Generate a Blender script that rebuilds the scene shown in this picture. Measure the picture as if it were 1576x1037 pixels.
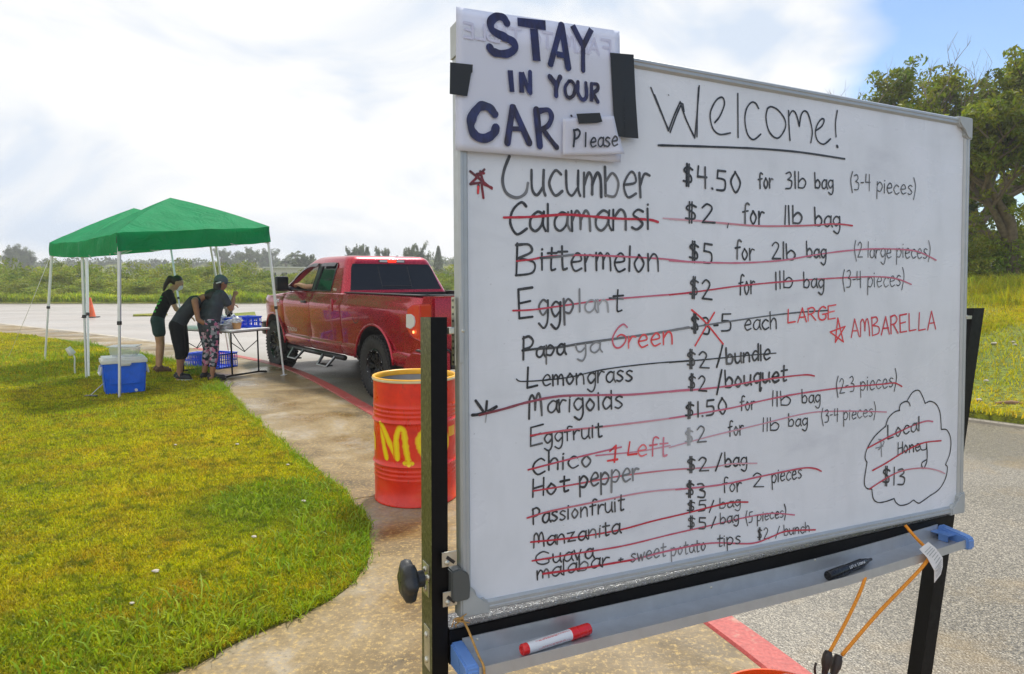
import bpy, bmesh, math, random
import numpy as np
from mathutils import Vector, Matrix, noise
for o in list(bpy.data.objects): bpy.data.objects.remove(o)
SC = bpy.context.scene; COL = SC.collection
random.seed(7); RNG = np.random.default_rng(11)
# ---------------------------------------------------------------- camera
CAMH = 1.58; F = 1050.0; CX, CY = 788.0, 518.5; HZ = 425.0
PITCH = math.atan((CY-HZ)/F)
cd = bpy.data.cameras.new('camera'); cam = bpy.data.objects.new('camera', cd); COL.objects.link(cam)
cam.location = (0, 0, CAMH); cam.rotation_euler = (math.pi/2-PITCH, 0, 0)
cd.sensor_width = 36; cd.lens = F/1576*36; cd.clip_start = .05; cd.clip_end = 3000
SC.camera = cam
# ---------------------------------------------------------------- light
SUN_EL, SUN_AZ = math.radians(57), math.radians(18)     # azimuth measured from +Y towards +X
W = bpy.data.worlds.new('World'); SC.world = W; W.use_nodes = True
nt = W.node_tree; nt.nodes.clear(); N = nt.nodes.new; L = nt.links.new
out = N('ShaderNodeOutputWorld'); sky = N('ShaderNodeTexSky'); sky.sky_type = 'NISHITA'; sky.sun_disc = False
sky.sun_elevation = SUN_EL; sky.sun_rotation = SUN_AZ; sky.air_density = 1.0; sky.dust_density = .15; sky.ozone_density = 4.0
b1 = N('ShaderNodeBackground'); b1.inputs[1].default_value = .12; L(sky.outputs[0], b1.inputs[0])
tc = N('ShaderNodeTexCoord'); sep = N('ShaderNodeSeparateXYZ'); L(tc.outputs['Generated'], sep.inputs[0])
mp = N('ShaderNodeMapping'); mp.inputs['Scale'].default_value = (1, 1, 2.2); mp.inputs['Location'].default_value = (.35, .2, .1)
L(tc.outputs['Generated'], mp.inputs[0])
def noise_n(scale, det, rough, vec, dist=0):
    n = N('ShaderNodeTexNoise'); n.inputs['Scale'].default_value = scale; n.inputs['Detail'].default_value = det
    n.inputs['Roughness'].default_value = rough; n.inputs['Distortion'].default_value = dist; L(vec, n.inputs['Vector']); return n.outputs['Fac']
def ramp_n(fac, stops):
    r = N('ShaderNodeValToRGB'); e = r.color_ramp.elements
    while len(e) > 1: e.remove(e[-1])
    for i, (p, c) in enumerate(stops):
        el = e[0] if i == 0 else e.new(p); el.position = p; el.color = (*c, 1) if len(c) == 3 else c
    L(fac, r.inputs[0]); return r.outputs[0]
def math_n(op, a, b=None, clamp=False):
    m = N('ShaderNodeMath'); m.operation = op; m.use_clamp = clamp
    for i, v in enumerate((a, b)):
        if v is None: continue
        if isinstance(v, (int, float)): m.inputs[i].default_value = v
        else: L(v, m.inputs[i])
    return m.outputs[0]
cn = noise_n(2.3, 7, .55, mp.outputs[0], .3)
# the cloud deck breaks up to the north east, where the sky opens to blue
side = math_n('MULTIPLY_ADD', sep.outputs[0], 1.0); side.node.inputs[2].default_value = 0.0
gap = math_n('SUBTRACT', math_n('MULTIPLY', math_n('SUBTRACT', sep.outputs[0], .35), 5.0), 0.0)
cov = math_n('SUBTRACT', math_n('ADD', cn, .42), math_n('MAXIMUM', gap, 0.0))
cloudfac = ramp_n(cov, [(.50, (.05, .05, .05)), (.60, (.5, .5, .5)), (.76, (1, 1, 1))])
cn2 = noise_n(3.1, 6, .5, mp.outputs[0], .6)
ccol = ramp_n(cn2, [(.36, (.68, .77, .90)), (.45, (.88, .91, .95)), (.54, (1.02, 1.02, 1.02))])
b2 = N('ShaderNodeBackground'); L(ccol, b2.inputs[0]); b2.inputs[1].default_value = .86
mx = N('ShaderNodeMixShader'); L(cloudfac, mx.inputs[0]); L(b1.outputs[0], mx.inputs[1]); L(b2.outputs[0], mx.inputs[2]); L(mx.outputs[0], out.inputs[0])
sd = bpy.data.lights.new('sun', 'SUN'); sd.energy = 3.6; sd.angle = math.radians(7); sd.color = (1, .95, .86)
sun = bpy.data.objects.new('sun', sd); COL.objects.link(sun)
sdir = Vector((math.sin(SUN_AZ)*math.cos(SUN_EL), math.cos(SUN_AZ)*math.cos(SUN_EL), math.sin(SUN_EL)))
sun.rotation_euler = sdir.to_track_quat('Z', 'Y').to_euler(); sun.location = (0, 0, 30)
SC.render.engine = 'CYCLES'
SC.view_settings.view_transform = 'Standard'; SC.view_settings.look = 'None'; SC.view_settings.exposure = 0.30; SC.view_settings.gamma = 1
SC.view_settings.use_curve_mapping = False
# ---------------------------------------------------------------- helpers
FWD = Vector((0, math.cos(PITCH), -math.sin(PITCH))); UPV = Vector((0, math.sin(PITCH), math.cos(PITCH))); RT = Vector((1, 0, 0)); O = Vector((0, 0, CAMH))
def ray(x, y): return FWD + RT*((x-CX)/F) - UPV*((y-CY)/F)
def G(x, y, z=0.0):
    r = ray(x, y); return O + r*((z-CAMH)/r.z)
def D(x, y, depth):
    return O + ray(x, y)*depth
def tag(o, label=None, cat=None, group=None, kind=None):
    if label: o['label'] = label
    if cat: o['category'] = cat
    if group: o['group'] = group
    if kind: o['kind'] = kind
    return o
def empty(name, loc=(0, 0, 0), rz=0, label=None, cat=None, group=None):
    o = bpy.data.objects.new(name, None); COL.objects.link(o); o.location = loc; o.rotation_euler.z = rz; o.empty_display_size = .2
    return tag(o, label, cat, group)
def setup(name, me, mat, parent=None, smooth=False, inv=True):
    o = bpy.data.objects.new(name, me); COL.objects.link(o)
    if mat is not None:
        for m in (mat if isinstance(mat, (list, tuple)) else [mat]): me.materials.append(m)
    if smooth is True:
        me.polygons.foreach_set('use_smooth', [True]*len(me.polygons))
    elif smooth:
        try: me.shade_smooth(); me.set_sharp_from_angle(angle=math.radians(smooth))
        except Exception: me.polygons.foreach_set('use_smooth', [True]*len(me.polygons))
    if parent is not None: o.parent = parent
    return o
def obj(name, bm, mat, parent=None, smooth=False):
    me = bpy.data.meshes.new(name); bmesh.ops.recalc_face_normals(bm, faces=bm.faces); bm.to_mesh(me); bm.free()
    return setup(name, me, mat, parent, smooth)
def raw(name, verts, faces, mat, parent=None, smooth=False):
    me = bpy.data.meshes.new(name); me.from_pydata([tuple(v) for v in verts], [], faces); me.update()
    return setup(name, me, mat, parent, smooth)
def copy_tree(o, parent=None, loc=None, rz=None):
    c = o.copy(); COL.objects.link(c)
    if parent is not None: c.parent = parent
    if loc is not None: c.location = loc
    if rz is not None: c.rotation_euler.z = rz
    for ch in list(o.children): copy_tree(ch, c)
    return c
def bx(bm, c, s, M=None, bev=0):
    r = bmesh.ops.create_cube(bm, size=1)
    T = Matrix.Translation(Vector(c)) @ Matrix.Diagonal((*s, 1))
    if M is not None: T = M @ T
    bmesh.ops.transform(bm, matrix=T, verts=r['verts'])
    if bev:
        es = list({e for v in r['verts'] for e in v.link_edges}); bmesh.ops.bevel(bm, geom=es, offset=bev, segments=2, affect='EDGES', profile=.6)
def frame_of(d):
    d = Vector(d).normalized(); a = Vector((0, 0, 1)) if abs(d.z) < .95 else Vector((1, 0, 0))
    x = a.cross(d).normalized(); y = d.cross(x); return x, y, d
def tube(bm, pts, r, seg=10, cap=True):
    pts = [Vector(p) for p in pts]; n = len(pts); rs = r if isinstance(r, (list, tuple)) else [r]*n
    rings = []; x = None
    for i, p in enumerate(pts):
        d = (pts[min(i+1, n-1)] - pts[max(i-1, 0)])
        if d.length < 1e-9: d = Vector((0, 0, 1))
        d.normalize()
        if x is None: x, y, _ = frame_of(d)
        else:
            x = (x - d*x.dot(d))
            if x.length < 1e-6: x, y, _ = frame_of(d)
            x.normalize(); y = d.cross(x)
        rings.append([bm.verts.new(p + (x*math.cos(a)+y*math.sin(a))*rs[i]) for a in [2*math.pi*k/seg for k in range(seg)]])
    for a, b in zip(rings, rings[1:]):
        for k in range(seg): bm.faces.new((a[k], a[(k+1) % seg], b[(k+1) % seg], b[k]))
    if cap: bm.faces.new(rings[0][::-1]); bm.faces.new(rings[-1])
def lathe(bm, prof, seg=32, M=None, a0=0, close=True):
    rings = []
    for (r, z) in prof:
        ring = []
        for k in range(seg):
            a = a0+2*math.pi*k/seg; v = Vector((r*math.cos(a), r*math.sin(a), z))
            ring.append(bm.verts.new(M @ v if M is not None else v))
        rings.append(ring)
    for a, b in zip(rings, rings[1:]):
        for k in range(seg): bm.faces.new((a[k], a[(k+1) % seg], b[(k+1) % seg], b[k]))
def prism(bm, poly, h0, h1, M=None):
    """poly: 2D points, extruded from z=h0 to z=h1 (then M)"""
    lo = [Vector((p[0], p[1], h0)) for p in poly]; hi = [Vector((p[0], p[1], h1)) for p in poly]
    if M is not None: lo = [M @ v for v in lo]; hi = [M @ v for v in hi]
    lo = [bm.verts.new(v) for v in lo]; hi = [bm.verts.new(v) for v in hi]; n = len(poly)
    bm.faces.new(lo[::-1]); bm.faces.new(hi)
    for k in range(n): bm.faces.new((lo[k], lo[(k+1) % n], hi[(k+1) % n], hi[k]))
def smooth_line(pts, sub=6, closed=False):
    P = [Vector(p) for p in pts]; n = len(P); outp = []
    if n < 3: return P
    rng = range(n if closed else n-1)
    for i in rng:
        p0 = P[(i-1) % n] if (closed or i > 0) else P[0]; p1 = P[i]; p2 = P[(i+1) % n]; p3 = P[(i+2) % n] if (closed or i+2 < n) else P[-1]
        for k in range(sub):
            t = k/sub; outp.append(.5*((2*p1)+(p2-p0)*t+(2*p0-5*p1+4*p2-p3)*t*t+(3*p1-p0-3*p2+p3)*t**3))
    if not closed: outp.append(P[-1])
    return outp
def blob_mesh(name, parts, voxel, mat, parent=None, M=None, sm=6):
    """union of chains of spheres, voxel-remeshed into ONE continuous skin.
    parts: (p0, r0, p1, r1[, (sx,sy,sz)])"""
    bm = bmesh.new()
    for q in parts:
        p0, r0, p1, r1 = Vector(q[0]), q[1], Vector(q[2]), q[3]; sc = q[4] if len(q) > 4 else (1, 1, 1)
        L_ = (p1-p0).length; n = max(1, int(L_/(min(r0, r1)*.35)))
        for i in range(n+1):
            t = i/n; r = r0+(r1-r0)*t
            T = Matrix.Translation(p0.lerp(p1, t)) @ Matrix.Diagonal((r*sc[0], r*sc[1], r*sc[2], 1))
            bmesh.ops.create_icosphere(bm, subdivisions=2, radius=1, matrix=T)
    me = bpy.data.meshes.new(name+'_src'); bm.to_mesh(me); bm.free()
    tmp = bpy.data.objects.new('tmp', me); COL.objects.link(tmp)
    m = tmp.modifiers.new('r', 'REMESH'); m.mode = 'VOXEL'; m.voxel_size = voxel; m.use_smooth_shade = True
    s = tmp.modifiers.new('s', 'SMOOTH'); s.iterations = sm; s.factor = .5
    dg = bpy.context.evaluated_depsgraph_get(); me2 = bpy.data.meshes.new_from_object(tmp.evaluated_get(dg))
    bpy.data.objects.remove(tmp); bpy.data.meshes.remove(me)
    me2.name = name
    if M is not None: me2.transform(M)
    me2.materials.clear()
    return setup(name, me2, mat, parent, True)
def boolean(o, cutters, op='DIFFERENCE'):
    for c in cutters:
        m = o.modifiers.new('b', 'BOOLEAN'); m.operation = op; m.object = c; m.solver = 'EXACT'
    dg = bpy.context.evaluated_depsgraph_get(); me = bpy.data.meshes.new_from_object(o.evaluated_get(dg))
    o.modifiers.clear(); o.data = me
def cutter(bm, mat=None):
    me = bpy.data.meshes.new('cut'); bmesh.ops.recalc_face_normals(bm, faces=bm.faces); bm.to_mesh(me); bm.free()
    o = bpy.data.objects.new('cut', me); COL.objects.link(o)
    if mat: me.materials.append(mat)
    return o
# ---------------------------------------------------------------- materials
class NT:
    def __init__(s, name):
        s.m = bpy.data.materials.new(name); s.m.use_nodes = True; s.t = s.m.node_tree; s.p = s.t.nodes['Principled BSDF']; s.out = s.t.nodes['Material Output']
    def n(s, typ, **kw):
        x = s.t.nodes.new(typ)
        for k, v in kw.items(): setattr(x, k, v)
        return x
    def l(s, a, b): s.t.links.new(a, b)
    def co(s, kind='Object'): 
        if not hasattr(s, '_tc'): s._tc = s.n('ShaderNodeTexCoord')
        return s._tc.outputs[kind]
    def world(s):
        g = s.n('ShaderNodeNewGeometry'); return g.outputs['Position']
    def noise(s, scale, det=4, rough=.55, vec=None, stretch=None, dist=0):
        x = s.n('ShaderNodeTexNoise'); x.inputs['Scale'].default_value = scale; x.inputs['Detail'].default_value = det; x.inputs['Roughness'].default_value = rough
        x.inputs['Distortion'].default_value = dist
        v = vec if vec is not None else s.co()
        if stretch:
            mp = s.n('ShaderNodeMapping'); mp.inputs['Scale'].default_value = stretch; s.l(v, mp.inputs[0]); v = mp.outputs[0]
        s.l(v, x.inputs['Vector']); return x.outputs['Fac']
    def voro(s, scale, vec=None, out='Color', feature='F1'):
        x = s.n('ShaderNodeTexVoronoi'); x.inputs['Scale'].default_value = scale; x.feature = feature
        s.l(vec if vec is not None else s.co(), x.inputs['Vector']); return x.outputs[out]
    def ramp(s, fac, stops, interp='LINEAR'):
        r = s.n('ShaderNodeValToRGB'); e = r.color_ramp.elements; r.color_ramp.interpolation = interp
        while len(e) > 1: e.remove(e[-1])
        for i, (p, c) in enumerate(stops):
            el = e[0] if i == 0 else e.new(p); el.position = p
            if isinstance(c, (int, float)): c = (c, c, c)
            el.color = (*c, 1)
        s.l(fac, r.inputs[0]); return r.outputs[0]
    def mix(s, fac, a, b, mode='MIX'):
        x = s.n('ShaderNodeMix', data_type='RGBA', blend_type=mode)
        for sock, v in ((x.inputs[0], fac), (x.inputs[6], a), (x.inputs[7], b)):
            if isinstance(v, (int, float)): sock.default_value = v
            elif isinstance(v, tuple): sock.default_value = (*v, 1)
            else: s.l(v, sock)
        return x.outputs[2]
    def set(s, **kw):
        for k, v in kw.items():
            i = s.p.inputs[k.replace('_', ' ')]
            if isinstance(v, (int, float)): i.default_value = v
            elif isinstance(v, tuple): i.default_value = (*v, 1) if len(v) == 3 and i.type == 'RGBA' else v
            else: s.l(v, i)
        return s
    def bump(s, h, strength=.3, dist=.01):
        b = s.n('ShaderNodeBump'); b.inputs['Strength'].default_value = strength; b.inputs['Distance'].default_value = dist*(4 if strength >= .8 and dist <= .004 else 1)
        s.l(h, b.inputs['Height']); s.l(b.outputs[0], s.p.inputs['Normal']); return s
def simple(name, col, rough=.5, metal=0, var=.12, scale=12, coat=0, bump=0, bscale=60, spec=.5):
    k = NT(name); c2 = tuple(min(1, c*(1-var)) for c in col); c3 = tuple(min(1, c*(1+var)) for c in col)
    k.set(Base_Color=k.ramp(k.noise(scale), [(.3, c2), (.7, c3)]), Metallic=metal, Coat_Weight=coat, Specular_IOR_Level=spec)
    k.set(Roughness=k.ramp(k.noise(scale*2.3), [(.3, max(.02, rough-.08)), (.7, min(1, rough+.08))]))
    if bump: k.bump(k.noise(bscale), bump, .004)
    return k.m
M_ = {}
M_['black_metal'] = simple('black_painted_metal', (.008, .008, .010), .45, bump=.08, spec=.25)
def olive_lit_metal():  # olive light reflected by the black post side, put into the colour
    k = NT('black_metal_olive_sheen'); g = k.noise(38, 5, .7); k.set(Base_Color=k.ramp(k.noise(160, 3), [(.35, (.035, .04, .012)), (.62, (.11, .11, .045)), (.8, (.3, .3, .2))]), Roughness=.4); k.bump(k.noise(240), .4, .002); return k.m
M_['post_side'] = olive_lit_metal()
M_['alu'] = simple('brushed_aluminium', (.52, .54, .56), .38, .55, .06, 40)
M_['alu_frame'] = simple('anodised_frame', (.43, .46, .48), .42, .35, .05, 30)
M_['grey_plastic'] = simple('grey_plastic', (.42, .45, .46), .45)
M_['pivot'] = simple('dark_grey_cast_plastic', (.09, .10, .10), .45)
M_['dark_plastic'] = simple('dark_plastic', (.025, .027, .03), .4, bump=.1)
M_['blue_cap'] = simple('blue_plastic', (.13, .27, .62), .32, coat=.3)
M_['steel'] = simple('zinc_steel', (.6, .58, .5), .35, .8, .15, 60)
M_['tape'] = simple('black_tape', (.022, .023, .024), .5, bump=.2, bscale=30)
M_['red_plastic'] = simple('red_plastic', (.75, .012, .012), .28, coat=.4)
M_['white_plastic'] = simple('white_plastic', (.78, .78, .8), .35, var=.03)
M_['marker_black'] = simple('black_marker_plastic', (.012, .012, .014), .3)
M_['bungee'] = simple('orange_cord', (.85, .30, .02), .65, var=.2, scale=300, bump=.3, bscale=700)
M_['twine'] = simple('tan_string', (.55, .30, .08), .8, var=.25, scale=200, bump=.4, bscale=500)
M_['hook'] = simple('dark_rubber', (.035, .025, .022), .5)
M_['bucket'] = simple('orange_bucket_plastic', (.95, .10, .008), .35, coat=.2)
M_['white_paint'] = simple('white_painted_steel', (.72, .74, .76), .35, .2, .06)
M_['rubber'] = simple('tyre_rubber', (.018, .018, .019), .7, bump=.3, bscale=80)
M_['rim_black'] = simple('black_alloy', (.018, .018, .02), .25, .6)
M_['glass_dark'] = simple('tinted_glass', (.012, .014, .017), .06, var=.05, spec=.38)
M_['trim'] = simple('black_trim', (.02, .02, .022), .35)
M_['chrome'] = simple('chrome', (.75, .76, .78), .15, 1.0, .03)
M_['skin'] = simple('skin', (.36, .17, .09), .5, var=.1, scale=20)
M_['skin_light'] = simple('skin_lighter', (.50, .27, .16), .5, var=.1, scale=20)
M_['hair'] = simple('dark_hair', (.018, .010, .007), .45, var=.4, scale=120, bump=.6, bscale=90)
M_['charcoal'] = simple('charcoal_jersey', (.030, .036, .048), .85, var=.25, scale=9, bump=1.0, bscale=11)
M_['charcoal2'] = simple('grey_jersey', (.045, .055, .072), .85, var=.25, scale=9, bump=1.0, bscale=11)
M_['black_cloth'] = simple('black_cloth', (.010, .010, .012), .85, bump=.8, bscale=12, spec=.2)
M_['green_short'] = simple('dark_teal_shorts', (.012, .045, .045), .8)
M_['mask'] = simple('white_mask', (.75, .76, .8), .8, var=.03)
M_['cap'] = simple('grey_cap', (.10, .13, .15), .8)
M_['shoe'] = simple('black_shoe', (.015, .015, .018), .6)
M_['sole'] = simple('white_sole', (.65, .65, .65), .6)
M_['sandal'] = simple('brown_sandal', (.12, .05, .025), .6)
M_['table_top'] = simple('white_table_plastic', (.70, .71, .70), .4, bump=.05)
M_['crate_blue'] = simple('blue_crate_plastic', (.01, .10, .80), .35)
M_['cooler_blue'] = simple('blue_cooler_plastic', (.004, .13, .80), .35)
M_['cooler_white'] = simple('white_cooler_plastic', (.72, .72, .68), .4)
M_['cone'] = simple('orange_cone', (.80, .13, .03), .5, var=.15)
M_['bark'] = simple('bark', (.16, .12, .08), .85, var=.35, scale=9, bump=.6, bscale=14)
M_['bark_pale'] = simple('pale_dry_twig', (.30, .24, .18), .85, var=.3, scale=9)
M_['scale_body'] = simple('scale_plastic', (.55, .56, .58), .35)
M_['wood'] = simple('weathered_wood', (.28, .17, .10), .85, var=.3, scale=15, bump=.5)
M_['stone'] = simple('pale_stone', (.50, .45, .38), .85, var=.2, scale=30, bump=.4)
M_['roof_white'] = simple('pale_roof', (.62, .62, .60), .6)
M_['wall_cream'] = simple('cream_wall', (.50, .47, .42), .8)
def glassy(name, col, rough=.05, alpha=.35):
    k = NT(name); k.set(Base_Color=col, Roughness=rough, Alpha=alpha, Specular_IOR_Level=.6); return k.m
M_['glass_green'] = glassy('green_glass', (.25, .50, .42), .05, .30)
M_['clear'] = glassy('clear_plastic', (.75, .78, .8), .12, .35)
M_['film'] = glassy('plastic_bag_film', (.8, .82, .85), .2, .55)
def lens_mat(name, col):
    k = NT(name); k.set(Base_Color=col, Roughness=.12, Coat_Weight=1.0, Specular_IOR_Level=.6); k.bump(k.voro(60, out='Distance'), .15, .003); return k.m
M_['lens_red'] = lens_mat('red_lens', (.60, .004, .006)); M_['lens_clear'] = lens_mat('clear_lens', (.62, .64, .68))
def lit(name, col, s):
    k = NT(name); k.set(Base_Color=col, Emission_Color=col, Emission_Strength=s); return k.m
M_['brake_lit'] = lit('lit_brake_lamp', (1, .03, .01), 1.6); M_['bulb'] = lit('lit_bulb', (1, .35, .1), 3.0)
def truck_paint():
    k = NT('wet_red_paint'); f = k.noise(1.5, 2)
    k.set(Base_Color=k.ramp(f, [(.3, (.40, .003, .020)), (.7, (.48, .004, .028))]), Metallic=.55, Coat_Weight=.7, Coat_Roughness=.03)
    k.set(Roughness=k.ramp(k.noise(90, 2), [(.4, .22), (.65, .32)])); k.bump(k.noise(130, 2, .8), .02, .003); return k.m
M_['paint'] = truck_paint()
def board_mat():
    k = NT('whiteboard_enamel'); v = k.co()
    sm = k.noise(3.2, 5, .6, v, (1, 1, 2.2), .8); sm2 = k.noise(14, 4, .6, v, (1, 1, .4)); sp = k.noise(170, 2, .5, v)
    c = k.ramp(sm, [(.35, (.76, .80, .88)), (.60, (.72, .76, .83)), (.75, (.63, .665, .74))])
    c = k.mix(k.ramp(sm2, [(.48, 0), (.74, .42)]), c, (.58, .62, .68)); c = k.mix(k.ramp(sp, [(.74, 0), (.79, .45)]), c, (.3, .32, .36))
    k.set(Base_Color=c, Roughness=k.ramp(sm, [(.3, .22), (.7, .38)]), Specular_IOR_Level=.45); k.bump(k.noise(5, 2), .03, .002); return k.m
M_['board'] = board_mat()
def ink_mat():
    k = NT('marker_ink'); a = k.n('ShaderNodeVertexColor'); a.layer_name = 'ink'
    f = k.ramp(k.noise(420, 3, .7), [(.50, 0), (.85, .22)])
    k.set(Base_Color=k.mix(f, a.outputs[0], (.55, .57, .62)), Roughness=.45); return k.m
M_['ink'] = ink_mat()
def thick_ink():
    k = NT('broad_marker_ink'); a = k.n('ShaderNodeVertexColor'); a.layer_name = 'ink'
    f = k.ramp(k.noise(90, 5, .8, stretch=(1, 1, .25)), [(.40, 0), (.68, 1.0)]); f2 = k.ramp(k.noise(60, 3), [(.4, 0), (.7, .5)])
    c = k.mix(f, a.outputs[0], (.04, .05, .19)); c = k.mix(f2, c, (.03, .018, .022)); k.set(Base_Color=c, Roughness=.4); return k.m
M_['thick_ink'] = thick_ink()
def paper_mat(name='sign_paper', col=(.83, .87, 1.0)):
    k = NT(name); cr = k.noise(9, 4, .6)
    k.set(Base_Color=k.ramp(cr, [(.3, tuple(c*.94 for c in col)), (.7, col)]), Roughness=.75); k.bump(k.noise(7, 3), .25, .01)
    tr = k.n('ShaderNodeBsdfTranslucent'); tr.inputs[0].default_value = (.80, .84, 1.0, 1)
    ms = k.n('ShaderNodeMixShader'); ms.inputs[0].default_value = .24; k.l(k.p.outputs[0], ms.inputs[1]); k.l(tr.outputs[0], ms.inputs[2]); k.l(ms.outputs[0], k.out.inputs[0]); return k.m
M_['paper'] = paper_mat(); M_['paper2'] = paper_mat('note_paper', (.80, .82, .92))
def leaf_mat(name, c1, c2, tr=.4, attr=True):
    k = NT(name); f = k.noise(.9, 3, .6, k.world())
    base = k.ramp(f, [(.35, c1), (.65, c2)])
    if attr:
        a = k.n('ShaderNodeVertexColor'); a.layer_name = 'tint'; base = k.mix(1.0, base, a.outputs[0], 'MULTIPLY')
    k.set(Base_Color=base, Roughness=.55, Specular_IOR_Level=.3)
    t = k.n('ShaderNodeBsdfTranslucent'); k.l(base, t.inputs[0])
    ms = k.n('ShaderNodeMixShader'); ms.inputs[0].default_value = tr; k.l(k.p.outputs[0], ms.inputs[1]); k.l(t.outputs[0], ms.inputs[2]); k.l(ms.outputs[0], k.out.inputs[0]); return k.m
M_['leaf'] = leaf_mat('tree_leaves', (.10, .17, .012), (.28, .32, .022)); M_['hedge'] = leaf_mat('thicket_leaves', (.15, .25, .018), (.38, .42, .04))
M_['far_leaf'] = leaf_mat('far_needles', (.09, .13, .05), (.13, .17, .06)); M_['weed'] = leaf_mat('weed_leaves', (.20, .36, .012), (.36, .44, .02))
M_['tall_grass'] = leaf_mat('tall_grass', (.42, .58, .02), (.62, .66, .05)); 
def grass_mat():
    k = NT('lawn_blades'); w = k.world(); f = k.noise(.55, 4, .6, w); f2 = k.noise(2.6, 4, .6, w)
    c = k.ramp(f, [(.30, (.27, .38, .010)), (.48, (.54, .54, .010)), (.66, (.70, .62, .016))]); c = k.mix(k.ramp(f2, [(.45, 0), (.7, .65)]), c, (.55, .34, .03))
    # a patch of greener weeds near the corner of the lawn
    d = k.n('ShaderNodeVectorMath', operation='DISTANCE'); k.l(w, d.inputs[0]); d.inputs[1].default_value = (-1.75, 4.55, 0)
    c = k.mix(k.ramp(d.outputs['Value'], [(.15, .8), (.75, 0)]), c, (.13, .30, .012))
    a = k.n('ShaderNodeVertexColor'); a.layer_name = 'tint'; c = k.mix(1.0, c, a.outputs[0], 'MULTIPLY'); f5 = k.noise(9, 4, .7, w); c = k.mix(k.ramp(f5, [(.36, .75), (.5, 0)]), c, (.10, .17, .012)); c = k.mix(k.ramp(k.noise(16, 3, .7, w), [(.60, 0), (.72, .6)]), c, (.60, .42, .05))
    k.set(Base_Color=c, Roughness=.5, Specular_IOR_Level=.3)
    t = k.n('ShaderNodeBsdfTranslucent'); k.l(c, t.inputs[0]); ms = k.n('ShaderNodeMixShader'); ms.inputs[0].default_value = .4
    k.l(k.p.outputs[0], ms.inputs[1]); k.l(t.outputs[0], ms.inputs[2]); k.l(ms.outputs[0], k.out.inputs[0]); return k.m
M_['grass'] = grass_mat()
def lawn_ground():
    k = NT('lawn_ground'); w = k.world(); f = k.noise(.55, 4, .6, w); f3 = k.noise(45, 4, .7, w)
    c = k.ramp(f, [(.30, (.17, .23, .010)), (.5, (.36, .34, .012)), (.66, (.46, .39, .016))]); c = k.mix(k.ramp(f3, [(.38, .9), (.62, .1)]), c, (.07, .06, .012)); k.set(Base_Color=c, Roughness=.95); k.bump(f3, .9, .03); return k.m
M_['lawn'] = lawn_ground()
def hill_mat():
    k = NT('hill_grass'); w = k.world(); f = k.noise(.35, 5, .65, w); f3 = k.noise(14, 5, .7, w)
    c = k.ramp(f, [(.34, (.13, .20, .012)), (.5, (.26, .30, .018)), (.64, (.40, .37, .03))]); c = k.mix(k.ramp(f3, [(.4, .85), (.6, 0)]), c, (.07, .08, .015)); k.set(Base_Color=c, Roughness=.95); k.bump(f3, .9, .06); return k.m
M_['hill'] = hill_mat()
def concrete():
    k = NT('wet_stained_concrete'); w = k.world(); f = k.noise(.9, 5, .62, w, dist=.4); g = k.noise(38, 4, .75, w); g2 = k.noise(9, 5, .7, w); wet = k.noise(1.1, 3, .5, w, dist=.5)
    c = k.ramp(f, [(.38, (.060, .040, .013)), (.46, (.15, .10, .036)), (.53, (.24, .175, .082)), (.62, (.33, .285, .215))])
    c = k.mix(k.ramp(g2, [(.38, .55), (.6, 0)]), c, (.19, .13, .05)); c = k.mix(k.ramp(g, [(.52, 0), (.66, .7)]), c, (.52, .35, .11)); c = k.mix(k.ramp(g, [(.30, .7), (.44, 0)]), c, (.10, .075, .035))
    k.set(Base_Color=c, Roughness=k.ramp(wet, [(.38, .24), (.6, .62)])); k.bump(g, .5, .004); return k.m
M_['concrete'] = concrete()
def asphalt():
    k = NT('wet_aggregate_asphalt'); w = k.world(); v = k.voro(150, w); sepc = k.n('ShaderNodeSeparateColor'); k.l(v, sepc.inputs[0])
    c = k.ramp(sepc.outputs[0], [(.1, (.06, .052, .038)), (.45, (.145, .126, .094)), (.75, (.22, .192, .145)), (.95, (.40, .36, .28))])
    f = k.noise(.35, 4, .6, w, dist=.5); st = k.noise(1.6, 4, .6, w)
    c = k.mix(k.ramp(f, [(.35, .0), (.65, .45)]), c, (.20, .18, .145)); c = k.mix(k.ramp(st, [(.54, 0), (.68, .45)]), c, (.27, .19, .085))
    sp = k.n('ShaderNodeSeparateXYZ'); k.l(w, sp.inputs[0])          # pale concrete to the north west, with wet sky reflection put into its colour
    mr = k.n('ShaderNodeMapRange'); mr.inputs[1].default_value = 12; mr.inputs[2].default_value = 15.5; k.l(sp.outputs[1], mr.inputs[0])
    pale = k.ramp(k.noise(.22, 5, .6, w, (1, 2.5, 1)), [(.3, (.30, .275, .25)), (.7, (.40, .37, .34))])
    c = k.mix(mr.outputs[0], c, pale)
    k.set(Base_Color=c, Roughness=k.ramp(k.noise(.5, 3, .5, w), [(.35, .3), (.65, .6)])); k.bump(k.voro(95, w, 'Distance'), .5, .004); return k.m
M_['asphalt'] = asphalt()
def kerb_mat():
    k = NT('red_kerb_paint'); w = k.world(); f = k.noise(7, 5, .7, w); g = k.noise(60, 3, .6, w)
    c = k.ramp(g, [(.3, (.30, .035, .03)), (.7, (.48, .08, .065))]); c = k.mix(k.ramp(f, [(.55, 0), (.72, .75)]), c, (.42, .33, .24)); k.set(Base_Color=c, Roughness=.5); k.bump(g, .5, .003); return k.m
M_['kerb'] = kerb_mat()
M_['kerb_plain'] = simple('plain_kerb_concrete', (.42, .38, .31), .7, var=.25, scale=3, bump=.3)
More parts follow.
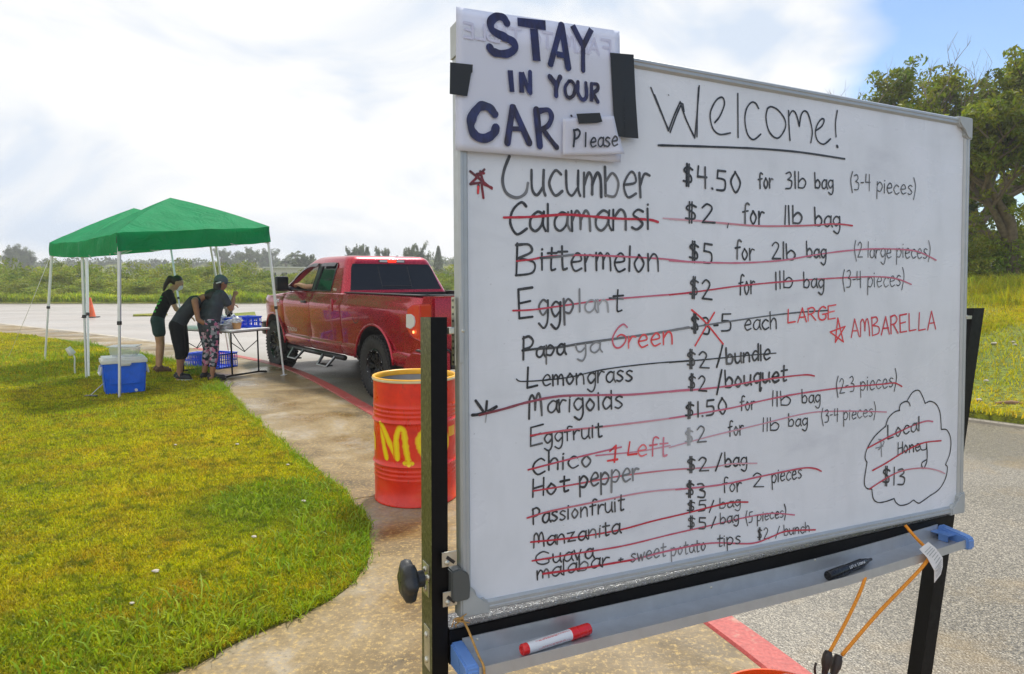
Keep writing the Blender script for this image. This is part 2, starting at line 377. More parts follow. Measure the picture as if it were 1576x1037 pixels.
def canopy_mat():
    k = NT('green_canopy_fabric'); f = k.noise(3, 4, .6)
    c = k.ramp(f, [(.3, (.006, .26, .10)), (.7, (.010, .34, .13))]); k.set(Base_Color=c, Roughness=.65, Specular_IOR_Level=.15); k.bump(k.noise(3.0, 5, .65, dist=1.6), .9, .07)
    t = k.n('ShaderNodeBsdfTranslucent'); t.inputs[0].default_value = (.03, .50, .18, 1); ms = k.n('ShaderNodeMixShader'); ms.inputs[0].default_value = .38
    k.l(k.p.outputs[0], ms.inputs[1]); k.l(t.outputs[0], ms.inputs[2]); k.l(ms.outputs[0], k.out.inputs[0]); return k.m
M_['canopy'] = canopy_mat()
def floral():
    k = NT('floral_leggings'); v = k.voro(26, out='Color'); sc_ = k.n('ShaderNodeSeparateColor'); k.l(v, sc_.inputs[0])
    k.set(Base_Color=k.ramp(sc_.outputs[0], [(.0, (.02, .03, .045)), (.42, (.05, .07, .09)), (.55, (.30, .32, .36)), (.72, (.55, .18, .30)), (.88, (.62, .42, .50))], 'CONSTANT'), Roughness=.8); return k.m
M_['floral'] = floral()
def drum_paint():
    k = NT('red_drum_paint'); f = k.noise(5, 5, .6); k.set(Base_Color=k.ramp(f, [(.3, (.62, .014, .006)), (.55, (.82, .03, .008)), (.75, (.80, .075, .012))]), Roughness=k.ramp(k.noise(9, 4, .7), [(.35, .25), (.65, .55)]), Coat_Weight=.2)
    sc2 = k.ramp(k.noise(22, 5, .8, stretch=(1, 1, .35)), [(.62, 0), (.68, .75)]); k.set(Base_Color=k.mix(sc2, k.ramp(f, [(.3, (.62, .014, .006)), (.55, (.82, .03, .008)), (.75, (.80, .075, .012))]), (.28, .05, .02))); k.bump(k.noise(60), .08, .003); return k.m
M_['drum'] = drum_paint()
M_['drum_in'] = simple('drum_inside_grey', (.28, .29, .30), .5, .3, .2, 6)
M_['yellow'] = simple('yellow_rim_paint', (.85, .42, .01), .35)
def spray():
    k = NT('sprayed_paint'); a = k.n('ShaderNodeVertexColor'); a.layer_name = 'ink'; f = k.noise(55, 4, .8)
    k.set(Base_Color=a.outputs[0], Roughness=.4, Coat_Weight=.2); return k.m
M_['spray'] = spray()
M_['green_print'] = simple('bright_green_print', (.05, .55, .03), .7)
M_['beam'] = simple('black_beam', (.005, .005, .006), .45, .0, .2, 30, spec=.18)
def wet_top():  # wet top of the black beam; its grey reflection is put into the colour
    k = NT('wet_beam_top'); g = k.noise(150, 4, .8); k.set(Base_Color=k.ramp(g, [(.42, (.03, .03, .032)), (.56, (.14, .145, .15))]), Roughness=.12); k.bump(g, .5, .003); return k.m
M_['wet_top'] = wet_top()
M_['water'] = glassy('water_drop', (.85, .87, .9), .03, .5)
# ================================================================ GROUND
def smooth2(pts, sub=6): return smooth_line([Vector((p[0], p[1], 0)) for p in pts], sub)
RZ = -.09                                     # road level; lawn and pavement lie at 0
rd = raw('road', [(-400, -60, RZ), (400, -60, RZ), (400, 120, RZ), (-400, 120, RZ)], [(0, 1, 2, 3)], M_['asphalt']); tag(rd, kind='structure')
# outer kerb line (road side), from behind the camera round to the far left
kpx = [(1254, 1037), (1154, 960), (570, 623), (500, 586), (440, 560), (400, 553), (287, 531), (152, 513), (0, 497)]
K = [G(*p) for p in kpx]; K = [K[0] + (K[0]-K[1]).normalized()*9, K[0] + (K[0]-K[1]).normalized()*3] + K + [Vector((-26, 26.5, 0)), Vector((-50, 33, 0)), Vector((-120, 45, 0))]
KS = K
def normals_left(P):
    res = []
    for i in range(len(P)):
        d = (P[min(i+1, len(P)-1)]-P[max(i-1, 0)]).normalized(); res.append(Vector((-d.y, d.x, 0)))
    return res
def resample(P, step):
    outp = [P[0]]; acc = 0
    for a, b in zip(P, P[1:]):
        L_ = (b-a).length; t = step-acc
        while t <= L_: outp.append(a.lerp(b, t/L_)); t += step
        acc = (acc+L_) % step
    return outp
KR = resample(smooth_line(resample(K, 1.6), 8), .25); KN = normals_left(KR)
def strip(name, P, Nn, o0, o1, z0, z1, mat, parent=None, i0=0, i1=None, bev=0.012):
    P = P[i0:i1]; Nn = Nn[i0:i1]; bm = bmesh.new(); rows = []
    for p, n_ in zip(P, Nn):
        a = p+n_*o0; b = p+n_*o1
        prof = [(a, z0), (a, z1-bev), (a+(b-a).normalized()*bev, z1), (b-(b-a).normalized()*bev, z1), (b, z1-bev), (b, z0)]
        rows.append([bm.verts.new((q.x, q.y, z)) for q, z in prof])
    for r, s in zip(rows, rows[1:]):
        for k in range(5): bm.faces.new((r[k], r[k+1], s[k+1], s[k]))
    bm.faces.new(rows[0]); bm.faces.new(rows[-1][::-1])
    return obj(name, bm, mat, parent)
ired = min(range(len(KR)), key=lambda i: (KR[i]-G(392, 552)).length)
seg = 12; kerbroot = empty('kerb', (0, 0, 0)); tag(kerbroot, kind='structure')
i = 0
while i < len(KR)-2 and KR[i].y < 60:
    j = min(i+seg, len(KR)-1)
    n_ = 'kerb_stone'
    P = KR[i:j+1]; 
    strip(n_, [p for p in P], KN[i:j+1], .0, .165, RZ-.1, .004 if i < ired else .002, M_['kerb'] if i < ired else M_['kerb_plain'], kerbroot)
    i = j
# pavement: a base slab with separately cast concrete panels
sw = empty('sidewalk', (0, 0, 0)); tag(sw, kind='structure')
strip('base_slab', KR, KN, .17, 3.0, RZ-.1, -.02, M_['kerb_plain'], sw, bev=.001)
cuts = [0]; ic = min(range(len(KR)), key=lambda i: (KR[i]+KN[i]*.9-G(572, 771)).length)   # the joint beside the drum
cuts = sorted([c for c in range(ic % 20, len(KR)-1, 20)]); 
for a, b in zip(cuts, cuts[1:]):
    if KR[a].y > 45: break
    w0 = 6.5 if KR[b].y < 6.2 else (4.4 if KR[b].y < 8 else 3.0)
    p0 = KR[a]+KN[a]*.172; p1 = KR[b]+KN[b]*.172; q0 = KR[a]+KN[a]*w0; q1 = KR[b]+KN[b]*w0
    bm = bmesh.new(); edge = [KR[i]+KN[i]*.172 for i in range(a, b+1)]; d0 = (edge[1]-edge[0]).normalized()*.004; d1 = (edge[-1]-edge[-2]).normalized()*.004; edge[0] = edge[0]+d0; edge[-1] = edge[-1]-d1; top = edge+[q1-d1, q0+d0]
    prism(bm, [(v.x, v.y) for v in top], -.08, -.001*(1+(a % 3)*.6))
    es = [e for e in bm.edges if all(v.co.z > -.02 for v in e.verts)]; bmesh.ops.bevel(bm, geom=es, offset=.006, segments=1, affect='EDGES')
    obj('concrete_panel', bm, M_['concrete'], sw)
# big pavement under and behind the camera
bm = bmesh.new(); kk = [KR[i]+KN[i]*6.4 for i in range(0, len(KR), 4) if KR[i].y < 4]
prism(bm, [(v.x, v.y) for v in kk]+[(-14, 4), (-14, -14)], -.08, -.0045)
obj('concrete_panel', bm, M_['concrete'], sw)
# lawn
lpx = [(240, 1037), (300, 1019), (400, 975), (480, 940), (530, 908), (560, 868), (570, 825), (548, 785), (500, 733), (430, 678), (380, 632), (345, 596), (325, 575), (300, 565), (235, 549), (130, 530), (0, 512)]
LP = [G(*p) for p in lpx]; LP = [Vector((-14, -5.5, 0)), Vector((-5, .25, 0)), Vector((-2.6, 1.8, 0))] + LP + [Vector((-22, 22.8, 0)), Vector((-50, 29.5, 0)), Vector((-120, 41, 0))]
LS = smooth_line(LP, 7); LS = [Vector((p.x+.05*noise.noise(p*2.6), p.y+.05*noise.noise(p*2.3+Vector((5, 3, 1))), 0)) for p in LS]
lawn_poly = [(p.x, p.y) for p in LS] + [(-120, -30), (-14, -30)]
def inpoly(x, y, poly):
    c = np.zeros(len(x), bool); n = len(poly)
    for i in range(n):
        x0, y0 = poly[i]; x1, y1 = poly[(i+1) % n]
        k = ((y0 > y) != (y1 > y)); 
        with np.errstate(divide='ignore', invalid='ignore'): c ^= k & (x < (x1-x0)*(y-y0)/((y1-y0) if y1 != y0 else 1e-9)+x0)
    return c
bm = bmesh.new(); prism(bm, lawn_poly, -.2, .006); lw = obj('lawn', bm, M_['lawn']); tag(lw, kind='structure')
def blades(name, X, Y, Z, h, w, mat, tint_lo=.5, tint_hi=1.35, lean=.9, wid2=.35, two=False):
    n = len(X); a = RNG.uniform(0, 2*math.pi, n); la = RNG.uniform(0, 2*math.pi, n); ln = RNG.uniform(.1, lean, n)*h
    hh = h*RNG.uniform(.5, 1.25, n); dx = np.cos(a)*w/2; dy = np.sin(a)*w/2
    lx, ly = np.cos(la)*ln, np.sin(la)*ln
    base = np.stack([X, Y, Z], 1)
    V = np.zeros((n, 5, 3)); V[:, 0] = base-np.stack([dx, dy, 0*dx], 1); V[:, 1] = base+np.stack([dx, dy, 0*dx], 1)
    mid = base+np.stack([lx*.4, ly*.4, hh*.65], 1)
    V[:, 2] = mid+np.stack([dx, dy, 0*dx], 1)*.8; V[:, 3] = mid-np.stack([dx, dy, 0*dx], 1)*.8
    V[:, 4] = base+np.stack([lx, ly, hh*RNG.uniform(.75, 1.0, n)], 1)
    me = bpy.data.meshes.new(name); idx = np.arange(n)*5
    q = np.stack([idx, idx+1, idx+2, idx+3], 1); t = np.stack([idx+3, idx+2, idx+4], 1)
    loops = np.concatenate([q.ravel(), t.ravel()]); me.vertices.add(n*5); me.vertices.foreach_set('co', V.ravel())
    me.loops.add(len(loops)); me.loops.foreach_set('vertex_index', loops.astype(np.int32)); me.polygons.add(2*n)
    me.polygons.foreach_set('loop_start', np.concatenate([np.arange(n)*4, 4*n+np.arange(n)*3]).astype(np.int32)); me.update(calc_edges=True)
    tv = RNG.uniform(tint_lo, tint_hi, n); col = np.ones((n, 5, 4)); col[:, :, 0] = (tv*RNG.uniform(.85, 1.15, n))[:, None]; col[:, :, 1] = tv[:, None]; col[:, :, 2] = tv[:, None]*.9
    ca = me.color_attributes.new('tint', 'FLOAT_COLOR', 'POINT'); ca.data.foreach_set('color', col.ravel().astype(np.float32))
    o = setup(name, me, mat); tag(o, kind='stuff'); return o
n = 1500000; r = 2.2*np.exp(RNG.uniform(0, 1, n)**.9*math.log(26/2.2)); th = RNG.uniform(math.radians(-42), math.radians(0), n)
X = r*np.sin(th); Y = r*np.cos(th); k = inpoly(X, Y, lawn_poly); X, Y, r = X[k], Y[k], r[k]
if len(X) > 330000: X, Y, r = X[:330000], Y[:330000], r[:330000]
nz = np.array([noise.noise(Vector((x*1.3, y*1.3, 0))) for x, y in zip(X[:], Y[:])])
h = (.018+.016*np.clip(nz+.4, 0, 1))*(1+r*.03); o = blades('grass', X, Y, np.full(len(X), .004), h, .0042*(1+r*.16), M_['grass']); tag(o, 'short yellowish green mown grass covering the lawn', 'grass')
# ragged longer grass hanging over the lawn edge, and weeds
ex, ey = [], []
EL = resample(LS, .012)
for p in EL:
    if p.y < 17 and p.y > 1.5 and random.random() < .85:
        d = abs(random.gauss(0, .07)); ex.append(p.x-d*.8); ey.append(p.y-d*.3*random.choice((-1, 1)))
ex, ey = np.array(ex), np.array(ey); kk_ = inpoly(ex, ey, lawn_poly) | (RNG.uniform(0, 1, len(ex)) < .03); ex, ey = ex[kk_], ey[kk_]
ex = np.repeat(ex, 5)+RNG.normal(0, .02, len(ex)*5); ey = np.repeat(ey, 5)+RNG.normal(0, .02, len(ey)*5)
o = blades('lawn_edge_grass', ex, ey, np.full(len(ex), 0.0), .05*RNG.uniform(.6, 1.6, len(ex)), .006, M_['weed'], .7, 1.3, 1.4); tag(o, 'longer bright green grass fringing the edge of the lawn', 'grass')
wx, wy, wh = [], [], []
for (px, py, rr, cnt, hh) in [(430, 770, .45, 1600, .055), (240, 1000, .5, 450, .07), (320, 960, .45, 500, .08), (480, 850, .35, 700, .08), (520, 800, .3, 600, .07), (365, 520, .0, 0, 0), (165, 530, .7, 900, .16), (175, 522, .35, 500, .25), (330, 575, .4, 700, .14), (345, 600, .3, 400, .12),
                              (20, 560, 1.6, 1500, .12), (60, 580, 1.0, 600, .1), (215, 545, .7, 700, .13), (265, 552, .8, 700, .12), (30, 1020, .5, 250, .06), (130, 1010, .5, 250, .06), (100, 640, .8, 300, .07), (330, 1000, .3, 200, .07)]:
    c = G(px, py)
    for _ in range(cnt):
        a = random.uniform(0, 6.28); d = rr*math.sqrt(random.random()); wx.append(c.x+d*math.cos(a)); wy.append(c.y+d*math.sin(a)); wh.append(hh*random.uniform(.5, 1.2))
wx, wy, wh = np.array(wx), np.array(wy), np.array(wh); kk_ = inpoly(wx, wy, lawn_poly); wx, wy, wh = wx[kk_], wy[kk_], wh[kk_]
o = blades('lawn_weeds', np.array(wx), np.array(wy), np.full(len(wx), 0.002), np.array(wh), .010, M_['weed'], .6, 1.25, 1.3); tag(o, 'bright green weed tufts scattered through the lawn', 'weeds')
# little pale stones / litter on the lawn
for (px, py, s) in [(240, 887, .022), (468, 777, .02), (365, 688, .02), (270, 689, .016), (391, 833, .018), (443, 720, .016), (203, 937, .014)]:
    bm = bmesh.new(); bmesh.ops.create_icosphere(bm, subdivisions=2, radius=s)
    for v in bm.verts: v.co = Vector((v.co.x*1.2, v.co.y*.8, v.co.z*.4))*(.75+.5*noise.noise(v.co*60))
    o = obj('stone', bm, M_['stone'], None, True); c = G(px, py); o.location = (c.x, c.y, .03)
    tag(o, 'small pale stone lying in the lawn grass', 'stone', 'small pale stones in the lawn')
# far boundary terrain, as one strip rising away from the road
BL = [(-400, 60), (-120, 46), (-60, 43), (-31, 41), (-15, 41.2), (-4, 40), (1.0, 34), (2.2, 24), (2.6, 15), (3.6, 10.2), (5.35, 7.78), (7.2, 6.0), (9.6, 3.5), (14, -2), (22, -10), (40, -26)]
BS = smooth2(BL, 8); BN = [-v for v in normals_left(BS)]; BN = [-b for b in BN]
def hill_z(e, p):
    s = min(1, max(0, (p.x+8)/14))                # a bank to the right, almost level to the left
    base = .02 if e <= .01 else .02+e*.035
    bank = min(1.25, max(0, e-.2)*.125)
    return (base if e < 20 else .72)*(1-s)+(bank+.03)*s + (0 if e < .3 else .10*noise.noise(Vector((p.x*.35, p.y*.35, 3)))*min(1, e/3))
offs = [0, .15, .4, .8, 1.3, 2, 2.8, 3.8, 5, 6.5, 8, 10, 13, 17, 25, 40, 80, 200, 600]
V = []; Fc = []
for p, n_ in zip(BS, BN):
    V.append((p.x, p.y, RZ-.1))
    for e in offs:
        q = p+n_*e; V.append((q.x, q.y, hill_z(e, q)))
m = len(offs)+1
for i in range(len(BS)-1):
    for k in range(m-1): Fc.append((i*m+k, i*m+k+1, (i+1)*m+k+1, (i+1)*m+k))
terr = raw('terrain', V, Fc, M_['hill'], None, True); tag(terr, kind='structure')
BR = resample([p for p in BS if -140 < p.x < 45], .25); BNr = normals_left(BR)
strip('kerb', BR, BNr, -.07, .02, RZ-.1, RZ+.035, M_['kerb_plain']); tag(bpy.data.objects[-1] if False else [o for o in bpy.data.objects if o.name.startswith('kerb')][-1], kind='structure')
def ground_at(x, y):
    p = Vector((x, y, 0)); i = min(range(len(BS)), key=lambda i: (BS[i]-p).length)
    e = (p-BS[i]).dot(BN[i]); return hill_z(max(0, e), p) if e > 0 else RZ
# grass on the bank
pts = []
BR2 = [(p, n_) for p, n_ in zip(BR, BNr) if p.x > 2.0 and p.x < 12 and p.y > 0]
gx, gy, gz, gh = [], [], [], []
for _ in range(150000):
    p, n_ = random.choice(BR2); e = 11*random.random()**1.4; q = p+n_*e+Vector((random.uniform(-.15, .15), random.uniform(-.15, .15), 0))
    gx.append(q.x); gy.append(q.y); gz.append(hill_z(e, q)-.01); gh.append((.045+.07*max(0, noise.noise(q*.9)+.3))*(1+e*.08)*(3.2 if e > 7.5 else 1))
o = blades('bank_grass', np.array(gx), np.array(gy), np.array(gz), np.array(gh), .014, M_['grass'], .7, 1.2); tag(o, 'yellow green grass covering the bank behind the whiteboard', 'grass')
gx, gy, gz, gh = [], [], [], []
for _ in range(26000):
    p, n_ = random.choice(BR2); e = random.uniform(8.5, 15); q = p+n_*e+Vector((random.uniform(-.3, .3), random.uniform(-.3, .3), 0))
    if noise.noise(q*.5) < -.1: continue
    gx.append(q.x); gy.append(q.y); gz.append(hill_z(e, q)-.02); gh.append(.45*random.uniform(.5, 1.2))
o = blades('tall_grass', np.array(gx), np.array(gy), np.array(gz), np.array(gh), .03, M_['tall_grass'], .7, 1.2, .7); tag(o, 'tall pale grass along the top of the bank under the trees', 'grass')
gx, gy, gz, gh = [], [], [], []
for _ in range(60000):
    x = random.uniform(-45, 3); y = 41.4+1.6*random.random()+max(0, (-31-x))*.09; gx.append(x); gy.append(y); gz.append(-.02); gh.append((.45+.5*max(0, noise.noise(Vector((x*.2, 0, 0)))+.2))*random.uniform(.6, 1.1))
o = blades('tall_grass', np.array(gx), np.array(gy), np.array(gz), np.array(gh), .07, M_['tall_grass'], .6, 1.15, .7); tag(o, 'tall bright green grass fringing the thicket across the road', 'grass')
# grass islands in the far road
for px in ([(205, 485.5), (245, 483.5), (258, 485), (250, 486.5), (205, 487)], [(358, 484), (392, 481.5), (396, 492), (362, 492)], [(330,486),(352,485),(352,487.5),(330,488)]):
    P = [G(x, y, RZ) for x, y in px]; bm = bmesh.new(); prism(bm, [(p.x, p.y) for p in P], RZ-.05, RZ+.06); o = obj('grass_island', bm, M_['hill']); tag(o, kind='structure')
# driftwood and stones on the bank
def on_bank(px, py):
    best = None
    for k in range(40, 400):
        q = O+ray(px, py)*(k*.1)
        if q.z <= ground_at(q.x, q.y)+.01: return q
    return O+ray(px, py)*12
q = on_bank(1556, 622); bm = bmesh.new(); tube(bm, [q+Vector((-.15, .05, .0)), q+Vector((0, 0, .02)), q+Vector((.22, -.06, .0))], [.02, .03, .018], 7); o = obj('dead_branch', bm, M_['wood'], None, True); tag(o, 'weathered brown piece of wood lying at the foot of the grassy bank', 'branch')
for (px, py, s) in [(1506, 619, .03), (1530, 531, .035), (1558, 529, .03), (1518, 589, .025), (1562, 533, .025)]:
    q = on_bank(px, py); bm = bmesh.new(); bmesh.ops.create_icosphere(bm, subdivisions=2, radius=s)
    for v in bm.verts: v.co = Vector((v.co.x*1.4, v.co.y, v.co.z*.6))*(1+.25*noise.noise(v.co*50))
    o = obj('stone', bm, M_['stone'], None, True); o.location = q+Vector((0, 0, .03)); tag(o, 'small pale stone lying in the grass of the bank behind the whiteboard', 'stone', 'pale stones on the bank')

# ================================================================ WHITEBOARD
TLp = Vector((-.08261173, 1.05798326, 1.955612)); E1 = Vector((.90416668, .42684378, -.01694107)); E2 = Vector((-.00362943, .05090301, .99869701)); E1.normalize()
E2 = (E2-E1*E1.dot(E2)).normalized(); EN = E1.cross(E2)
BW, BH = 1.243, .90
BM = Matrix(((E1.x, E2.x, EN.x, TLp.x), (E1.y, E2.y, EN.y, TLp.y), (E1.z, E2.z, EN.z, TLp.z), (0, 0, 0, 1)))   # local: (a, -b, c)
wb = empty('mobile_whiteboard', (.48, 1.32, 0), 0, 'mobile whiteboard on black posts covered in handwritten produce prices', 'whiteboard')
WINV = Matrix.Translation(-Vector(wb.location))
def wbobj(name, bm, mat, parent=None, smooth=False, local=True):
    if local: bmesh.ops.transform(bm, matrix=BM, verts=bm.verts)
    bmesh.ops.transform(bm, matrix=WINV, verts=bm.verts)
    return obj(name, bm, mat, wb if parent is None else parent, smooth)
def B2(a, b, c): return Vector((a, -b, c))
def AB(x, y, c=0.0):
    p = TLp+EN*c; r_ = ray(x, y); t = (p-O).dot(EN)/r_.dot(EN); q = O+r_*t-TLp; return q.dot(E1), -q.dot(E2)
FW = .0165      # visible frame width
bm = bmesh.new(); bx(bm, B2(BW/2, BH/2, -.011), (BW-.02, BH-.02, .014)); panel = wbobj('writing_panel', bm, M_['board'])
def rail(bm, p0, p1, q0, q1):   # profiled aluminium rail between outer p and inner q corners
    prof = [(0, -.020), (0, -.001), (.18, .003), (.42, .003), (.5, .0015), (.80, .0015), (1.0, -.0025), (1.0, -.020)]
    ra = [bm.verts.new(Vector(p0).lerp(Vector(q0), t)+Vector((0, 0, c))) for t, c in prof]; rb = [bm.verts.new(Vector(p1).lerp(Vector(q1), t)+Vector((0, 0, c))) for t, c in prof]
    for k in range(len(prof)): bm.faces.new((ra[k], ra[(k+1) % len(prof)], rb[(k+1) % len(prof)], rb[k]))
    bm.faces.new(ra); bm.faces.new(rb[::-1])
g_ = .001
for (p0, p1, q0, q1) in [((0, 0), (BW, 0), (FW, FW), (BW-FW, FW)), ((0, BH), (BW, BH), (FW, BH-FW), (BW-FW, BH-FW)), ((0, 0), (0, BH), (FW, FW), (FW, BH-FW)), ((BW, 0), (BW, BH), (BW-FW, FW), (BW-FW, BH-FW))]:
    dd = Vector((p1[0]-p0[0], p1[1]-p0[1])).normalized()*g_
    bm = bmesh.new(); rail(bm, (p0[0]+dd.x, -p0[1]-dd.y, 0), (p1[0]-dd.x, -p1[1]+dd.y, 0), (q0[0]+dd.x, -q0[1]-dd.y, 0), (q1[0]-dd.x, -q1[1]+dd.y, 0)); wbobj('frame_rail', bm, M_['alu_frame'])
for (ca, cb, sa, sb) in [(0, 0, 1, 1), (BW, 0, -1, 1), (0, BH, 1, -1), (BW, BH, -1, -1)]:
    bm = bmesh.new(); t_ = .0025
    w1, w2, rr = .046, .021, .008
    pts = [(-t_, -t_), (w1, -t_), (w1, w2-.008), (w1-.008, w2), (w2+.006, w2), (w2, w2+.006), (w2, w1-.008), (w2-.008, w1), (-t_, w1)]
    prism(bm, [(ca+sa*x, -(cb+sb*y)) for x, y in pts], -.022, .0062)
    es = [e for e in bm.edges if all(v.co.z > 0 for v in e.verts)]; bmesh.ops.bevel(bm, geom=es, offset=.003, segments=2, affect='EDGES'); wbobj('frame_corner', bm, M_['grey_plastic'])
# posts
def box_post(p0, p1, w, dpt, nm='post', olive_lit=1):
    """p0 top, p1 bottom (world), front face width w along E1, depth dpt along -EN"""
    bm = bmesh.new(); d = (p1-p0)
    t = .0
    ring = []
    for p in (p0, p1):
        ring.append([bm.verts.new(p+E1*x-EN*y) for x, y in ((0, 0), (w, 0), (w, dpt), (0, dpt))])
    a, b = ring
    # hollow top: inner lip
    inn = [bm.verts.new(p0+E1*x-EN*y) for x, y in ((.002, .002), (w-.002, .002), (w-.002, dpt-.002), (.002, dpt-.002))]
    dn = [bm.verts.new(v.co+d.normalized()*.05) for v in inn]
    mi = []
    for k in range(4):
        f = bm.faces.new((a[k], a[(k+1) % 4], b[(k+1) % 4], b[k])); f.material_index = olive_lit if k == 3 else 0
        bm.faces.new((a[k], inn[k], inn[(k+1) % 4], a[(k+1) % 4])); bm.faces.new((inn[k], dn[k], dn[(k+1) % 4], inn[(k+1) % 4]))
    bm.faces.new(dn); bm.faces.new(b[::-1])
    return wbobj(nm, bm, [M_['beam'], M_['post_side']], None, False, False)
def W(a, b, c): return BM @ Vector((a, -b, c))
lt = W(-.044, .438, -.004); lb = W(-.047, .985, -.004); lb = lb+(lb-lt)*((lb.z-.06)/(lt.z-lb.z)); box_post(lt, lb, .026, .05)
rt_ = W(1.322, .428, -.03); rb_ = W(1.150, 1.285, -.03); rb_ = rb_+(rb_-rt_)*((rb_.z-.06)/(rt_.z-rb_.z)); box_post(rt_, rb_, .042, .032, 'post', 0)
for q in (lb, rb_):    # feet with castors
    nh = Vector((EN.x, EN.y, 0)).normalized(); c = Vector((q.x, q.y, .05))-nh*.02+E1*.015
    bm = bmesh.new(); tube(bm, [c-nh*.30, c+nh*.26], .02, 4); wbobj('foot', bm, M_['black_metal'], None, False, False)
    for s in (-.28, .24):
        bm = bmesh.new(); cc = c+nh*s; cc.z = .0275; x_, y_, z_ = E1, nh, Vector((0, 0, 1))
        Mx = Matrix(((E1.x, nh.x, 0, cc.x), (E1.y, nh.y, 0, cc.y), (0, 0, 1, cc.z), (0, 0, 0, 1))) @ Matrix.Rotation(math.pi/2, 4, 'Y')
        lathe(bm, [(0, -.012), (.022, -.012), (.0275, -.008), (.0275, .008), (.022, .012), (0, .012)], 16, Mx); wbobj('castor', bm, M_['rubber'], None, True, False)
# cross beam with wet top
bm = bmesh.new(); x0, x1 = -.020, 1.19; yt, yb = .918, .972
BS_ = .0130                                   # the beam and tray rise a little to the right, relative to the board
SH = Matrix(((1, 0, 0, 0), (BS_, 1, 0, 0), (0, 0, 1, 0), (0, 0, 0, 1)))
bm = bmesh.new(); bx(bm, B2((x0+x1)/2, (yt+yb)/2+.001, -.026), (x1-x0, yb-yt-.002, .052)); bmesh.ops.transform(bm, matrix=SH, verts=bm.verts); wbobj('cross_beam', bm, M_['beam'])
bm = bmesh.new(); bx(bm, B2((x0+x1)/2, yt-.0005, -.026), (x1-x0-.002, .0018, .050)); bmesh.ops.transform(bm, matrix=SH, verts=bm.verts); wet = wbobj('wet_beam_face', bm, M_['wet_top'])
dv = bmesh.new(); rnd = random.Random(3)
for _ in range(900):
    a = rnd.uniform(x0+.003, x1-.003); r_ = rnd.uniform(.0006, .0018); c_ = rnd.uniform(-.046, -.003)
    bmesh.ops.create_icosphere(dv, subdivisions=1, radius=r_, matrix=Matrix.Translation(B2(a, yt-.0014-BS_*a, c_)) @ Matrix.Diagonal((1.2, .55, 1, 1)))
for _ in range(260):
    a = rnd.uniform(.03, BW-.03); r_ = rnd.uniform(.0005, .0012); bmesh.ops.create_icosphere(dv, subdivisions=1, radius=r_, matrix=Matrix.Translation(B2(a, BH-FW*rnd.uniform(.05, .95), .0028)))
dr = wbobj('water_beads', dv, M_['water'], None, True); tag(dr, kind='stuff')
# marker tray
TX0, TX1 = .000, 1.150
def TBf(a): return -.018*(max(0, a-.70)/.46)**1.4
def traysec(bm, x0, x1, sh=0):
    prof = [(.9340, .0015), (.9340, .0035), (.9600, .0035), (.9610, .060), (.9515, .0635), (.9510, .0655), (.9685, .0665), (.9665, .0015)]
    n_ = len(prof); m_ = 12; R_ = [[bm.verts.new(B2(x0+(x1-x0)*i/m_, b+TBf(x0+(x1-x0)*i/m_), c)) for b, c in prof] for i in range(m_+1)]
    for ra, rb in zip(R_, R_[1:]):
        for k in range(n_): bm.faces.new((ra[k], ra[(k+1) % n_], rb[(k+1) % n_], rb[k]))
    bm.faces.new(R_[0]); bm.faces.new(R_[-1][::-1])
bm = bmesh.new(); traysec(bm, TX0, TX1); tray = wbobj('marker_tray', bm, M_['alu'])
for (x, y) in ((735, 984), (1255, 862), (1396, 822), (1095, 904)):
    bm = bmesh.new(); a, b = AB(x, y, .0036); bmesh.ops.create_uvsphere(bm, u_segments=10, v_segments=6, radius=.0026, matrix=Matrix.Translation(B2(a, b, .0036)) @ Matrix.Diagonal((1, 1, .5, 1))); wbobj('rivet', bm, M_['steel'], tray, True)
for x0_, x1_ in ((-.020, .001), (1.149, 1.172)):
    bm = bmesh.new(); k_ = -TBf(x0_)
    prof = [(.9355, .002), (.9445, .066), (.950, .0715), (.971, .0715), (.973, .066), (.973, .002)]
    ra = [bm.verts.new(B2(x0_, b-k_, c)) for b, c in prof]; rb = [bm.verts.new(B2(x1_, b-k_, c)) for b, c in prof]
    for k in range(6): bm.faces.new((ra[k], ra[(k+1) % 6], rb[(k+1) % 6], rb[k]))
    bm.faces.new(ra); bm.faces.new(rb[::-1]); bmesh.ops.bevel(bm, geom=list(bm.edges), offset=.003, segments=2, affect='EDGES')
    if x0_ > 1:
        bx(bm, B2(1.137, .9455-k_, .024), (.026, .0022, .040)); bx(bm, B2(1.128, .9525-k_, .030), (.0022, .016, .020))
    wbobj('tray_end_cap', bm, M_['blue_cap'], tray, 30)
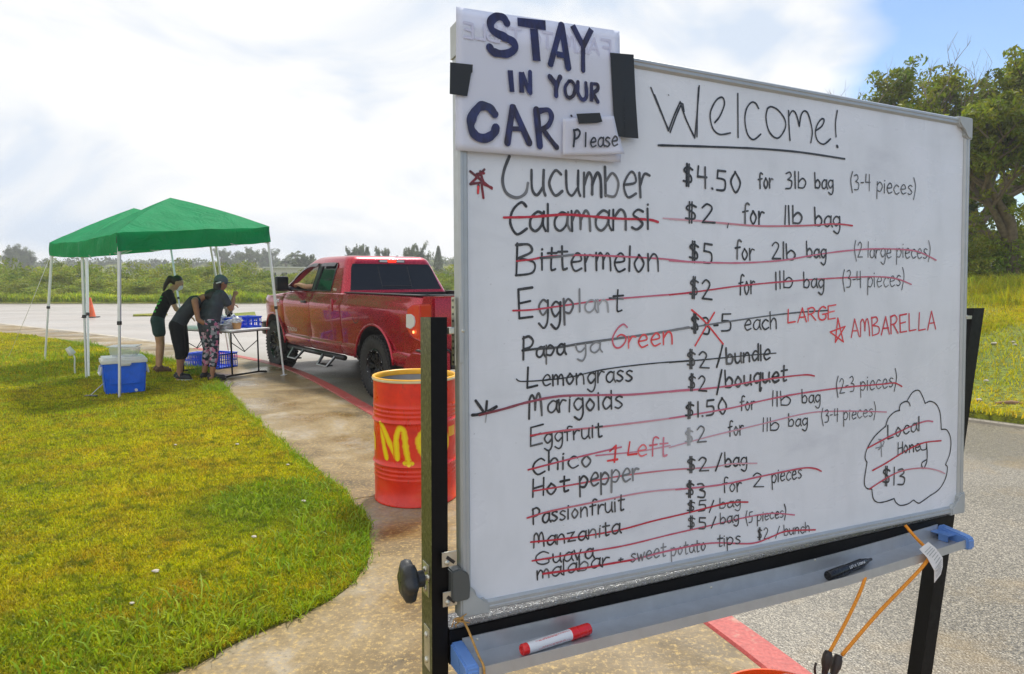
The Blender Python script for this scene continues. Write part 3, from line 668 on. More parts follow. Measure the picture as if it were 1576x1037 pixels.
# left pivot hardware
bm = bmesh.new(); x_, y_, z_ = frame_of(E1)
def knob(c, s=1.0, flip=1):
    ax = -E1*flip; X_, Y_, Z_ = frame_of(ax); Mx = Matrix(((X_.x, Y_.x, Z_.x, c.x), (X_.y, Y_.y, Z_.y, c.y), (X_.z, Y_.z, Z_.z, c.z), (0, 0, 0, 1)))
    bm = bmesh.new(); rings = []
    for (r_, z) in [(.006, -.016), (.0125, -.014), (.0125, -.004), (.022, 0), (.028, .003), (.030, .010), (.028, .017), (.020, .021), (0.001, .022)]:
        ring = []
        for k in range(42):
            a = 2*math.pi*k/42; rr = r_*(1+(.10*math.cos(6*a) if r_ > .015 else 0)); ring.append(bm.verts.new(Mx @ Vector((rr*math.cos(a)*s, rr*math.sin(a)*s, z*s))))
        rings.append(ring)
    for a, b in zip(rings, rings[1:]):
        for k in range(42): bm.faces.new((a[k], a[(k+1) % 42], b[(k+1) % 42], b[k]))
    kb = wbobj('tilt_knob', bm, M_['dark_plastic'], None, 50, False)
    bm = bmesh.new(); tube(bm, [c-ax*.045*s, c-ax*.012*s], .0045*s, 12); bo = wbobj('bolt', bm, M_['steel'], kb, True, False)
ka, kb_ = AB(634, 893, -.02); knob(W(ka+.004, kb_, -.02), 1.0)
ka, kb_ = AB(1489, 735, -.05); pass
def plate(x, y, w, h, c, rot=0, t=.002, mat='steel', nm='bracket_plate', slot=True):
    a, b = AB(x, y, c); bm = bmesh.new(); Mx = Matrix.Translation(B2(a, b, c)) @ Matrix.Rotation(rot, 4, 'Z')
    bx(bm, (0, 0, 0), (w, h, t), Mx, .0006); p = wbobj(nm, bm, M_[mat])
    if slot:
        bm = bmesh.new(); Ms = Mx @ Matrix.Rotation(-.7, 4, 'Z'); bx(bm, (0.002, 0, t/2+.0004), (.016, .005, .0006), Ms); wbobj('slot', bm, M_['trim'], p)
        bm = bmesh.new(); bmesh.ops.create_uvsphere(bm, u_segments=12, v_segments=8, radius=.0042, matrix=Mx @ Matrix.Translation((-.004, -.005, t/2)) @ Matrix.Diagonal((1, 1, .6, 1))); wbobj('screw', bm, M_['steel'], p, True)
plate(691.5, 860, .024, .023, .004); plate(692.5, 921, .023, .023, .004)
bm = bmesh.new(); a, b = AB(707, 893, -.006); pts = [(-.018, -.022), (-.004, -.024), (.010, -.014), (.0125, .006), (.011, .026), (-.012, .027), (-.018, .022)]
prism(bm, [(a+x, -(b+y)) for x, y in pts], -.022, .010); bmesh.ops.bevel(bm, geom=list(bm.edges), offset=.002, segments=2, affect='EDGES'); wbobj('pivot_block', bm, M_['pivot'], None, 30)
def side_plate(x, y, h, c, w=.03):    # plates on the outer (left) face of the left post
    p = TLp; r_ = ray(x, y); q0 = lt-E1*.001; t = (q0-O).dot(E1)/r_.dot(E1); q = O+r_*t
    bm = bmesh.new(); Mx = Matrix(((E1.x, EN.x, E2.x, q.x), (E1.y, EN.y, E2.y, q.y), (E1.z, EN.z, E2.z, q.z), (0, 0, 0, 1)))
    bx(bm, (-.001, 0, 0), (.003, w, h), Mx, .0005); pl = wbobj('side_plate', bm, M_['steel'], None, False, False)
    for s in (-.3, .3):
        bm = bmesh.new(); bmesh.ops.create_uvsphere(bm, u_segments=10, v_segments=6, radius=.005, matrix=Mx @ Matrix.Translation((-.003, 0, h*s)) @ Matrix.Diagonal((.7, 1, 1, 1))); wbobj('screw', bm, M_['steel'], pl, True, False)
side_plate(657, 890, .05, 0, .028); side_plate(659, 995, .066, 0, .026)
# slotted hanging strip and clip on the left side of the frame
a0, b0 = AB(697, 457, -.012); a1, b1 = AB(697, 562, -.012)
bm = bmesh.new(); bx(bm, B2(-.0045, (b0+b1)/2, -.012), (.0018, b1-b0, .014)); st = wbobj('slotted_strip', bm, M_['steel'])
bm = bmesh.new()
for k in range(10): bx(bm, B2(-.0057, b0+(k+.5)*(b1-b0)/10, -.012), (.0008, .0035, .006))
wbobj('slots', bm, M_['trim'], st)
bm = bmesh.new(); bx(bm, B2(-.010, AB(693, 509)[1], -.010), (.010, .011, .012), None, .002); wbobj('latch_bolt', bm, M_['steel'])
bm = bmesh.new(); a_, b_ = AB(701, 508); bx(bm, B2(.0022, b_, .0035), (.0065, .100, .002), None, .0008); wbobj('clip_plate', bm, M_['grey_plastic'])
for (x, y) in ((711, 509), (1486, 487)):
    bm = bmesh.new(); a_, b_ = AB(x, y); bmesh.ops.create_uvsphere(bm, u_segments=14, v_segments=8, radius=.0036, matrix=Matrix.Translation(B2(a_, b_, .003)) @ Matrix.Diagonal((1, 1, .6, 1))); wbobj('screw', bm, M_['steel'], None, True)
bm = bmesh.new(); a_, b_ = AB(1494, 495); bx(bm, B2(BW+.0012, b_, -.008), (.003, .09, .016), None, .0008); wbobj('clip_plate', bm, M_['dark_plastic'])
a_, b_ = AB(1495, 482)
bm = bmesh.new(); bx(bm, B2(BW+.035, b_+.01, -.035), (.08, .008, .008)); wbobj('latch_bolt', bm, M_['steel'])

# ================================================================ HANDWRITING
GL = {
'a': ".85,.85 .5,1 .12,.65 .12,.2 .42,0 .75,.3 .85,.8|.87,1 .84,.35 1,0", 'b': "0,2 .03,.05|.02,.6 .45,1 .82,.6 .6,.05 .04,.08",
'c': ".8,.85 .45,1 .06,.5 .38,0 .85,.18", 'd': ".78,.8 .4,1 .06,.5 .3,0 .74,.3|.80,2 .80,0", 'e': ".06,.5 .75,.6 .68,.95 .4,1 .06,.5 .32,0 .82,.15",
'f': ".78,1.8 .5,1.97 .3,1.5 .28,0|0,.95 .65,1.05", 'g': ".8,.85 .4,1 .06,.55 .38,.05 .78,.4|.82,1 .82,-.25 .52,-.75 .08,-.5", 'h': "0,2 .02,0|.02,.55 .4,1 .7,.75 .72,0",
'i': ".06,1 .06,0|.07,1.45 .1,1.5", 'l': ".06,2 .06,0", 'm': "0,1 .03,0|.03,.5 .28,1 .5,.75 .52,.1|.52,.5 .8,1 1.02,.75 1.08,0", 'n': "0,1 .03,0|.03,.55 .4,1 .7,.75 .76,0",
'o': ".4,1 .06,.5 .38,0 .75,.5 .4,1 .36,1", 'p': "0,1 .03,-.75|.03,.65 .4,1 .8,.6 .5,.05 .05,.12", 'q': ".78,.85 .4,1 .06,.55 .38,.05 .76,.35|.8,1 .8,-.7 .95,-.5",
'r': "0,1 .03,0|.03,.5 .3,.95 .62,.9", 's': ".66,.9 .36,1 .1,.76 .45,.5 .65,.25 .35,0 .05,.1", 't': ".3,1.75 .3,.12 .45,0 .62,.06|0,1.05 .68,1.1", 'u': "0,1 .05,.25 .35,0 .7,.3|.75,1 .74,.3 .86,0",
'v': "0,1 .33,0|.33,0 .7,1", 'w': "0,1 .25,0|.25,0 .5,.8|.5,.8 .7,0|.7,0 .98,1", 'y': "0,1 .12,.4 .4,.25 .7,.6|.78,1 .76,-.1 .5,-.7 .12,-.5", 'z': "0,.95 .7,1|.7,1 .05,.05|.05,.05 .8,.05",
'A': "0,0 .45,2|.45,2 .92,0|.15,.7 .8,.7", 'B': ".05,2 .05,0|0,1.9 .55,1.95 .68,1.5 .1,1.08|.1,1.08 .8,.85 .75,.2 .03,0", 'C': ".9,1.75 .62,2 .18,1.5 .06,.7 .42,0 .95,.35", 'E': ".85,1.98 .05,1.9|.05,1.9 .05,.05|.05,.05 .8,.1|.05,1 .7,1.12",
'F': ".85,2 .05,1.95|.05,1.95 .05,0|.05,1 .7,1.05", 'G': ".85,1.75 .5,2 .1,1.3 .15,.3 .5,0 .85,.3 .85,.85|.5,.85 .98,.9", 'H': ".05,2 .05,0|.85,2 .85,0|.05,.95 .85,1.1", 'I': ".1,2 .1,0", 'K': ".05,2 .05,0|.8,2 .05,.9|.2,1.1 .85,0", 'S': ".8,1.75 .45,2 .1,1.5 .7,.6 .45,0 .05,.2", 'J': ".6,2 .6,.3 .3,0 .05,.3", '7': "0,1.95 .8,1.95|.8,1.95 .3,0", 'L': ".05,2 .03,.05|.03,.05 .8,.12",
'M': ".0,0 .08,1.6|.08,1.6 .3,1.9 .5,1.4 .52,.6|.52,.6 .62,1.5 .85,1.9 1.0,1.2 1.05,0", 'N': ".05,0 .05,2|.05,2 .8,0|.8,0 .8,2", 'O': ".45,2 .05,1 .45,0 .88,1 .45,2 .4,1.98", 'P': ".05,1.95 .07,0|0,1.8 .45,2 .8,1.6 .6,1.1 .08,.9",
'R': ".05,1.95 .05,0|0,1.85 .5,2 .75,1.55 .5,1.1 .08,1|.3,1.05 .85,0", 'T': "0,1.95 .9,2|.45,1.95 .45,0", 'U': ".05,2 .08,.4 .45,0 .8,.4 .85,2", 'W': "0,2 .25,0|.25,0 .5,1.6|.5,1.6 .75,0|.75,0 1,2", 'Y': "0,2 .42,1.0|.85,2 .42,1|.42,1 .42,0", 'D': ".05,2 .05,0|.05,2 .8,1.6 .8,.4 .05,0",
'0': ".4,2 .05,1 .4,0 .75,1 .4,2 .36,2", '1': ".08,2 .08,0", '2': ".03,1.6 .35,2 .65,1.5 .05,.08|.05,.08 .85,.1", '3': ".05,1.85 .45,2 .62,1.55 .25,1.12|.25,1.12 .7,.9 .6,.15 .05,.08", '4': ".12,2 .05,1|.05,1 .72,1.05|.62,2 .62,0", '5': ".72,1.98 .15,1.95|.15,1.95 .1,1.2|.1,1.2 .65,1.1 .62,.2 .05,.05",
'$': ".72,1.6 .35,1.8 .1,1.4 .6,.9 .58,.35 .05,.35|.3,2.1 .28,-.1|.46,2.1 .43,-.1", '(': ".32,2.2 .05,1.1 .32,-.4", ')': ".05,2.2 .32,1.1 .0,-.5", '-': "0,.95 .4,1", '.': ".05,.06 .1,.02", '/': ".55,2.2 0,-.4", '!': ".1,2 .06,.5|.05,.05 .09,.0", '+': "0,.6 .6,.65|.3,1.0 .28,.2"}
GW = {'i': .2, 'l': .15, 'I': .2, '1': .18, 'm': 1.1, 'M': 1.1, 'w': 1.0, '.': .15, '-': .45, '(': .35, ')': .35, '!': .2, ' ': .5, 'r': .6, 't': .65, 'f': .7, 's': .7, '/': .5}
BLK, BLK2 = (.016, .017, .022), (.045, .047, .055); GREY = (.22, .23, .25); LGREY = (.40, .42, .45); RED = (.52, .02, .045); PINK = (.58, .16, .25); LPINK = (.64, .38, .46); RB = (.75, .05, .06)
REG = {0: (0, 0, 1), 1: (690, 0, 3.84), 2: (980, 80, 4.378), 3: (700, 230, 3.575), 4: (1030, 230, 3.142), 5: (700, 500, 4.378), 6: (1030, 520, 3.353), 7: (790, 700, 3.283), 8: (1300, 560, 4.32)}
IW = [1.14]
class Ink:
    def __init__(s, mapper, lift=.0022): s.V = []; s.F = []; s.C = []; s.map = mapper; s.n = 0
    def stroke(s, pts, w, c0, c1=None, curve=True, sub=7, soft=None, square=False):
        """pts in photo pixels; w in metres; ribbon with rounded ends"""
        c1 = c1 or c0; s.n += 1; w = w*IW[0]; z = .00035+(s.n % 23)*.00002
        P = [Vector((p[0], p[1], 0)) for p in pts]
        if curve and len(P) > 2: P = smooth_line(P, sub)
        Q = [Vector(s.map(p.x, p.y)) for p in P]
        Q = [q for i, q in enumerate(Q) if i == 0 or (q-Q[i-1]).length > 1e-5]
        if len(Q) < 2: Q.append(Q[0]+Vector((.0004, 0)))
        n = len(Q); R = []
        nn = []
        for i in range(n):
            d = Q[min(i+1, n-1)]-Q[max(i-1, 0)]; d.normalize(); nn.append((d, Vector((-d.y, d.x))))
        if not square:
            d, m = nn[0]; r = w/2
            for ang in (80, 50, 22): a = math.radians(ang); R.append((Q[0]-d*r*math.sin(a), m*r*math.cos(a), 0))
        for i in range(n):
            wob = 1+.26*noise.noise(Vector((Q[i].x*90, Q[i].y*90, s.n*3.1))); R.append((Q[i], nn[i][1]*(w/2)*wob, i/(n-1)))
        if not square:
            d, m = nn[-1]; r = w/2
            for ang in (22, 50, 80): a = math.radians(ang); R.append((Q[-1]+d*r*math.sin(a), m*r*math.cos(a), 1))
        b = len(s.V); k = 2 if soft is None else 5
        for (q, m, t) in R:
            col = tuple(c0[j]+(c1[j]-c0[j])*t for j in range(3))
            if soft is None:
                for sg in (1, -1): s.V.append((q.x+m.x*sg, q.y+m.y*sg, z)); s.C.append((*col, 1))
            else:
                for sg, f in ((1, 1), (.6, .25), (0, 0), (-.6, .25), (-1, 1)):
                    s.V.append((q.x+m.x*sg, q.y+m.y*sg, z)); s.C.append((*[col[j]*(1-f)+soft[j]*f for j in range(3)], 1))
        for i in range(len(R)-1):
            for j in range(k-1): s.F.append((b+i*k+j, b+i*k+j+1, b+(i+1)*k+j+1, b+(i+1)*k+j))
    def poly(s, reg, pts, w, c0, c1=None, curve=True, **kw):
        ox, oy, sc = REG[reg]; s.stroke([(ox+x/sc, oy+y/sc) for x, y in pts], w, c0, c1, curve, **kw)
    def word(s, reg, text, x0, y0, x1, y1, H, w, c0=BLK, c1=None, xh=.6, lean=0, H1=None):
        ox, oy, sc = REG[reg]; rnd = random.Random(text+str(x0)); H1 = H1 or H
        adv = [GW.get(ch, .85) for ch in text]; gap = .22; tot = sum(adv)+gap*(len(text)-1); pos = 0
        for ch, ad in zip(text, adv):
            if ch != ' ':
                jy = rnd.uniform(-.03, .03)*H; js = rnd.uniform(.95, 1.05); jl = rnd.uniform(-.04, .04)+lean
                tt = (pos+ad/2)/tot; cc = tuple(c0[j]+((c1 or c0)[j]-c0[j])*tt for j in range(3)); Hh = H+(H1-H)*tt
                for st in GL[ch].split('|'):
                    P = []
                    for q in st.split():
                        gx, gy = map(float, q.split(','))
                        if ch.islower(): yy = gy*xh if gy <= 1 else xh+(gy-1)*(1-xh)
                        else: yy = gy/2
                        u = (pos+gx*(1))/tot; X_ = x0+(x1-x0)*u+jl*yy*Hh; Y_ = y0+(y1-y0)*u-yy*Hh*js+jy
                        P.append((ox+X_/sc, oy+Y_/sc))
                    fd = rnd.uniform(0, .03) if rnd.random() < .85 else rnd.uniform(.03, .09); s.stroke(P, w*rnd.uniform(.86, 1.12), tuple(q_+fd for q_ in cc), tuple(q_+fd*1.6 for q_ in cc))
            pos += ad+gap
    def build(s, name, mat, parent, M):
        V = [M @ Vector(v) for v in s.V]; o = raw(name, V, s.F, mat, parent)
        ca = o.data.color_attributes.new('ink', 'FLOAT_COLOR', 'POINT'); ca.data.foreach_set('color', np.array(s.C, np.float32).ravel()); return o
def bmap(x, y): a, b = AB(x, y, -.0035); return (a, -b)
BLOC = WINV @ BM @ Matrix.Translation((0, 0, -.0035))
def row(): return Ink(bmap)
def fin(s, label=None, nm='handwritten_row'):
    o = s.build(nm, M_['ink'], panel, BLOC)
    if label: o['label'] = label
    return o
INKW = 1.14
K1, K2_, K3, KT = .0036, .0029, .0024, .0018
# heading
s = row(); R2 = 2
for P in ([(95, 240), (150, 375), (215, 525)], [(120, 290), (190, 470), (212, 530)], [(215, 525), (250, 430), (292, 335)], [(225, 540), (265, 430), (302, 345)], [(292, 335), (330, 450), (390, 578)], [(310, 350), (318, 400)], [(390, 578), (405, 420), (420, 228)], [(405, 570), (408, 400), (416, 240)]): s.poly(2, P, .0028, BLK2, BLK)
s.poly(2, [(525, 475), (560, 430), (590, 350), (575, 305), (535, 325), (500, 390), (495, 450), (515, 520), (560, 555), (630, 545)], K2_, BLK, BLK2)
s.poly(2, [(680, 280), (682, 575)], K2_, BLK, BLK2); s.poly(2, [(820, 380), (800, 345), (770, 340), (738, 385), (728, 460), (745, 550), (785, 590), (835, 553)], K2_, BLK)
s.poly(2, [(880, 380), (870, 440), (885, 520), (920, 570), (960, 575), (1000, 510), (995, 450), (950, 390), (905, 368), (880, 380)], K2_, BLK)
s.poly(2, [(1022, 395), (1025, 500), (1032, 595)], K2_, BLK); s.poly(2, [(1025, 430), (1045, 398), (1065, 405), (1080, 440), (1095, 500)], K2_, BLK); s.poly(2, [(1095, 500), (1105, 430), (1125, 398), (1150, 410), (1170, 470), (1182, 540), (1172, 610)], K2_, BLK)
s.poly(2, [(1205, 530), (1245, 500), (1262, 460), (1245, 450), (1215, 490), (1203, 545), (1220, 600), (1260, 620), (1305, 585)], K2_, BLK)
s.poly(2, [(1350, 395), (1338, 480), (1342, 570)], K2_, BLK, BLK2); s.poly(2, [(1348, 632), (1352, 640)], .0045, BLK); s.poly(2, [(145, 628), (400, 635), (800, 650), (1100, 675), (1400, 720)], .0034, BLK, BLK2)
s.poly(2, [(212, 288), (214, 292)], .002, GREY); fin(s, 'underlined greeting written across the top of the board', 'handwritten_heading')
# cucumber
s = row(); s.poly(3, [(300, 38), (272, 110), (263, 180), (285, 240), (340, 265), (388, 240), (402, 185)], .0042, BLK2, GREY); s.word(3, 'ucumber', 420, 252, 1072, 262, 172, .0042, BLK2, BLK2, xh=.80)
s.word(4, '$4.50', 65, 168, 350, 215, 98, K1); s.word(4, 'for', 432, 186, 500, 186, 78, .0030); s.word(4, '3lb', 560, 190, 660, 186, 78, .0030); s.word(4, 'bag', 705, 188, 792, 190, 74, .0030, xh=.55); s.word(4, '(3-4 pieces)', 875, 193, 1192, 222, 78, .0022, BLK2, xh=.58)
fin(s, 'handwritten cucumber price row, not struck out')
s = row()
for P in ([(85, 120), (140, 165), (203, 215)], [(162, 110), (120, 155), (85, 190)], [(85, 190), (140, 182), (203, 210)], [(145, 160), (150, 215), (157, 266)], [(130, 195), (127, 240)], [(140, 120), (150, 160), (165, 195)], [(120, 135), (160, 130)]): s.poly(3, P, .0034, (.10, .02, .025), (.25, .02, .03), False)
s.poly(3, [(128, 205), (128, 238)], .003, RB); fin(s, None, 'red_and_black_star')
# calamansi
s = row(); s.word(3, 'C', 298, 468, 385, 468, 180, .0037); s.word(3, 'alamansi', 405, 452, 1075, 438, 152, .0037, xh=.70)
s.word(4, '$2', 75, 350, 220, 358, 92, .0032); s.word(4, 'for', 355, 360, 456, 358, 102, .0036); s.word(4, '1lb', 555, 362, 642, 360, 90, .0034); s.word(4, 'bag', 705, 370, 825, 374, 88, .0034, xh=.55)
s.poly(3, [(270, 374), (430, 370), (600, 358), (750, 368), (900, 380), (1060, 385), (1118, 399)], .0036, RED, RED); s.poly(3, [(1145, 378), (1287, 386)], .0022, LPINK, LPINK)
s.poly(4, [(0, 335), (150, 345), (280, 358), (450, 370), (650, 368), (800, 360), (885, 368)], .0030, LPINK, RED); s.poly(4, [(285, 358), (280, 378)], .002, BLK2); fin(s, 'handwritten calamansi price row struck out in red')
# bittermelon
s = row(); s.word(3, 'B', 332, 692, 438, 695, 172, .0034); s.word(3, 'ittermelon', 475, 660, 1125, 672, 138, .0033, xh=.68); s.poly(3, [(470, 597), (560, 590), (650, 578)], .0034, BLK2, GREY)
s.word(4, '$5', 95, 535, 215, 560, 94, .0032); s.word(4, 'for', 318, 530, 410, 532, 92, .0032); s.word(4, '2lb', 495, 530, 610, 532, 80, .0030); s.word(4, 'bag', 665, 520, 757, 525, 76, .0030, xh=.55); s.word(4, '(2 large pieces)', 895, 522, 1262, 525, 78, .0020, BLK2, xh=.58)
s.poly(3, [(340, 614), (430, 603), (500, 590), (640, 582), (760, 582), (950, 590), (1150, 602), (1287, 618)], .0027, RED, PINK); s.poly(4, [(0, 537), (150, 545), (350, 548), (550, 535), (700, 510), (850, 490), (1000, 480), (1150, 485), (1220, 500), (1290, 535)], .0027, PINK, PINK); fin(s, 'handwritten bittermelon price row struck out in red')
# eggplant
s = row(); s.word(3, 'E', 350, 930, 432, 925, 178, .0036); s.word(3, 'gg', 458, 912, 580, 925, 125, .0034, xh=.70); s.word(3, 'p', 600, 900, 655, 900, 118, .0036, (.1, .1, .11), xh=.68); s.word(3, 'lan', 682, 893, 850, 893, 118, .0030, GREY, LGREY, xh=.60); s.word(3, 't', 868, 888, 920, 886, 128, .0030, BLK, xh=.62)
s.word(4, '$2', 95, 715, 205, 730, 96, .0032); s.word(4, 'for', 335, 700, 412, 698, 98, .0028); s.word(4, '1lb', 512, 675, 597, 668, 85, .0028); s.word(4, 'bag', 650, 668, 747, 668, 74, .0028, xh=.55); s.word(4, '(3-4 pieces)', 838, 670, 1135, 660, 82, .0020, BLK2, xh=.58)
s.poly(3, [(320, 886), (430, 881), (600, 858), (800, 830), (1000, 812), (1287, 790)], .0026, RED, PINK); s.poly(4, [(0, 703), (150, 685), (350, 658), (600, 635), (800, 622), (1000, 615), (1100, 625), (1170, 652)], .0026, RED, PINK); s.poly(3, [(850, 818), (925, 822)], .003, BLK2, GREY); fin(s, 'handwritten eggplant price row struck out in red')
# papaya
s = row(); s.word(5, 'P', 455, 228, 528, 228, 158, .0032); s.word(5, 'apa', 545, 218, 740, 200, 115, .0032, xh=.62); s.word(5, 'ya', 815, 195, 980, 182, 110, .0026, GREY, GREY, xh=.62)
s.poly(5, [(1160, 15), (1135, -5), (1095, 25), (1062, 90), (1075, 145), (1110, 152), (1145, 118), (1150, 80), (1120, 65), (1095, 78)], .0026, PINK, RB); s.word(5, 'reen', 1168, 155, 1470, 128, 100, .0028, RB, RB, xh=.80)
s.word(4, '$3', 105, 880, 200, 900, 84, .0032); s.poly(4, [(217, 850), (234, 849)], .004, BLK); s.word(4, '5', 250, 880, 308, 880, 90, .0030); s.word(4, 'each', 362, 872, 522, 866, 78, .0028, xh=.62)
s.word(4, 'LARGE', 572, 840, 805, 818, 66, .0026, RB); s.poly(4, [(108, 775), (170, 830), (260, 940)], .003, RB); s.poly(4, [(218, 788), (170, 870), (125, 948)], .003, RB)
s.poly(5, [(455, 172), (560, 160), (700, 150), (850, 125), (1100, 90), (1350, 55), (1576, 15)], .0036, BLK, GREY); s.poly(4, [(0, 878), (200, 845), (450, 808), (620, 788), (765, 778)], .0026, GREY, BLK2); fin(s, 'handwritten papaya price row with red notes, struck out in black')
s = row(); s.poly(4, [(815, 815), (803, 932)], .0028, RB); s.poly(4, [(815, 815), (842, 930)], .0028, RB, None, False); s.poly(4, [(803, 932), (850, 855)], .0028, RB, None, False); s.poly(4, [(778, 882), (850, 855)], .0028, RB, None, False); s.poly(4, [(778, 882), (842, 930)], .0028, RB, None, False); s.word(4, 'AMBARELLA', 880, 908, 1285, 868, 88, .0028, (.62, .025, .05)); fin(s, 'red star and ambarella written in capitals')
# lemongrass
s = row(); s.word(5, 'L', 485, 425, 560, 412, 142, .0032); s.word(5, 'emongrass', 588, 412, 1195, 375, 112, .0028, xh=.64); s.word(6, '$2', 90, 150, 205, 158, 86, .0030); s.poly(6, [(275, 35), (262, 90), (245, 150)], .0036, BLK); s.word(6, 'bundle', 295, 135, 520, 108, 82, .0038, xh=.60)
s.poly(5, [(415, 365), (450, 380), (600, 372), (780, 350), (1000, 300), (1300, 262), (1576, 240)], .0020, BLK, BLK); s.poly(6, [(0, 127), (200, 110), (400, 90), (550, 78)], .0020, BLK, BLK2); fin(s, 'handwritten lemongrass price row struck out in black')
# marigolds
s = row(); s.word(5, 'M', 500, 630, 590, 605, 158, .0034); s.word(5, 'arigolds', 620, 592, 1130, 560, 118, .0030, xh=.68); s.word(6, '$2', 95, 268, 192, 278, 80, .0028); s.poly(6, [(270, 165), (258, 225), (245, 290)], .0036, BLK); s.word(6, 'bouquet', 290, 258, 605, 218, 88, .0038, xh=.58)
s.poly(5, [(140, 510), (165, 545), (188, 578)], .0040, BLK); s.poly(5, [(215, 515), (210, 575)], .0040, BLK); s.poly(5, [(117, 607), (170, 600), (235, 575), (280, 550)], .0042, BLK); s.poly(5, [(215, 585), (205, 655)], .0016, GREY, LGREY); s.poly(5, [(165, 607), (330, 565), (490, 520), (700, 480), (950, 472), (1200, 468), (1576, 435)], .0034, (.16, .02, .03), PINK)
s.poly(6, [(0, 277), (150, 265), (300, 248), (430, 225), (560, 205), (700, 190), (748, 196)], .0028, PINK, RED); fin(s, 'handwritten marigolds price row struck out in red')
# eggfruit
s = row(); s.word(5, 'E', 505, 818, 592, 800, 140, .0028); s.word(5, 'ggfruit', 600, 800, 992, 750, 96, .0026, xh=.66); s.word(6, '$1.50', 80, 412, 302, 392, 78, .0030); s.word(6, 'for', 365, 376, 442, 368, 72, .0026); s.word(6, '1lb', 528, 352, 627, 346, 76, .0024); s.word(6, 'bag', 685, 335, 778, 332, 70, .0024, xh=.55); s.word(6, '(2-3 pieces)', 860, 290, 1172, 250, 82, .0020, BLK2, xh=.58)
s.poly(5, [(510, 745), (700, 715), (950, 690), (1250, 655), (1576, 612)], .0028, RED, LPINK); s.poly(6, [(0, 415), (300, 365), (450, 330), (620, 295), (800, 268), (950, 250), (1100, 238), (1160, 232), (1200, 250)], .0028, PINK, RED); fin(s, 'handwritten eggfruit price row struck out in red')
# chico
s = row(); s.word(7, 'C', 95, 98, 152, 95, 80, .0030); s.word(7, 'hico', 178, 76, 396, 58, 92, .0030, xh=.62); s.poly(5, [(1044, 850), (1085, 812)], .0028, RB, None, False); s.poly(5, [(1085, 812), (1075, 922)], .0034, RB); s.poly(5, [(1030, 915), (1095, 905)], .0034, RB)
s.poly(5, [(1178, 788), (1165, 875)], .0028, RB); s.poly(5, [(1165, 875), (1225, 868)], .0030, RB); s.word(5, 'eft', 1228, 885, 1430, 878, 130, .0028, RB, PINK, xh=.58)
s.word(6, '$2', 80, 548, 190, 540, 82, .0026, LGREY, BLK2); s.word(6, 'for', 305, 510, 382, 500, 78, .0026); s.word(6, '1lb', 480, 482, 567, 474, 68, .0022); s.word(6, 'bag', 615, 458, 712, 450, 66, .0022, xh=.55); s.word(6, '(3-4 pieces)', 785, 440, 1065, 402, 68, .0019, BLK2, xh=.58)
s.poly(7, [(75, 75), (190, 45), (350, 5), (545, -40)], .0026, RED, PINK); s.poly(5, [(950, 880), (1250, 850), (1450, 812)], .0022, PINK, LPINK); s.poly(6, [(0, 565), (200, 510), (450, 450), (700, 390), (850, 378), (1000, 378), (1120, 382)], .0022, LPINK, PINK); fin(s, 'handwritten chico price row with a red note, struck out')
# hot pepper
s = row(); s.word(7, 'Hot', 95, 215, 280, 182, 88, .0032, xh=.62); s.word(7, 'pepper', 335, 168, 632, 122, 84, .0032, BLK, GREY, xh=.72); s.word(6, '$2', 90, 690, 202, 686, 72, .0030); s.poly(6, [(270, 595), (255, 640), (238, 685)], .003, BLK); s.word(6, 'bag', 288, 668, 400, 655, 76, .0030, xh=.55)
s.poly(7, [(100, 182), (300, 150), (550, 105), (800, 75), (1000, 62), (1100, 45), (1230, 42)], .0024, RED, LPINK); fin(s, 'handwritten hot pepper price row struck out in red')
# passionfruit
s = row(); s.word(7, 'Passionfruit', 98, 350, 558, 278, 82, .0026, xh=.58); s.word(6, '$3', 85, 815, 192, 830, 74, .0030); s.word(6, 'for', 275, 800, 372, 790, 76, .0024); s.word(6, '2', 432, 772, 487, 772, 74, .0024); s.word(6, 'pieces', 530, 748, 682, 722, 72, .0022, xh=.6)
s.poly(7, [(70, 318), (180, 285), (400, 240), (650, 190), (850, 170)], .0026, RED, LPINK); s.poly(7, [(820, 175), (1050, 150), (1250, 108), (1450, 68), (1520, 68), (1555, 82)], .0028, PINK, RED); fin(s, 'handwritten passionfruit price row struck out in red')
# manzanita
s = row(); s.word(7, 'Manzanita', 103, 470, 537, 396, 72, .0026, xh=.64); s.word(7, '$5', 875, 290, 978, 282, 56, .0024); s.poly(7, [(1012, 230), (990, 290)], .0024, BLK); s.word(7, 'bag', 1042, 272, 1147, 258, 54, .0022, BLK2, xh=.58)
s.poly(7, [(88, 440), (300, 418), (530, 380), (700, 335), (870, 295), (1000, 262), (1100, 240), (1185, 238)], .0026, RED, RED); fin(s, 'handwritten manzanita price row struck out in red')
# guava
s = row(); s.word(7, 'G', 108, 552, 178, 550, 62, .0026); s.word(7, 'uava', 200, 545, 402, 520, 62, .0026, xh=.75); s.word(7, '$5', 880, 372, 978, 375, 60, .0024); s.poly(7, [(1022, 312), (1000, 368)], .0024, BLK); s.word(7, 'bag', 1045, 350, 1138, 335, 56, .0022, BLK2, xh=.58); s.word(7, '(5 pieces)', 1175, 345, 1378, 312, 56, .0019, BLK2, xh=.58)
s.poly(7, [(95, 535), (300, 500), (550, 460), (800, 400), (1000, 355), (1150, 320), (1300, 295), (1420, 303)], .0024, RED, PINK); fin(s, 'handwritten guava price row struck out in red')
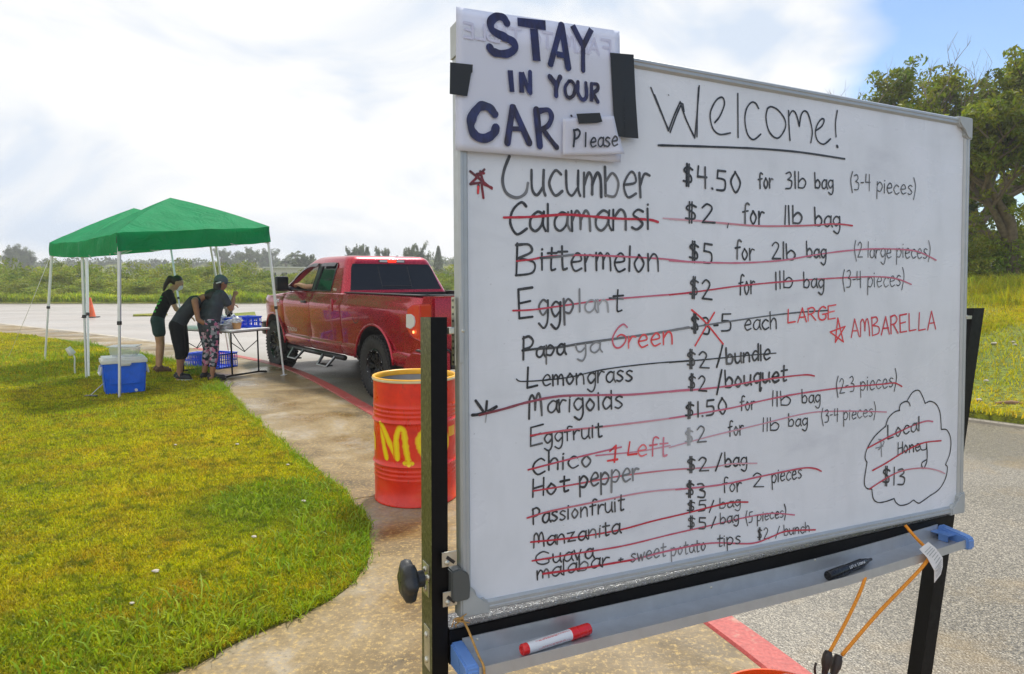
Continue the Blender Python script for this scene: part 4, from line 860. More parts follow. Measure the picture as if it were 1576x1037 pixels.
# malabar
s = row(); s.word(7, 'malabar', 120, 632, 482, 558, 80, .0024, xh=.58); s.word(7, '+', 532, 545, 562, 540, 45, .0022); s.word(7, 'sweet', 592, 542, 770, 510, 68, .0022, BLK2, GREY, xh=.6); s.word(7, 'potato', 798, 512, 972, 480, 66, .0022, GREY, BLK2, xh=.6); s.word(7, 'tips', 1030, 462, 1147, 446, 62, .0022, xh=.6)
s.word(7, '$2', 1232, 424, 1292, 428, 56, .0020); s.poly(7, [(1345, 360), (1325, 420)], .002, BLK2); s.word(7, 'bunch', 1368, 408, 1498, 388, 52, .0020, BLK2, xh=.62)
s.poly(7, [(150, 600), (350, 572), (600, 530)], .0032, RED, RED); s.poly(7, [(600, 530), (800, 480), (1000, 445), (1200, 447), (1300, 415), (1380, 385), (1525, 378)], .0028, PINK, RED); fin(s, 'handwritten malabar and sweet potato tips row struck out in red')
# honey cloud
s = row()
for P in ([(415, 245), (450, 190), (490, 175), (515, 210), (535, 262)], [(535, 262), (570, 248), (610, 270), (635, 330), (642, 435)], [(642, 435), (680, 440), (705, 500), (700, 590), (670, 670)], [(670, 670), (683, 690), (670, 760), (630, 830), (575, 872)], [(575, 870), (520, 910), (490, 925), (458, 905)], [(455, 905), (420, 930), (370, 940), (340, 920), (328, 895)], [(328, 895), (270, 915), (220, 920), (190, 895), (180, 832)], [(180, 832), (145, 825), (130, 780), (148, 655)], [(148, 655), (135, 620), (150, 560), (200, 480), (270, 415)], [(270, 418), (290, 360), (330, 320), (365, 308)], [(362, 305), (370, 270), (400, 250), (425, 255), (435, 278)]): s.poly(8, P, .0024, BLK, BLK)
s.word(8, 'Local', 285, 502, 497, 440, 95, .0028, xh=.6); s.word(8, 'Hone', 352, 598, 500, 575, 78, .0028, xh=.62); s.poly(8, [(500, 540), (510, 570), (540, 565), (545, 530)], .0026, BLK); s.poly(8, [(545, 530), (547, 640), (522, 695), (512, 660), (545, 635)], .0026, BLK); s.word(8, '$13', 250, 800, 405, 806, 112, .0034)
s.poly(8, [(205, 560), (255, 545)], .0018, GREY); s.poly(8, [(240, 500), (245, 615)], .0018, GREY); s.poly(8, [(225, 500), (262, 520), (225, 570)], .002, GREY)
s.poly(8, [(150, 560), (300, 480), (450, 410), (540, 380), (585, 383)], .0030, RED, PINK); s.poly(8, [(185, 708), (280, 655), (400, 580), (520, 525), (640, 510)], .0030, RED, RED); s.poly(8, [(165, 830), (300, 745), (400, 705), (520, 692), (610, 705), (665, 728)], .0028, RED, LPINK)
fin(s, 'cloud outline round the local honey price, struck out in red', 'handwritten_cloud')

IW[0] = 1.0
# ================================================================ PAPER SIGN
def pmap(c):
    def f(x, y): a, b = AB(x, y, c); return (a, -b)
    return f
def sheet(name, pxy, c, mat, parent, t=.0004, nx=24, ny=18, amp=.0025, seed=0, root=None, curl=0):
    """curled sheet from 4 pixel corners TL,TR,BR,BL"""
    A = [Vector(AB(x, y, c)) for x, y in pxy]; V = []; Fs = []
    for side in (0, 1):
        for j in range(ny+1):
            for i in range(nx+1):
                u, v = i/nx, j/ny; p = A[0].lerp(A[1], u).lerp(A[3].lerp(A[2], u), v)
                z = amp*noise.noise(Vector((u*3+seed, v*2.4, seed)))+.0012+curl*max(0, u+v-1.45)**1.5
                V.append(root @ BM @ Vector((p.x, -p.y, c+z-(t if side else 0))))
    m = (nx+1); S = m*(ny+1)
    for j in range(ny):
        for i in range(nx):
            q = (j*m+i, j*m+i+1, (j+1)*m+i+1, (j+1)*m+i); Fs.append(q[::-1]); Fs.append(tuple(k+S for k in q))
    bd = [i for i in range(m)]+[j*m+nx for j in range(1, ny+1)]+[ny*m+i for i in range(nx-1, -1, -1)]+[j*m for j in range(ny-1, 0, -1)]
    for k in range(len(bd)): a, b = bd[k], bd[(k+1) % len(bd)]; Fs.append((a, b, b+S, a+S))
    return raw(name, V, Fs, mat, parent, True)
ps = empty('paper_sign', W(.14, .12, 0), 0, 'white paper sign lettered STAY IN YOUR CAR taped to top left of the whiteboard', 'paper sign'); PINV = Matrix.Translation(-Vector(ps.location))
c_p = .0065; IW[0] = 1.12
sheet('paper_sheet', [(701.5, 10.5), (953, 48), (955, 250), (700.5, 231)], c_p, M_['paper'], ps, seed=2, root=PINV, amp=.0016)
s = Ink(pmap(c_p+.0035)); NV = (.020, .022, .075); NB = (.028, .02, .03); r = 1
s.poly(1, [(345, 135), (325, 105), (285, 98), (250, 130), (262, 180), (330, 218), (385, 250), (390, 290), (340, 318), (270, 308), (244, 280)], .0110, NV, NV)
s.poly(1, [(408, 128), (575, 150)], .0130, NV, NV, square=True); s.poly(1, [(505, 170), (522, 360)], .0125, NV, NV, square=True)
s.poly(1, [(665, 152), (605, 375)], .0105, NV, NV); s.poly(1, [(668, 150), (708, 398)], .0105, NV, NV); s.poly(1, [(640, 320), (700, 330)], .0080, NV, NV, square=True)
s.poly(1, [(733, 150), (792, 265)], .0090, NB, NB, square=True); s.poly(1, [(845, 172), (795, 275)], .0090, (.05, .05, .08), NB, square=True); s.poly(1, [(795, 262), (796, 415)], .0075, NB, NB)
s.poly(1, [(365, 415), (376, 543)], .0080, NV, NV, square=True); s.poly(1, [(428, 425), (434, 548)], .0068, NV, NV, square=True); s.poly(1, [(432, 428), (480, 548)], .0068, NV, NV, square=True); s.poly(1, [(482, 425), (484, 550)], .0060, NV, NV)
s.poly(1, [(598, 452), (640, 505)], .0072, NB, NB); s.poly(1, [(660, 455), (638, 510), (636, 565)], .0072, NB, NB); s.poly(1, [(712, 480), (690, 515), (695, 560), (715, 578), (740, 560), (748, 515), (730, 482), (712, 480)], .0055, NB, NB)
s.poly(1, [(765, 485), (765, 545), (790, 588), (815, 570), (812, 492)], .0060, NB, NB); s.poly(1, [(845, 492), (845, 600)], .0062, NB, NB, square=True); s.poly(1, [(845, 495), (880, 500), (880, 530), (850, 550)], .0055, NB, NB); s.poly(1, [(852, 548), (882, 602)], .0062, NB, NB)
s.poly(1, [(272, 672), (240, 635), (190, 628), (145, 680), (132, 745), (160, 800), (215, 818), (265, 790), (280, 755)], .0120, (.035, .04, .075), NV)
s.poly(1, [(378, 635), (348, 845)], .0095, NB, NB); s.poly(1, [(385, 635), (478, 845)], .0095, NB, NB); s.poly(1, [(368, 760), (445, 762)], .0068, NB, NB, square=True)
s.poly(1, [(520, 648), (540, 862)], .0098, NB, NV); s.poly(1, [(540, 655), (590, 650), (610, 690), (590, 740), (550, 765)], .0078, NB, NB); s.poly(1, [(560, 765), (600, 820), (640, 870)], .0080, NB, NB)
s.poly(1, [(725, 683), (728, 686)], .003, NB); s.build('lettering', M_['thick_ink'], ps, PINV @ BM @ Matrix.Translation((0, 0, c_p+.0035)))
# print on the back of the sheet showing through, mirrored
s = Ink(pmap(c_p+.0028)); T_ = (.60, .62, .80)
def mirrored(text, x0, y0, x1, y1, H):
    txt = text[::-1]; adv = [GW.get(c, .85) for c in txt]; tot = sum(adv)+.25*(len(txt)-1); pos = 0
    for ch, ad in zip(txt, adv):
        if ch != ' ':
            for st in GL[ch].split('|'):
                P = []
                for q in st.split():
                    gx, gy = map(float, q.split(',')); u = (pos+ad-gx)/tot; P.append((x0+(x1-x0)*u, y0+(y1-y0)*u-gy/2*H))
                s.stroke(P, .0034, T_, T_)
        pos += ad+.25
mirrored('FARM TO TABLE', 714, 58, 940, 86, 24); s.build('show_through_print', M_['ink'], ps, PINV @ BM @ Matrix.Translation((0, 0, c_p+.0028)))
def tape_piece(px, c, nm='tape', parent=ps, inv=PINV, seed=1):
    A = [AB(x, y, c) for x, y in px]; bm = bmesh.new(); prism(bm, [(a, -b) for a, b in A], c, c+.0006)
    bmesh.ops.transform(bm, matrix=inv @ BM, verts=bm.verts); return obj(nm, bm, M_['tape'], parent)
tape_piece([(692.6, 95.8), (727.5, 99.5), (727, 111), (725, 113), (719, 148), (692, 144.5)], c_p+.0042); tape_piece([(939, 81), (975, 84), (978, 150), (982.3, 213), (962, 211.5), (947, 209), (944, 170)], c_p+.0042)
s = Ink(pmap(c_p+.0049)); s.stroke([(960.5, 150), (961.5, 211)], .0008, (.005, .005, .006)); s.build('tape_seam', M_['ink'], ps, PINV @ BM @ Matrix.Translation((0, 0, c_p+.0049)))
IW[0] = 1.0
nt_ = empty('paper_note', W(.24, .19, c_p+.004), 0, 'small white paper note reading Please stuck over the sign corner', 'paper note'); NINV = Matrix.Translation(-Vector(nt_.location)); cn_ = c_p+.006
sheet('paper_sheet', [(865.5, 183), (944, 178.5), (957, 238), (865.5, 239)], cn_, M_['paper2'], nt_, seed=9, root=NINV, amp=.001, nx=14, ny=10, curl=.02)
s = Ink(pmap(cn_+.0036)); PB = (.012, .013, .02)
s.poly(1, [(742, 768), (746, 800), (740, 864)], .0038, PB); s.poly(1, [(742, 772), (765, 765), (778, 785), (765, 812), (744, 822)], .0034, PB); s.poly(1, [(812, 785), (810, 864)], .0032, PB); s.word(1, 'ease', 838, 868, 1000, 862, 72, .0028, PB, xh=.72)
s.build('lettering', M_['ink'], nt_, NINV @ BM @ Matrix.Translation((0, 0, cn_+.0036)))
tape_piece([(887, 175), (923, 173.5), (926.8, 187.3), (919, 189), (891, 190.4)], cn_+.0045, 'tape', nt_, NINV)

# ================================================================ MARKERS, STRING, CORDS, BUCKET
def marker(p0, p1, r, col_body, col_cap, col_tip, label, flip=False, text=False):
    d = (p1-p0); L_ = d.length; root = empty('marker', p0, 0, label, 'marker pen'); X_, Y_, Z_ = frame_of(d)
    Mx = Matrix(((X_.x, Y_.x, Z_.x, 0), (X_.y, Y_.y, Z_.y, 0), (X_.z, Y_.z, Z_.z, 0), (0, 0, 0, 1)))
    def seg(nm, prof, mat, par=root):
        bm = bmesh.new(); lathe(bm, prof, 28, Mx); return obj(nm, bm, M_[mat], par, 35)
    return root, Mx, L_, seg
pa, pb = AB(799, 998, .042); p0 = W(*AB(803, 997, .040), .040); p1 = W(*AB(907, 967, .040), .040)
trb = .9610
def tp(x, c, r):     # point on the tray floor
    return W(x, trb+TBf(x)-r-.0014, c)
xa = AB(803, 997, .046)[0]; xb = AB(907, 966, .030)[0]
r_ = .0088; p0 = tp(xa, .046, r_); p1 = tp(xb, .030, r_)
root, Mx, L_, seg = marker(p0, p1, r_, 0, 0, 0, 'white marker with red cap lying on the tray, left of the black one')
seg('end_plug', [(0, .0015), (.0045, .0015), (.0050, 0), (.0078, 0), (.0088, .0015), (.0088, .010)], 'red_plastic'); seg('barrel', [(.0086, .010), (.0086, L_*.70)], 'white_plastic'); seg('cap', [(.0086, L_*.70), (.0094, L_*.705), (.0097, L_*.76), (.0094, L_*.80), (.0098, L_*.97), (.0088, L_*.995), (.0, L_)], 'red_plastic')
def cyl_ink(seg_root, Mx, r, items, mat):
    """items: (t0,t1,angle,width) printed lines along the barrel"""
    bm = bmesh.new()
    for (z0, z1, a0, a1) in items:
        n_ = 4; prev = None
        for k in range(n_+1):
            a = a0+(a1-a0)*k/n_; q = [bm.verts.new(Mx @ Vector((r*math.cos(a), r*math.sin(a), z))) for z in (z0, z1)]
            if prev: bm.faces.new((prev[0], q[0], q[1], prev[1]))
            prev = q
    obj('printed_lines', bm, M_[mat], seg_root)
# find the angle that faces the camera
def face_angle(Mx, p, off=0):
    v = (O-Vector(p)).normalized(); l = Mx.inverted() @ v; return math.atan2(l.y, l.x)+off
fa = face_angle(Mx, p0)
rr = random.Random(4); it = []
for a_off, (z0, z1) in ((.55, (.25, .55)), (.75, (.2, .66)), (-.75, (.18, .68)), (-.62, (.22, .5)), (-.9, (.3, .64))):
    for s_ in (1,):
        z = z0
        while z < z1: dz = rr.uniform(.015, .05); it.append((L_*z, L_*(z+dz), fa+a_off, fa+a_off+.07)); z += dz+.008
cyl_ink(root, Mx, .00875, it, 'red_plastic')
r_ = .0085; xa = AB(1270, 880, .040)[0]; xb = AB(1344, 861, .032)[0]; p0 = tp(xa, .046, r_); p1 = tp(xb, .030, r_)
root, Mx, L_, seg = marker(p0, p1, r_, 0, 0, 0, 'black permanent marker with white lettering lying on the tray right of the red one')
seg('cap', [(0, .001), (.005, .001), (.0055, 0), (.0082, 0), (.0092, .002), (.0096, L_*.22), (.0092, L_*.36)], 'marker_black'); seg('barrel', [(.0086, L_*.36), (.0088, L_*.74)], 'marker_black'); seg('shoulder', [(.0088, L_*.74), (.0072, L_*.80), (.0055, L_*.86), (.0035, L_*.90), (.0028, L_*.97), (0, L_)], 'marker_black')
fa = face_angle(Mx, p0); sI = Ink(lambda x, y: (x, y)); txt = 'MARKS A LOT'
V = []
def on_cyl(I, r): return [Mx @ Vector((r*math.cos(fa+v[1]), r*math.sin(fa+v[1]), v[0])) for v in I.V]
adv = [GW.get(c, .85) for c in txt]; tot = sum(adv)+.25*(len(txt)-1); pos = 0
for ch, ad in zip(txt, adv):
    if ch != ' ':
        for st in GL[ch].split('|'):
            P = []
            for q in st.split(): gx, gy = map(float, q.split(',')); P.append((L_*(.74-.34*(pos+gx)/tot), -.25+gy/2*.55))
            I2 = [Vector((a, b, 0)) for a, b in P]; I2 = smooth_line(I2, 3) if len(I2) > 2 else I2
            bm_pts = I2
            for a_, b_ in zip(I2, I2[1:]):
                d = (b_-a_); d2 = Vector((d.x, d.y*.0088, 0)); 
                if d2.length < 1e-6: continue
                m_ = Vector((-d2.y, d2.x, 0)).normalized()*.0004; m_ = Vector((m_.x, m_.y/.0088, 0)); bq = len(sI.V)
                for q in (a_+m_, a_-m_, b_-m_, b_+m_): sI.V.append((q.x, q.y, 0)); sI.C.append((.8, .8, .82, 1))
                sI.F.append((bq, bq+1, bq+2, bq+3))
    pos += ad+.25
V = on_cyl(sI, .0091); raw('lettering', V, sI.F, M_['white_plastic'], root)
cyl_ink(root, Mx, .0089, [(L_*.80-.0015, L_*.80, fa-1.2, fa+1.2)], 'white_plastic') if False else None
# tan string at the left end of the tray
st = [W(-.014, .880, -.010), W(-.006, .892, .006), W(.002, .903, .012), W(.000, .915, .008), W(.006, .93, .012), W(.013, .945, .035), W(.0125, .9365, .0655), W(.012, .950, .0685), W(.012, .99, .060), W(.011, 1.06, .045)]
st = []
for (x, y, c) in [(703, 952, .002), (711, 953, .006), (718, 964, .008), (727, 985, .022), (737, 1010, .045), (744, 1024, .0675), (745.5, 1037, .069), (746, 1060, .066), (744, 1090, .05)]:
    a, b = AB(x, y, c); st.append(W(a, b, c))
bm = bmesh.new(); tube(bm, smooth_line(st, 6), .0019, 8)
for k in range(7):
    a0 = st[1]+Vector((random.uniform(-.002, .002),)*3); tube(bm, [a0, a0+E1*random.uniform(-.02, .012)+E2*random.uniform(-.006, .008)+EN*.004, a0+E1*random.uniform(-.024, .02)+E2*random.uniform(-.012, .01)+EN*.004], .0009, 5)
o = obj('string', bm, M_['twine'], None, True); tag(o, 'frayed tan string knotted at the left end of the marker tray', 'string')
# bungee cords and bucket
def BP(x, y, c): a, b = AB(x, y, c); return W(a, b, c)
bc = empty('bungee_cord', BP(1340, 880, .07), 0, 'orange bungee cord looped over the tray with dark hooks holding the bucket', 'bungee cord'); BI = -Vector(bc.location)
def bobj(nm, bm, mat, par=bc, sm=True):
    bmesh.ops.translate(bm, vec=BI, verts=bm.verts); return obj(nm, bm, M_[mat], par, sm)
hookz = .10
bm = bmesh.new(); tube(bm, smooth_line([BP(1393, 808, .0085), BP(1410, 828, .03), BP(1430, 848, .060), BP(1432, 853, .070), BP(1426, 864, .072), BP(1408, 885, .074), BP(1350, 945, .088), BP(1296, 1008, hookz)], 5), .0034, 10); bobj('cord', bm, 'bungee')
bm = bmesh.new(); tube(bm, smooth_line([BP(1331, 884, .050), BP(1331, 891, .066), BP(1322, 915, .072), BP(1303, 955, .085), BP(1277, 1003, hookz)], 5), .0032, 10); bobj('cord', bm, 'bungee')
for (x, y, dx) in ((1275, 1002, -7), (1291, 1008, -12)):
    bm = bmesh.new(); A = BP(x, y, hookz); Bp = BP(x+dx*.4, y+17, hookz); Cp = BP(x+dx, y+40, hookz); tube(bm, [A, A.lerp(Bp, .4), Bp, Bp.lerp(Cp, .5), Cp], [.006, .0088, .0095, .006, .0045], 12); bobj('hook_sleeve', bm, 'hook')
bm = bmesh.new(); tube(bm, smooth_line([BP(1256, 1020, hookz), BP(1254, 1030, hookz), BP(1257, 1043, hookz), BP(1266, 1046, hookz), BP(1271, 1036, hookz)], 4), .0022, 8); bobj('hook', bm, 'hook')
# white care tag on the cord
bm = bmesh.new(); tg = [[BP(1429, 834, .075), BP(1415, 845, .075)], [BP(1440, 843, .078), BP(1427, 858, .080)], [BP(1451, 858, .078), BP(1438, 878, .084)], [BP(1451, 872, .078), BP(1438, 885, .080)], [BP(1448, 884, .076), BP(1438, 897, .078)]]
V = []
for k, (a, b) in enumerate(tg): V += [a, b]
for off in (EN*.0,): pass
n_ = len(V); VV = [v+BI for v in V]+[v+BI-EN*.0005 for v in V]; Fs = []
for k in range(len(tg)-1): Fs += [(2*k, 2*k+1, 2*k+3, 2*k+2), (n_+2*k+2, n_+2*k+3, n_+2*k+1, n_+2*k)]
for a, b in [(2*k, 2*k+2) for k in range(4)]+[(2*k+3, 2*k+1) for k in range(4)]+[(1, 0), (2*4, 2*4+1)]: Fs.append((a, b, b+n_, a+n_))
tagp = raw('care_tag', VV, Fs, M_['white_plastic'], bc)
bm = bmesh.new()
for k in range(13):
    t = .12+k*.062; 
    def tpnt(t, u):
        f = t*(len(tg)-1); i_ = min(int(f), len(tg)-2); q = f-i_; return tg[i_][0].lerp(tg[i_+1][0], q).lerp(tg[i_][1].lerp(tg[i_+1][1], q), u)
    for u0 in (.15,):
        u1 = random.uniform(.6, .88); a, b, c, d = tpnt(t, u0), tpnt(t, u1), tpnt(t+.018, u1), tpnt(t+.018, u0); bm.faces.new([bm.verts.new(v+EN*.0006+(O-v).normalized()*.0006) for v in (a, b, c, d)])
bobj('printed_lines', bm, 'grey_plastic', tagp, False)
# bucket
bkp = BP(1207, 1086, .105); Rb = .118
bk = empty('bucket', (bkp.x, bkp.y, bkp.z-.24), 0, 'orange plastic bucket hanging from the bungee hooks below the tray', 'bucket')
bm = bmesh.new(); prof = [(0, 0), (Rb*.8, 0), (Rb*.82, .004), (Rb*.93, .205), (Rb*1.0, .207), (Rb*1.0, .235), (Rb*.985, .24), (Rb*.955, .24), (Rb*.94, .23), (Rb*.79, .006), (0, .005)]; lathe(bm, prof, 56); bmesh.ops.remove_doubles(bm, verts=bm.verts, dist=1e-5); obj('body', bm, M_['bucket'], bk, 40)
hk = BP(1256, 1046, hookz)-Vector(bk.location)
bm = bmesh.new(); e0 = Vector((Rb*.9, Rb*.45, .22)); e1 = Vector((-Rb*.95, -.2*Rb, .22)); tube(bm, smooth_line([e1, Vector((-Rb*.5, -Rb*.0, .238)), Vector((Rb*.2, Rb*.7, .245)), hk+Vector((0, 0, -.004)), hk+Vector((.02, .01, -.012)), e0], 6), .0022, 8); obj('handle', bm, M_['chrome'], bk, True)
bm = bmesh.new(); tube(bm, [hk+Vector((-.008, 0, .0)), hk+Vector((.03, .012, .0))], .0062, 12); obj('handle_grip', bm, M_['white_plastic'], bk, True)
# ================================================================ DRUM
dc = G(642, 771); DR, DH = .292, .885; dc = Vector((-.695, 4.83, 0))
dm = empty('oil_drum', dc, 0, 'red steel oil drum with yellow rim and sprayed yellow letters on the pavement', 'drum')
bm = bmesh.new(); prof = [(DR-.004, .0), (DR+.004, .002), (DR+.005, .012), (DR, .016)]
def rib(z, h, w): return [(DR, z-w), (DR+h*.5, z-w*.5), (DR+h, z), (DR+h*.5, z+w*.5), (DR, z+w)]
for z in (.185, .215, .245): prof += rib(z, .004, .012)
prof += rib(.285, .011, .016)
prof += [(DR, .33), (DR, .56)]
prof += rib(.585, .011, .016)
for z in (.625, .655, .685): prof += rib(z, .004, .012)
prof += [(DR, .72), (DR, .868)]
lathe(bm, prof, 96); obj('body', bm, M_['drum'], dm, 60)
bm = bmesh.new(); lathe(bm, [(0, .02), (DR-.006, .02), (DR-.006, .870)], 64); obj('inside', bm, M_['drum_in'], dm, True)
bm = bmesh.new(); lathe(bm, [(DR-.010, .845), (DR-.011, .876), (DR-.002, .886), (DR+.006, .883), (DR+.008, .872), (DR+.002, .864)], 96); obj('rim', bm, M_['yellow'], dm, True)
bm = bmesh.new(); lathe(bm, [(DR+.0062, .860), (DR+.0095, .867), (DR+.0088, .8745), (DR+.0063, .8772)], 96); obj('rim_bead', bm, simple('pale_rim_edge', (.72, .60, .38), .4), dm, True)
# sprayed letters wrapped on the wall
def drum_hit(x, y):
    r_ = ray(x, y); ox, oy = O.x-dc.x, O.y-dc.y; a = r_.x**2+r_.y**2; b = 2*(ox*r_.x+oy*r_.y); c = ox*ox+oy*oy-DR*DR; disc = max(0, b*b-4*a*c)
    t = (-b-math.sqrt(disc))/(2*a); q = O+r_*t; return math.atan2(q.y-dc.y, q.x-dc.x), q.z
def dmap(x, y): a, z = drum_hit(x, y); return (a*DR, z)
s = Ink(dmap); YL = (.92, .72, .005); SR = (.80, .03, .006); REG[9] = (540, 540, 3.989)
for P in ([(188, 450), (200, 560), (218, 650)], [(192, 455), (240, 570), (285, 655)], [(285, 655), (278, 540), (300, 480), (325, 500), (338, 600), (355, 690)], [(440, 500), (415, 545), (425, 600), (450, 640)], [(138, 470), (148, 530), (150, 585)]): s.poly(9, P, .052, YL, YL, soft=SR)
s.poly(9, [(335, 690), (372, 692)], .040, YL, YL, soft=SR); s.poly(9, [(450, 640), (520, 660), (580, 600), (585, 520), (540, 470), (470, 470)], .052, YL, YL, soft=SR)
V = []
for v in s.V:
    a = v[0]/DR; bulge = .0007+(v[2]-.00035)*8
    for z0 in (.285, .585): bulge = max(bulge, .0007+.0115*max(0, 1-abs(v[1]-z0)/.018))
    V.append(((DR+bulge)*math.cos(a), (DR+bulge)*math.sin(a), v[1]))
o = raw('sprayed_letters', V, s.F, M_['spray'], dm); ca = o.data.color_attributes.new('ink', 'FLOAT_COLOR', 'POINT'); ca.data.foreach_set('color', np.array(s.C, np.float32).ravel())
a0, z0 = drum_hit(691, 671); a1, z1 = drum_hit(699, 661)
bm = bmesh.new(); n_ = 6; aa = a0-.02; 
ring = [[bm.verts.new(((DR+.001)*math.cos(aa+k*.06), (DR+.001)*math.sin(aa+k*.06), z)) for z in (.465, .535)] for k in range(n_)]
for p, q in zip(ring, ring[1:]): bm.faces.new((p[0], q[0], q[1], p[1]))
obj('yellow_sticker', bm, M_['yellow'], dm)

# ================================================================ TRUCK
TD = Vector((-.622, .783, 0)).normalized(); TLf = Vector((-TD.y, TD.x, 0))   # forward, outward left
TR0 = Vector((-1.87, 9.2, RZ))
org = TR0 - TD*1.15 - TLf*1.0
tk = empty('pickup_truck', org, 0, 'wet dark red four door pickup truck stopped beside the red kerb', 'pickup truck')
tk.matrix_world = Matrix(((TD.x, TLf.x, 0, org.x), (TD.y, TLf.y, 0, org.y), (0, 0, 1, RZ), (0, 0, 0, 1)))
def belt(s):        # height of the shoulder line
    return 1.425 if s < 4.0 else (1.425-(s-4.0)*.055 if s < 4.6 else 1.392-(s-4.6)*.085-(max(0, s-5.4)**2)*.5)
def halfw(s):
    w = 1.0
    if s < .25: w -= .035*(1-s/.25)**2
    if s > 5.2: w -= .16*((s-5.2)/.65)**2
    return w
def sect(s, inset=0, hood=False):
    w = halfw(s)-inset; zt = belt(s)-inset*.5; zb = .50+inset
    pts = [(0, zb), (w-.16, zb), (w-.05, zb+.01), (w-.028, zb+.05), (w-.010, .60), (w-.001, .645), (w-.012, .672), (w-.040, .70), (w-.036, .78), (w-.020, .90), (w-.010, 1.02), (w-.004, 1.14), (w-.0, 1.22), (w-.012, 1.275), (w-.040, 1.325), (w-.052, zt-.055), (w-.062, zt-.02), (w-.085, zt-.002), (w-.13, zt)]
    if hood: pts += [(w-.30, zt+.02), (w-.36, zt+.045), (0, zt+.075)]
    else: pts += [(0, zt)]
    return pts
def shell(name, s0, s1, n, mat, parent=tk, hood=False, cut=None, edge=.0):
    bm = bmesh.new(); rows = []
    for i in range(n+1):
        s = s0+(s1-s0)*i/n; P = sect(s, 0 if 0 < i < n else edge, hood); full = [(y, z) for y, z in P]+[(-y, z) for y, z in P[-2:0:-1]]
        rows.append([bm.verts.new((s, y, z)) for y, z in full])
    m = len(rows[0])
    for a, b in zip(rows, rows[1:]):
        for k in range(m): bm.faces.new((a[k], a[(k+1) % m], b[(k+1) % m], b[k]))
    bm.faces.new(rows[0]); bm.faces.new(rows[-1][::-1])
    o = obj(name, bm, [mat, M_['trim']], parent)
    if cut: boolean(o, cut); [bpy.data.objects.remove(c) for c in cut if not c.get('keep')]
    o.data.shade_smooth(); o.data.set_sharp_from_angle(angle=math.radians(28)); return o
WS0, WS1 = 1.20, 5.08; ZC = .435
def wellcut(s):
    bm = bmesh.new(); Mx = Matrix.Translation((s, 0, ZC+.03)) @ Matrix.Rotation(math.pi/2, 4, 'X')
    out_ = []
    for sg in (1, -1):
        bm = bmesh.new(); 
        ring = [(.55*math.cos(2*math.pi*k/40), .545*math.sin(2*math.pi*k/40)) for k in range(40)]
        lo = [bm.verts.new((s+x, sg*.60, ZC+.02+z)) for x, z in ring]; hi = [bm.verts.new((s+x, sg*1.2, ZC+.02+z)) for x, z in ring]
        bm.faces.new(lo); bm.faces.new(hi[::-1])
        for k in range(40): bm.faces.new((lo[k], lo[(k+1) % 40], hi[(k+1) % 40], hi[k]))
        c = cutter(bm, M_['trim']); c.matrix_world = tk.matrix_world; out_.append(c)
    return out_
def boxcut(c, s, mat='trim'):
    bm = bmesh.new(); bx(bm, c, s); o = cutter(bm, M_[mat]); o.matrix_world = tk.matrix_world; return o
bpy.context.view_layer.update()
bed = shell('bed', .02, 2.230, 16, M_['paint'], cut=[*wellcut(WS0), boxcut((1.13, 0, 1.35), (2.08, 1.66, .9))], edge=.008)
shell('rear_door', 2.248, 3.395, 8, M_['paint'], edge=.006); shell('front_door', 3.411, 4.552, 8, M_['paint'], edge=.006)
shell('front_body', 4.570, 5.84, 16, M_['paint'], hood=True, cut=wellcut(WS1), edge=.02)
bm = bmesh.new(); bx(bm, (3.4, 0, .93), (2.6, 1.8, .8)); obj('light_block_core', bm, M_['trim'], tk)  # dark core added to block light behind the door gaps
bm = bmesh.new(); bx(bm, (2.9, 0, .50), (5.0, .9, .16)); bx(bm, (WS0, 0, ZC), (.12, 1.5, .12)); bx(bm, (WS1, 0, ZC), (.12, 1.5, .12)); bmesh.ops.create_uvsphere(bm, u_segments=12, v_segments=8, radius=.19, matrix=Matrix.Translation((WS0, 0, ZC))); obj('chassis', bm, M_['trim'], tk)
bm = bmesh.new(); tube(bm, smooth_line([Vector((3.6, .3, .42)), Vector((2.6, .35, .40)), Vector((1.75, .5, .46)), Vector((.6, .62, .48)), Vector((.1, .65, .45))], 5), .04, 10); obj('exhaust_pipe', bm, M_['steel'], tk, True)
# bed rail caps, tailgate, bumper
bm = bmesh.new()
for sg in (1, -1): bx(bm, (1.13, sg*.875, 1.433), (2.16, .115, .016), None, .006)
bx(bm, (.045, 0, 1.433), (.07, 1.62, .016), None, .006); obj('bed_rail_cap', bm, M_['trim'], tk)
bm = bmesh.new(); bx(bm, (.005, 0, 1.07), (.05, 1.52, .66), None, .02); tg_ = obj('tailgate', bm, M_['paint'], tk, 30)
bm = bmesh.new(); bx(bm, (-.024, 0, 1.16), (.02, .30, .10), None, .008); obj('handle', bm, M_['trim'], tg_)
bm = bmesh.new(); bx(bm, (-.022, 0, .98), (.02, 1.3, .012), None, .004); obj('crease', bm, M_['paint'], tg_)
for sg in (1, -1):
    bm = bmesh.new(); pts = [(-.16, .47), (.30, .47), (.40, .52), (.16, .74), (-.16, .74)]
    lo = [bm.verts.new((x, sg*.62, z)) for x, z in pts]; hi = [bm.verts.new((x+(.05 if x < 0 else 0), sg*1.0, z)) for x, z in pts]
    bm.faces.new(lo[::-1]); bm.faces.new(hi)
    for k in range(5): bm.faces.new((lo[k], lo[(k+1) % 5], hi[(k+1) % 5], hi[k]))
    bmesh.ops.bevel(bm, geom=list(bm.edges), offset=.02, segments=3, affect='EDGES'); obj('bumper_corner', bm, M_['paint'], tk, 35)
    bm = bmesh.new(); bx(bm, (-.03, sg*.80, .755), (.24, .36, .022), None, .008); obj('bumper_step_pad', bm, M_['trim'], tk)
    bm = bmesh.new(); bx(bm, (-.02, sg*.93, .769), (.16, .09, .008), None, .003); obj('bumper_chrome_strip', bm, M_['chrome'], tk)
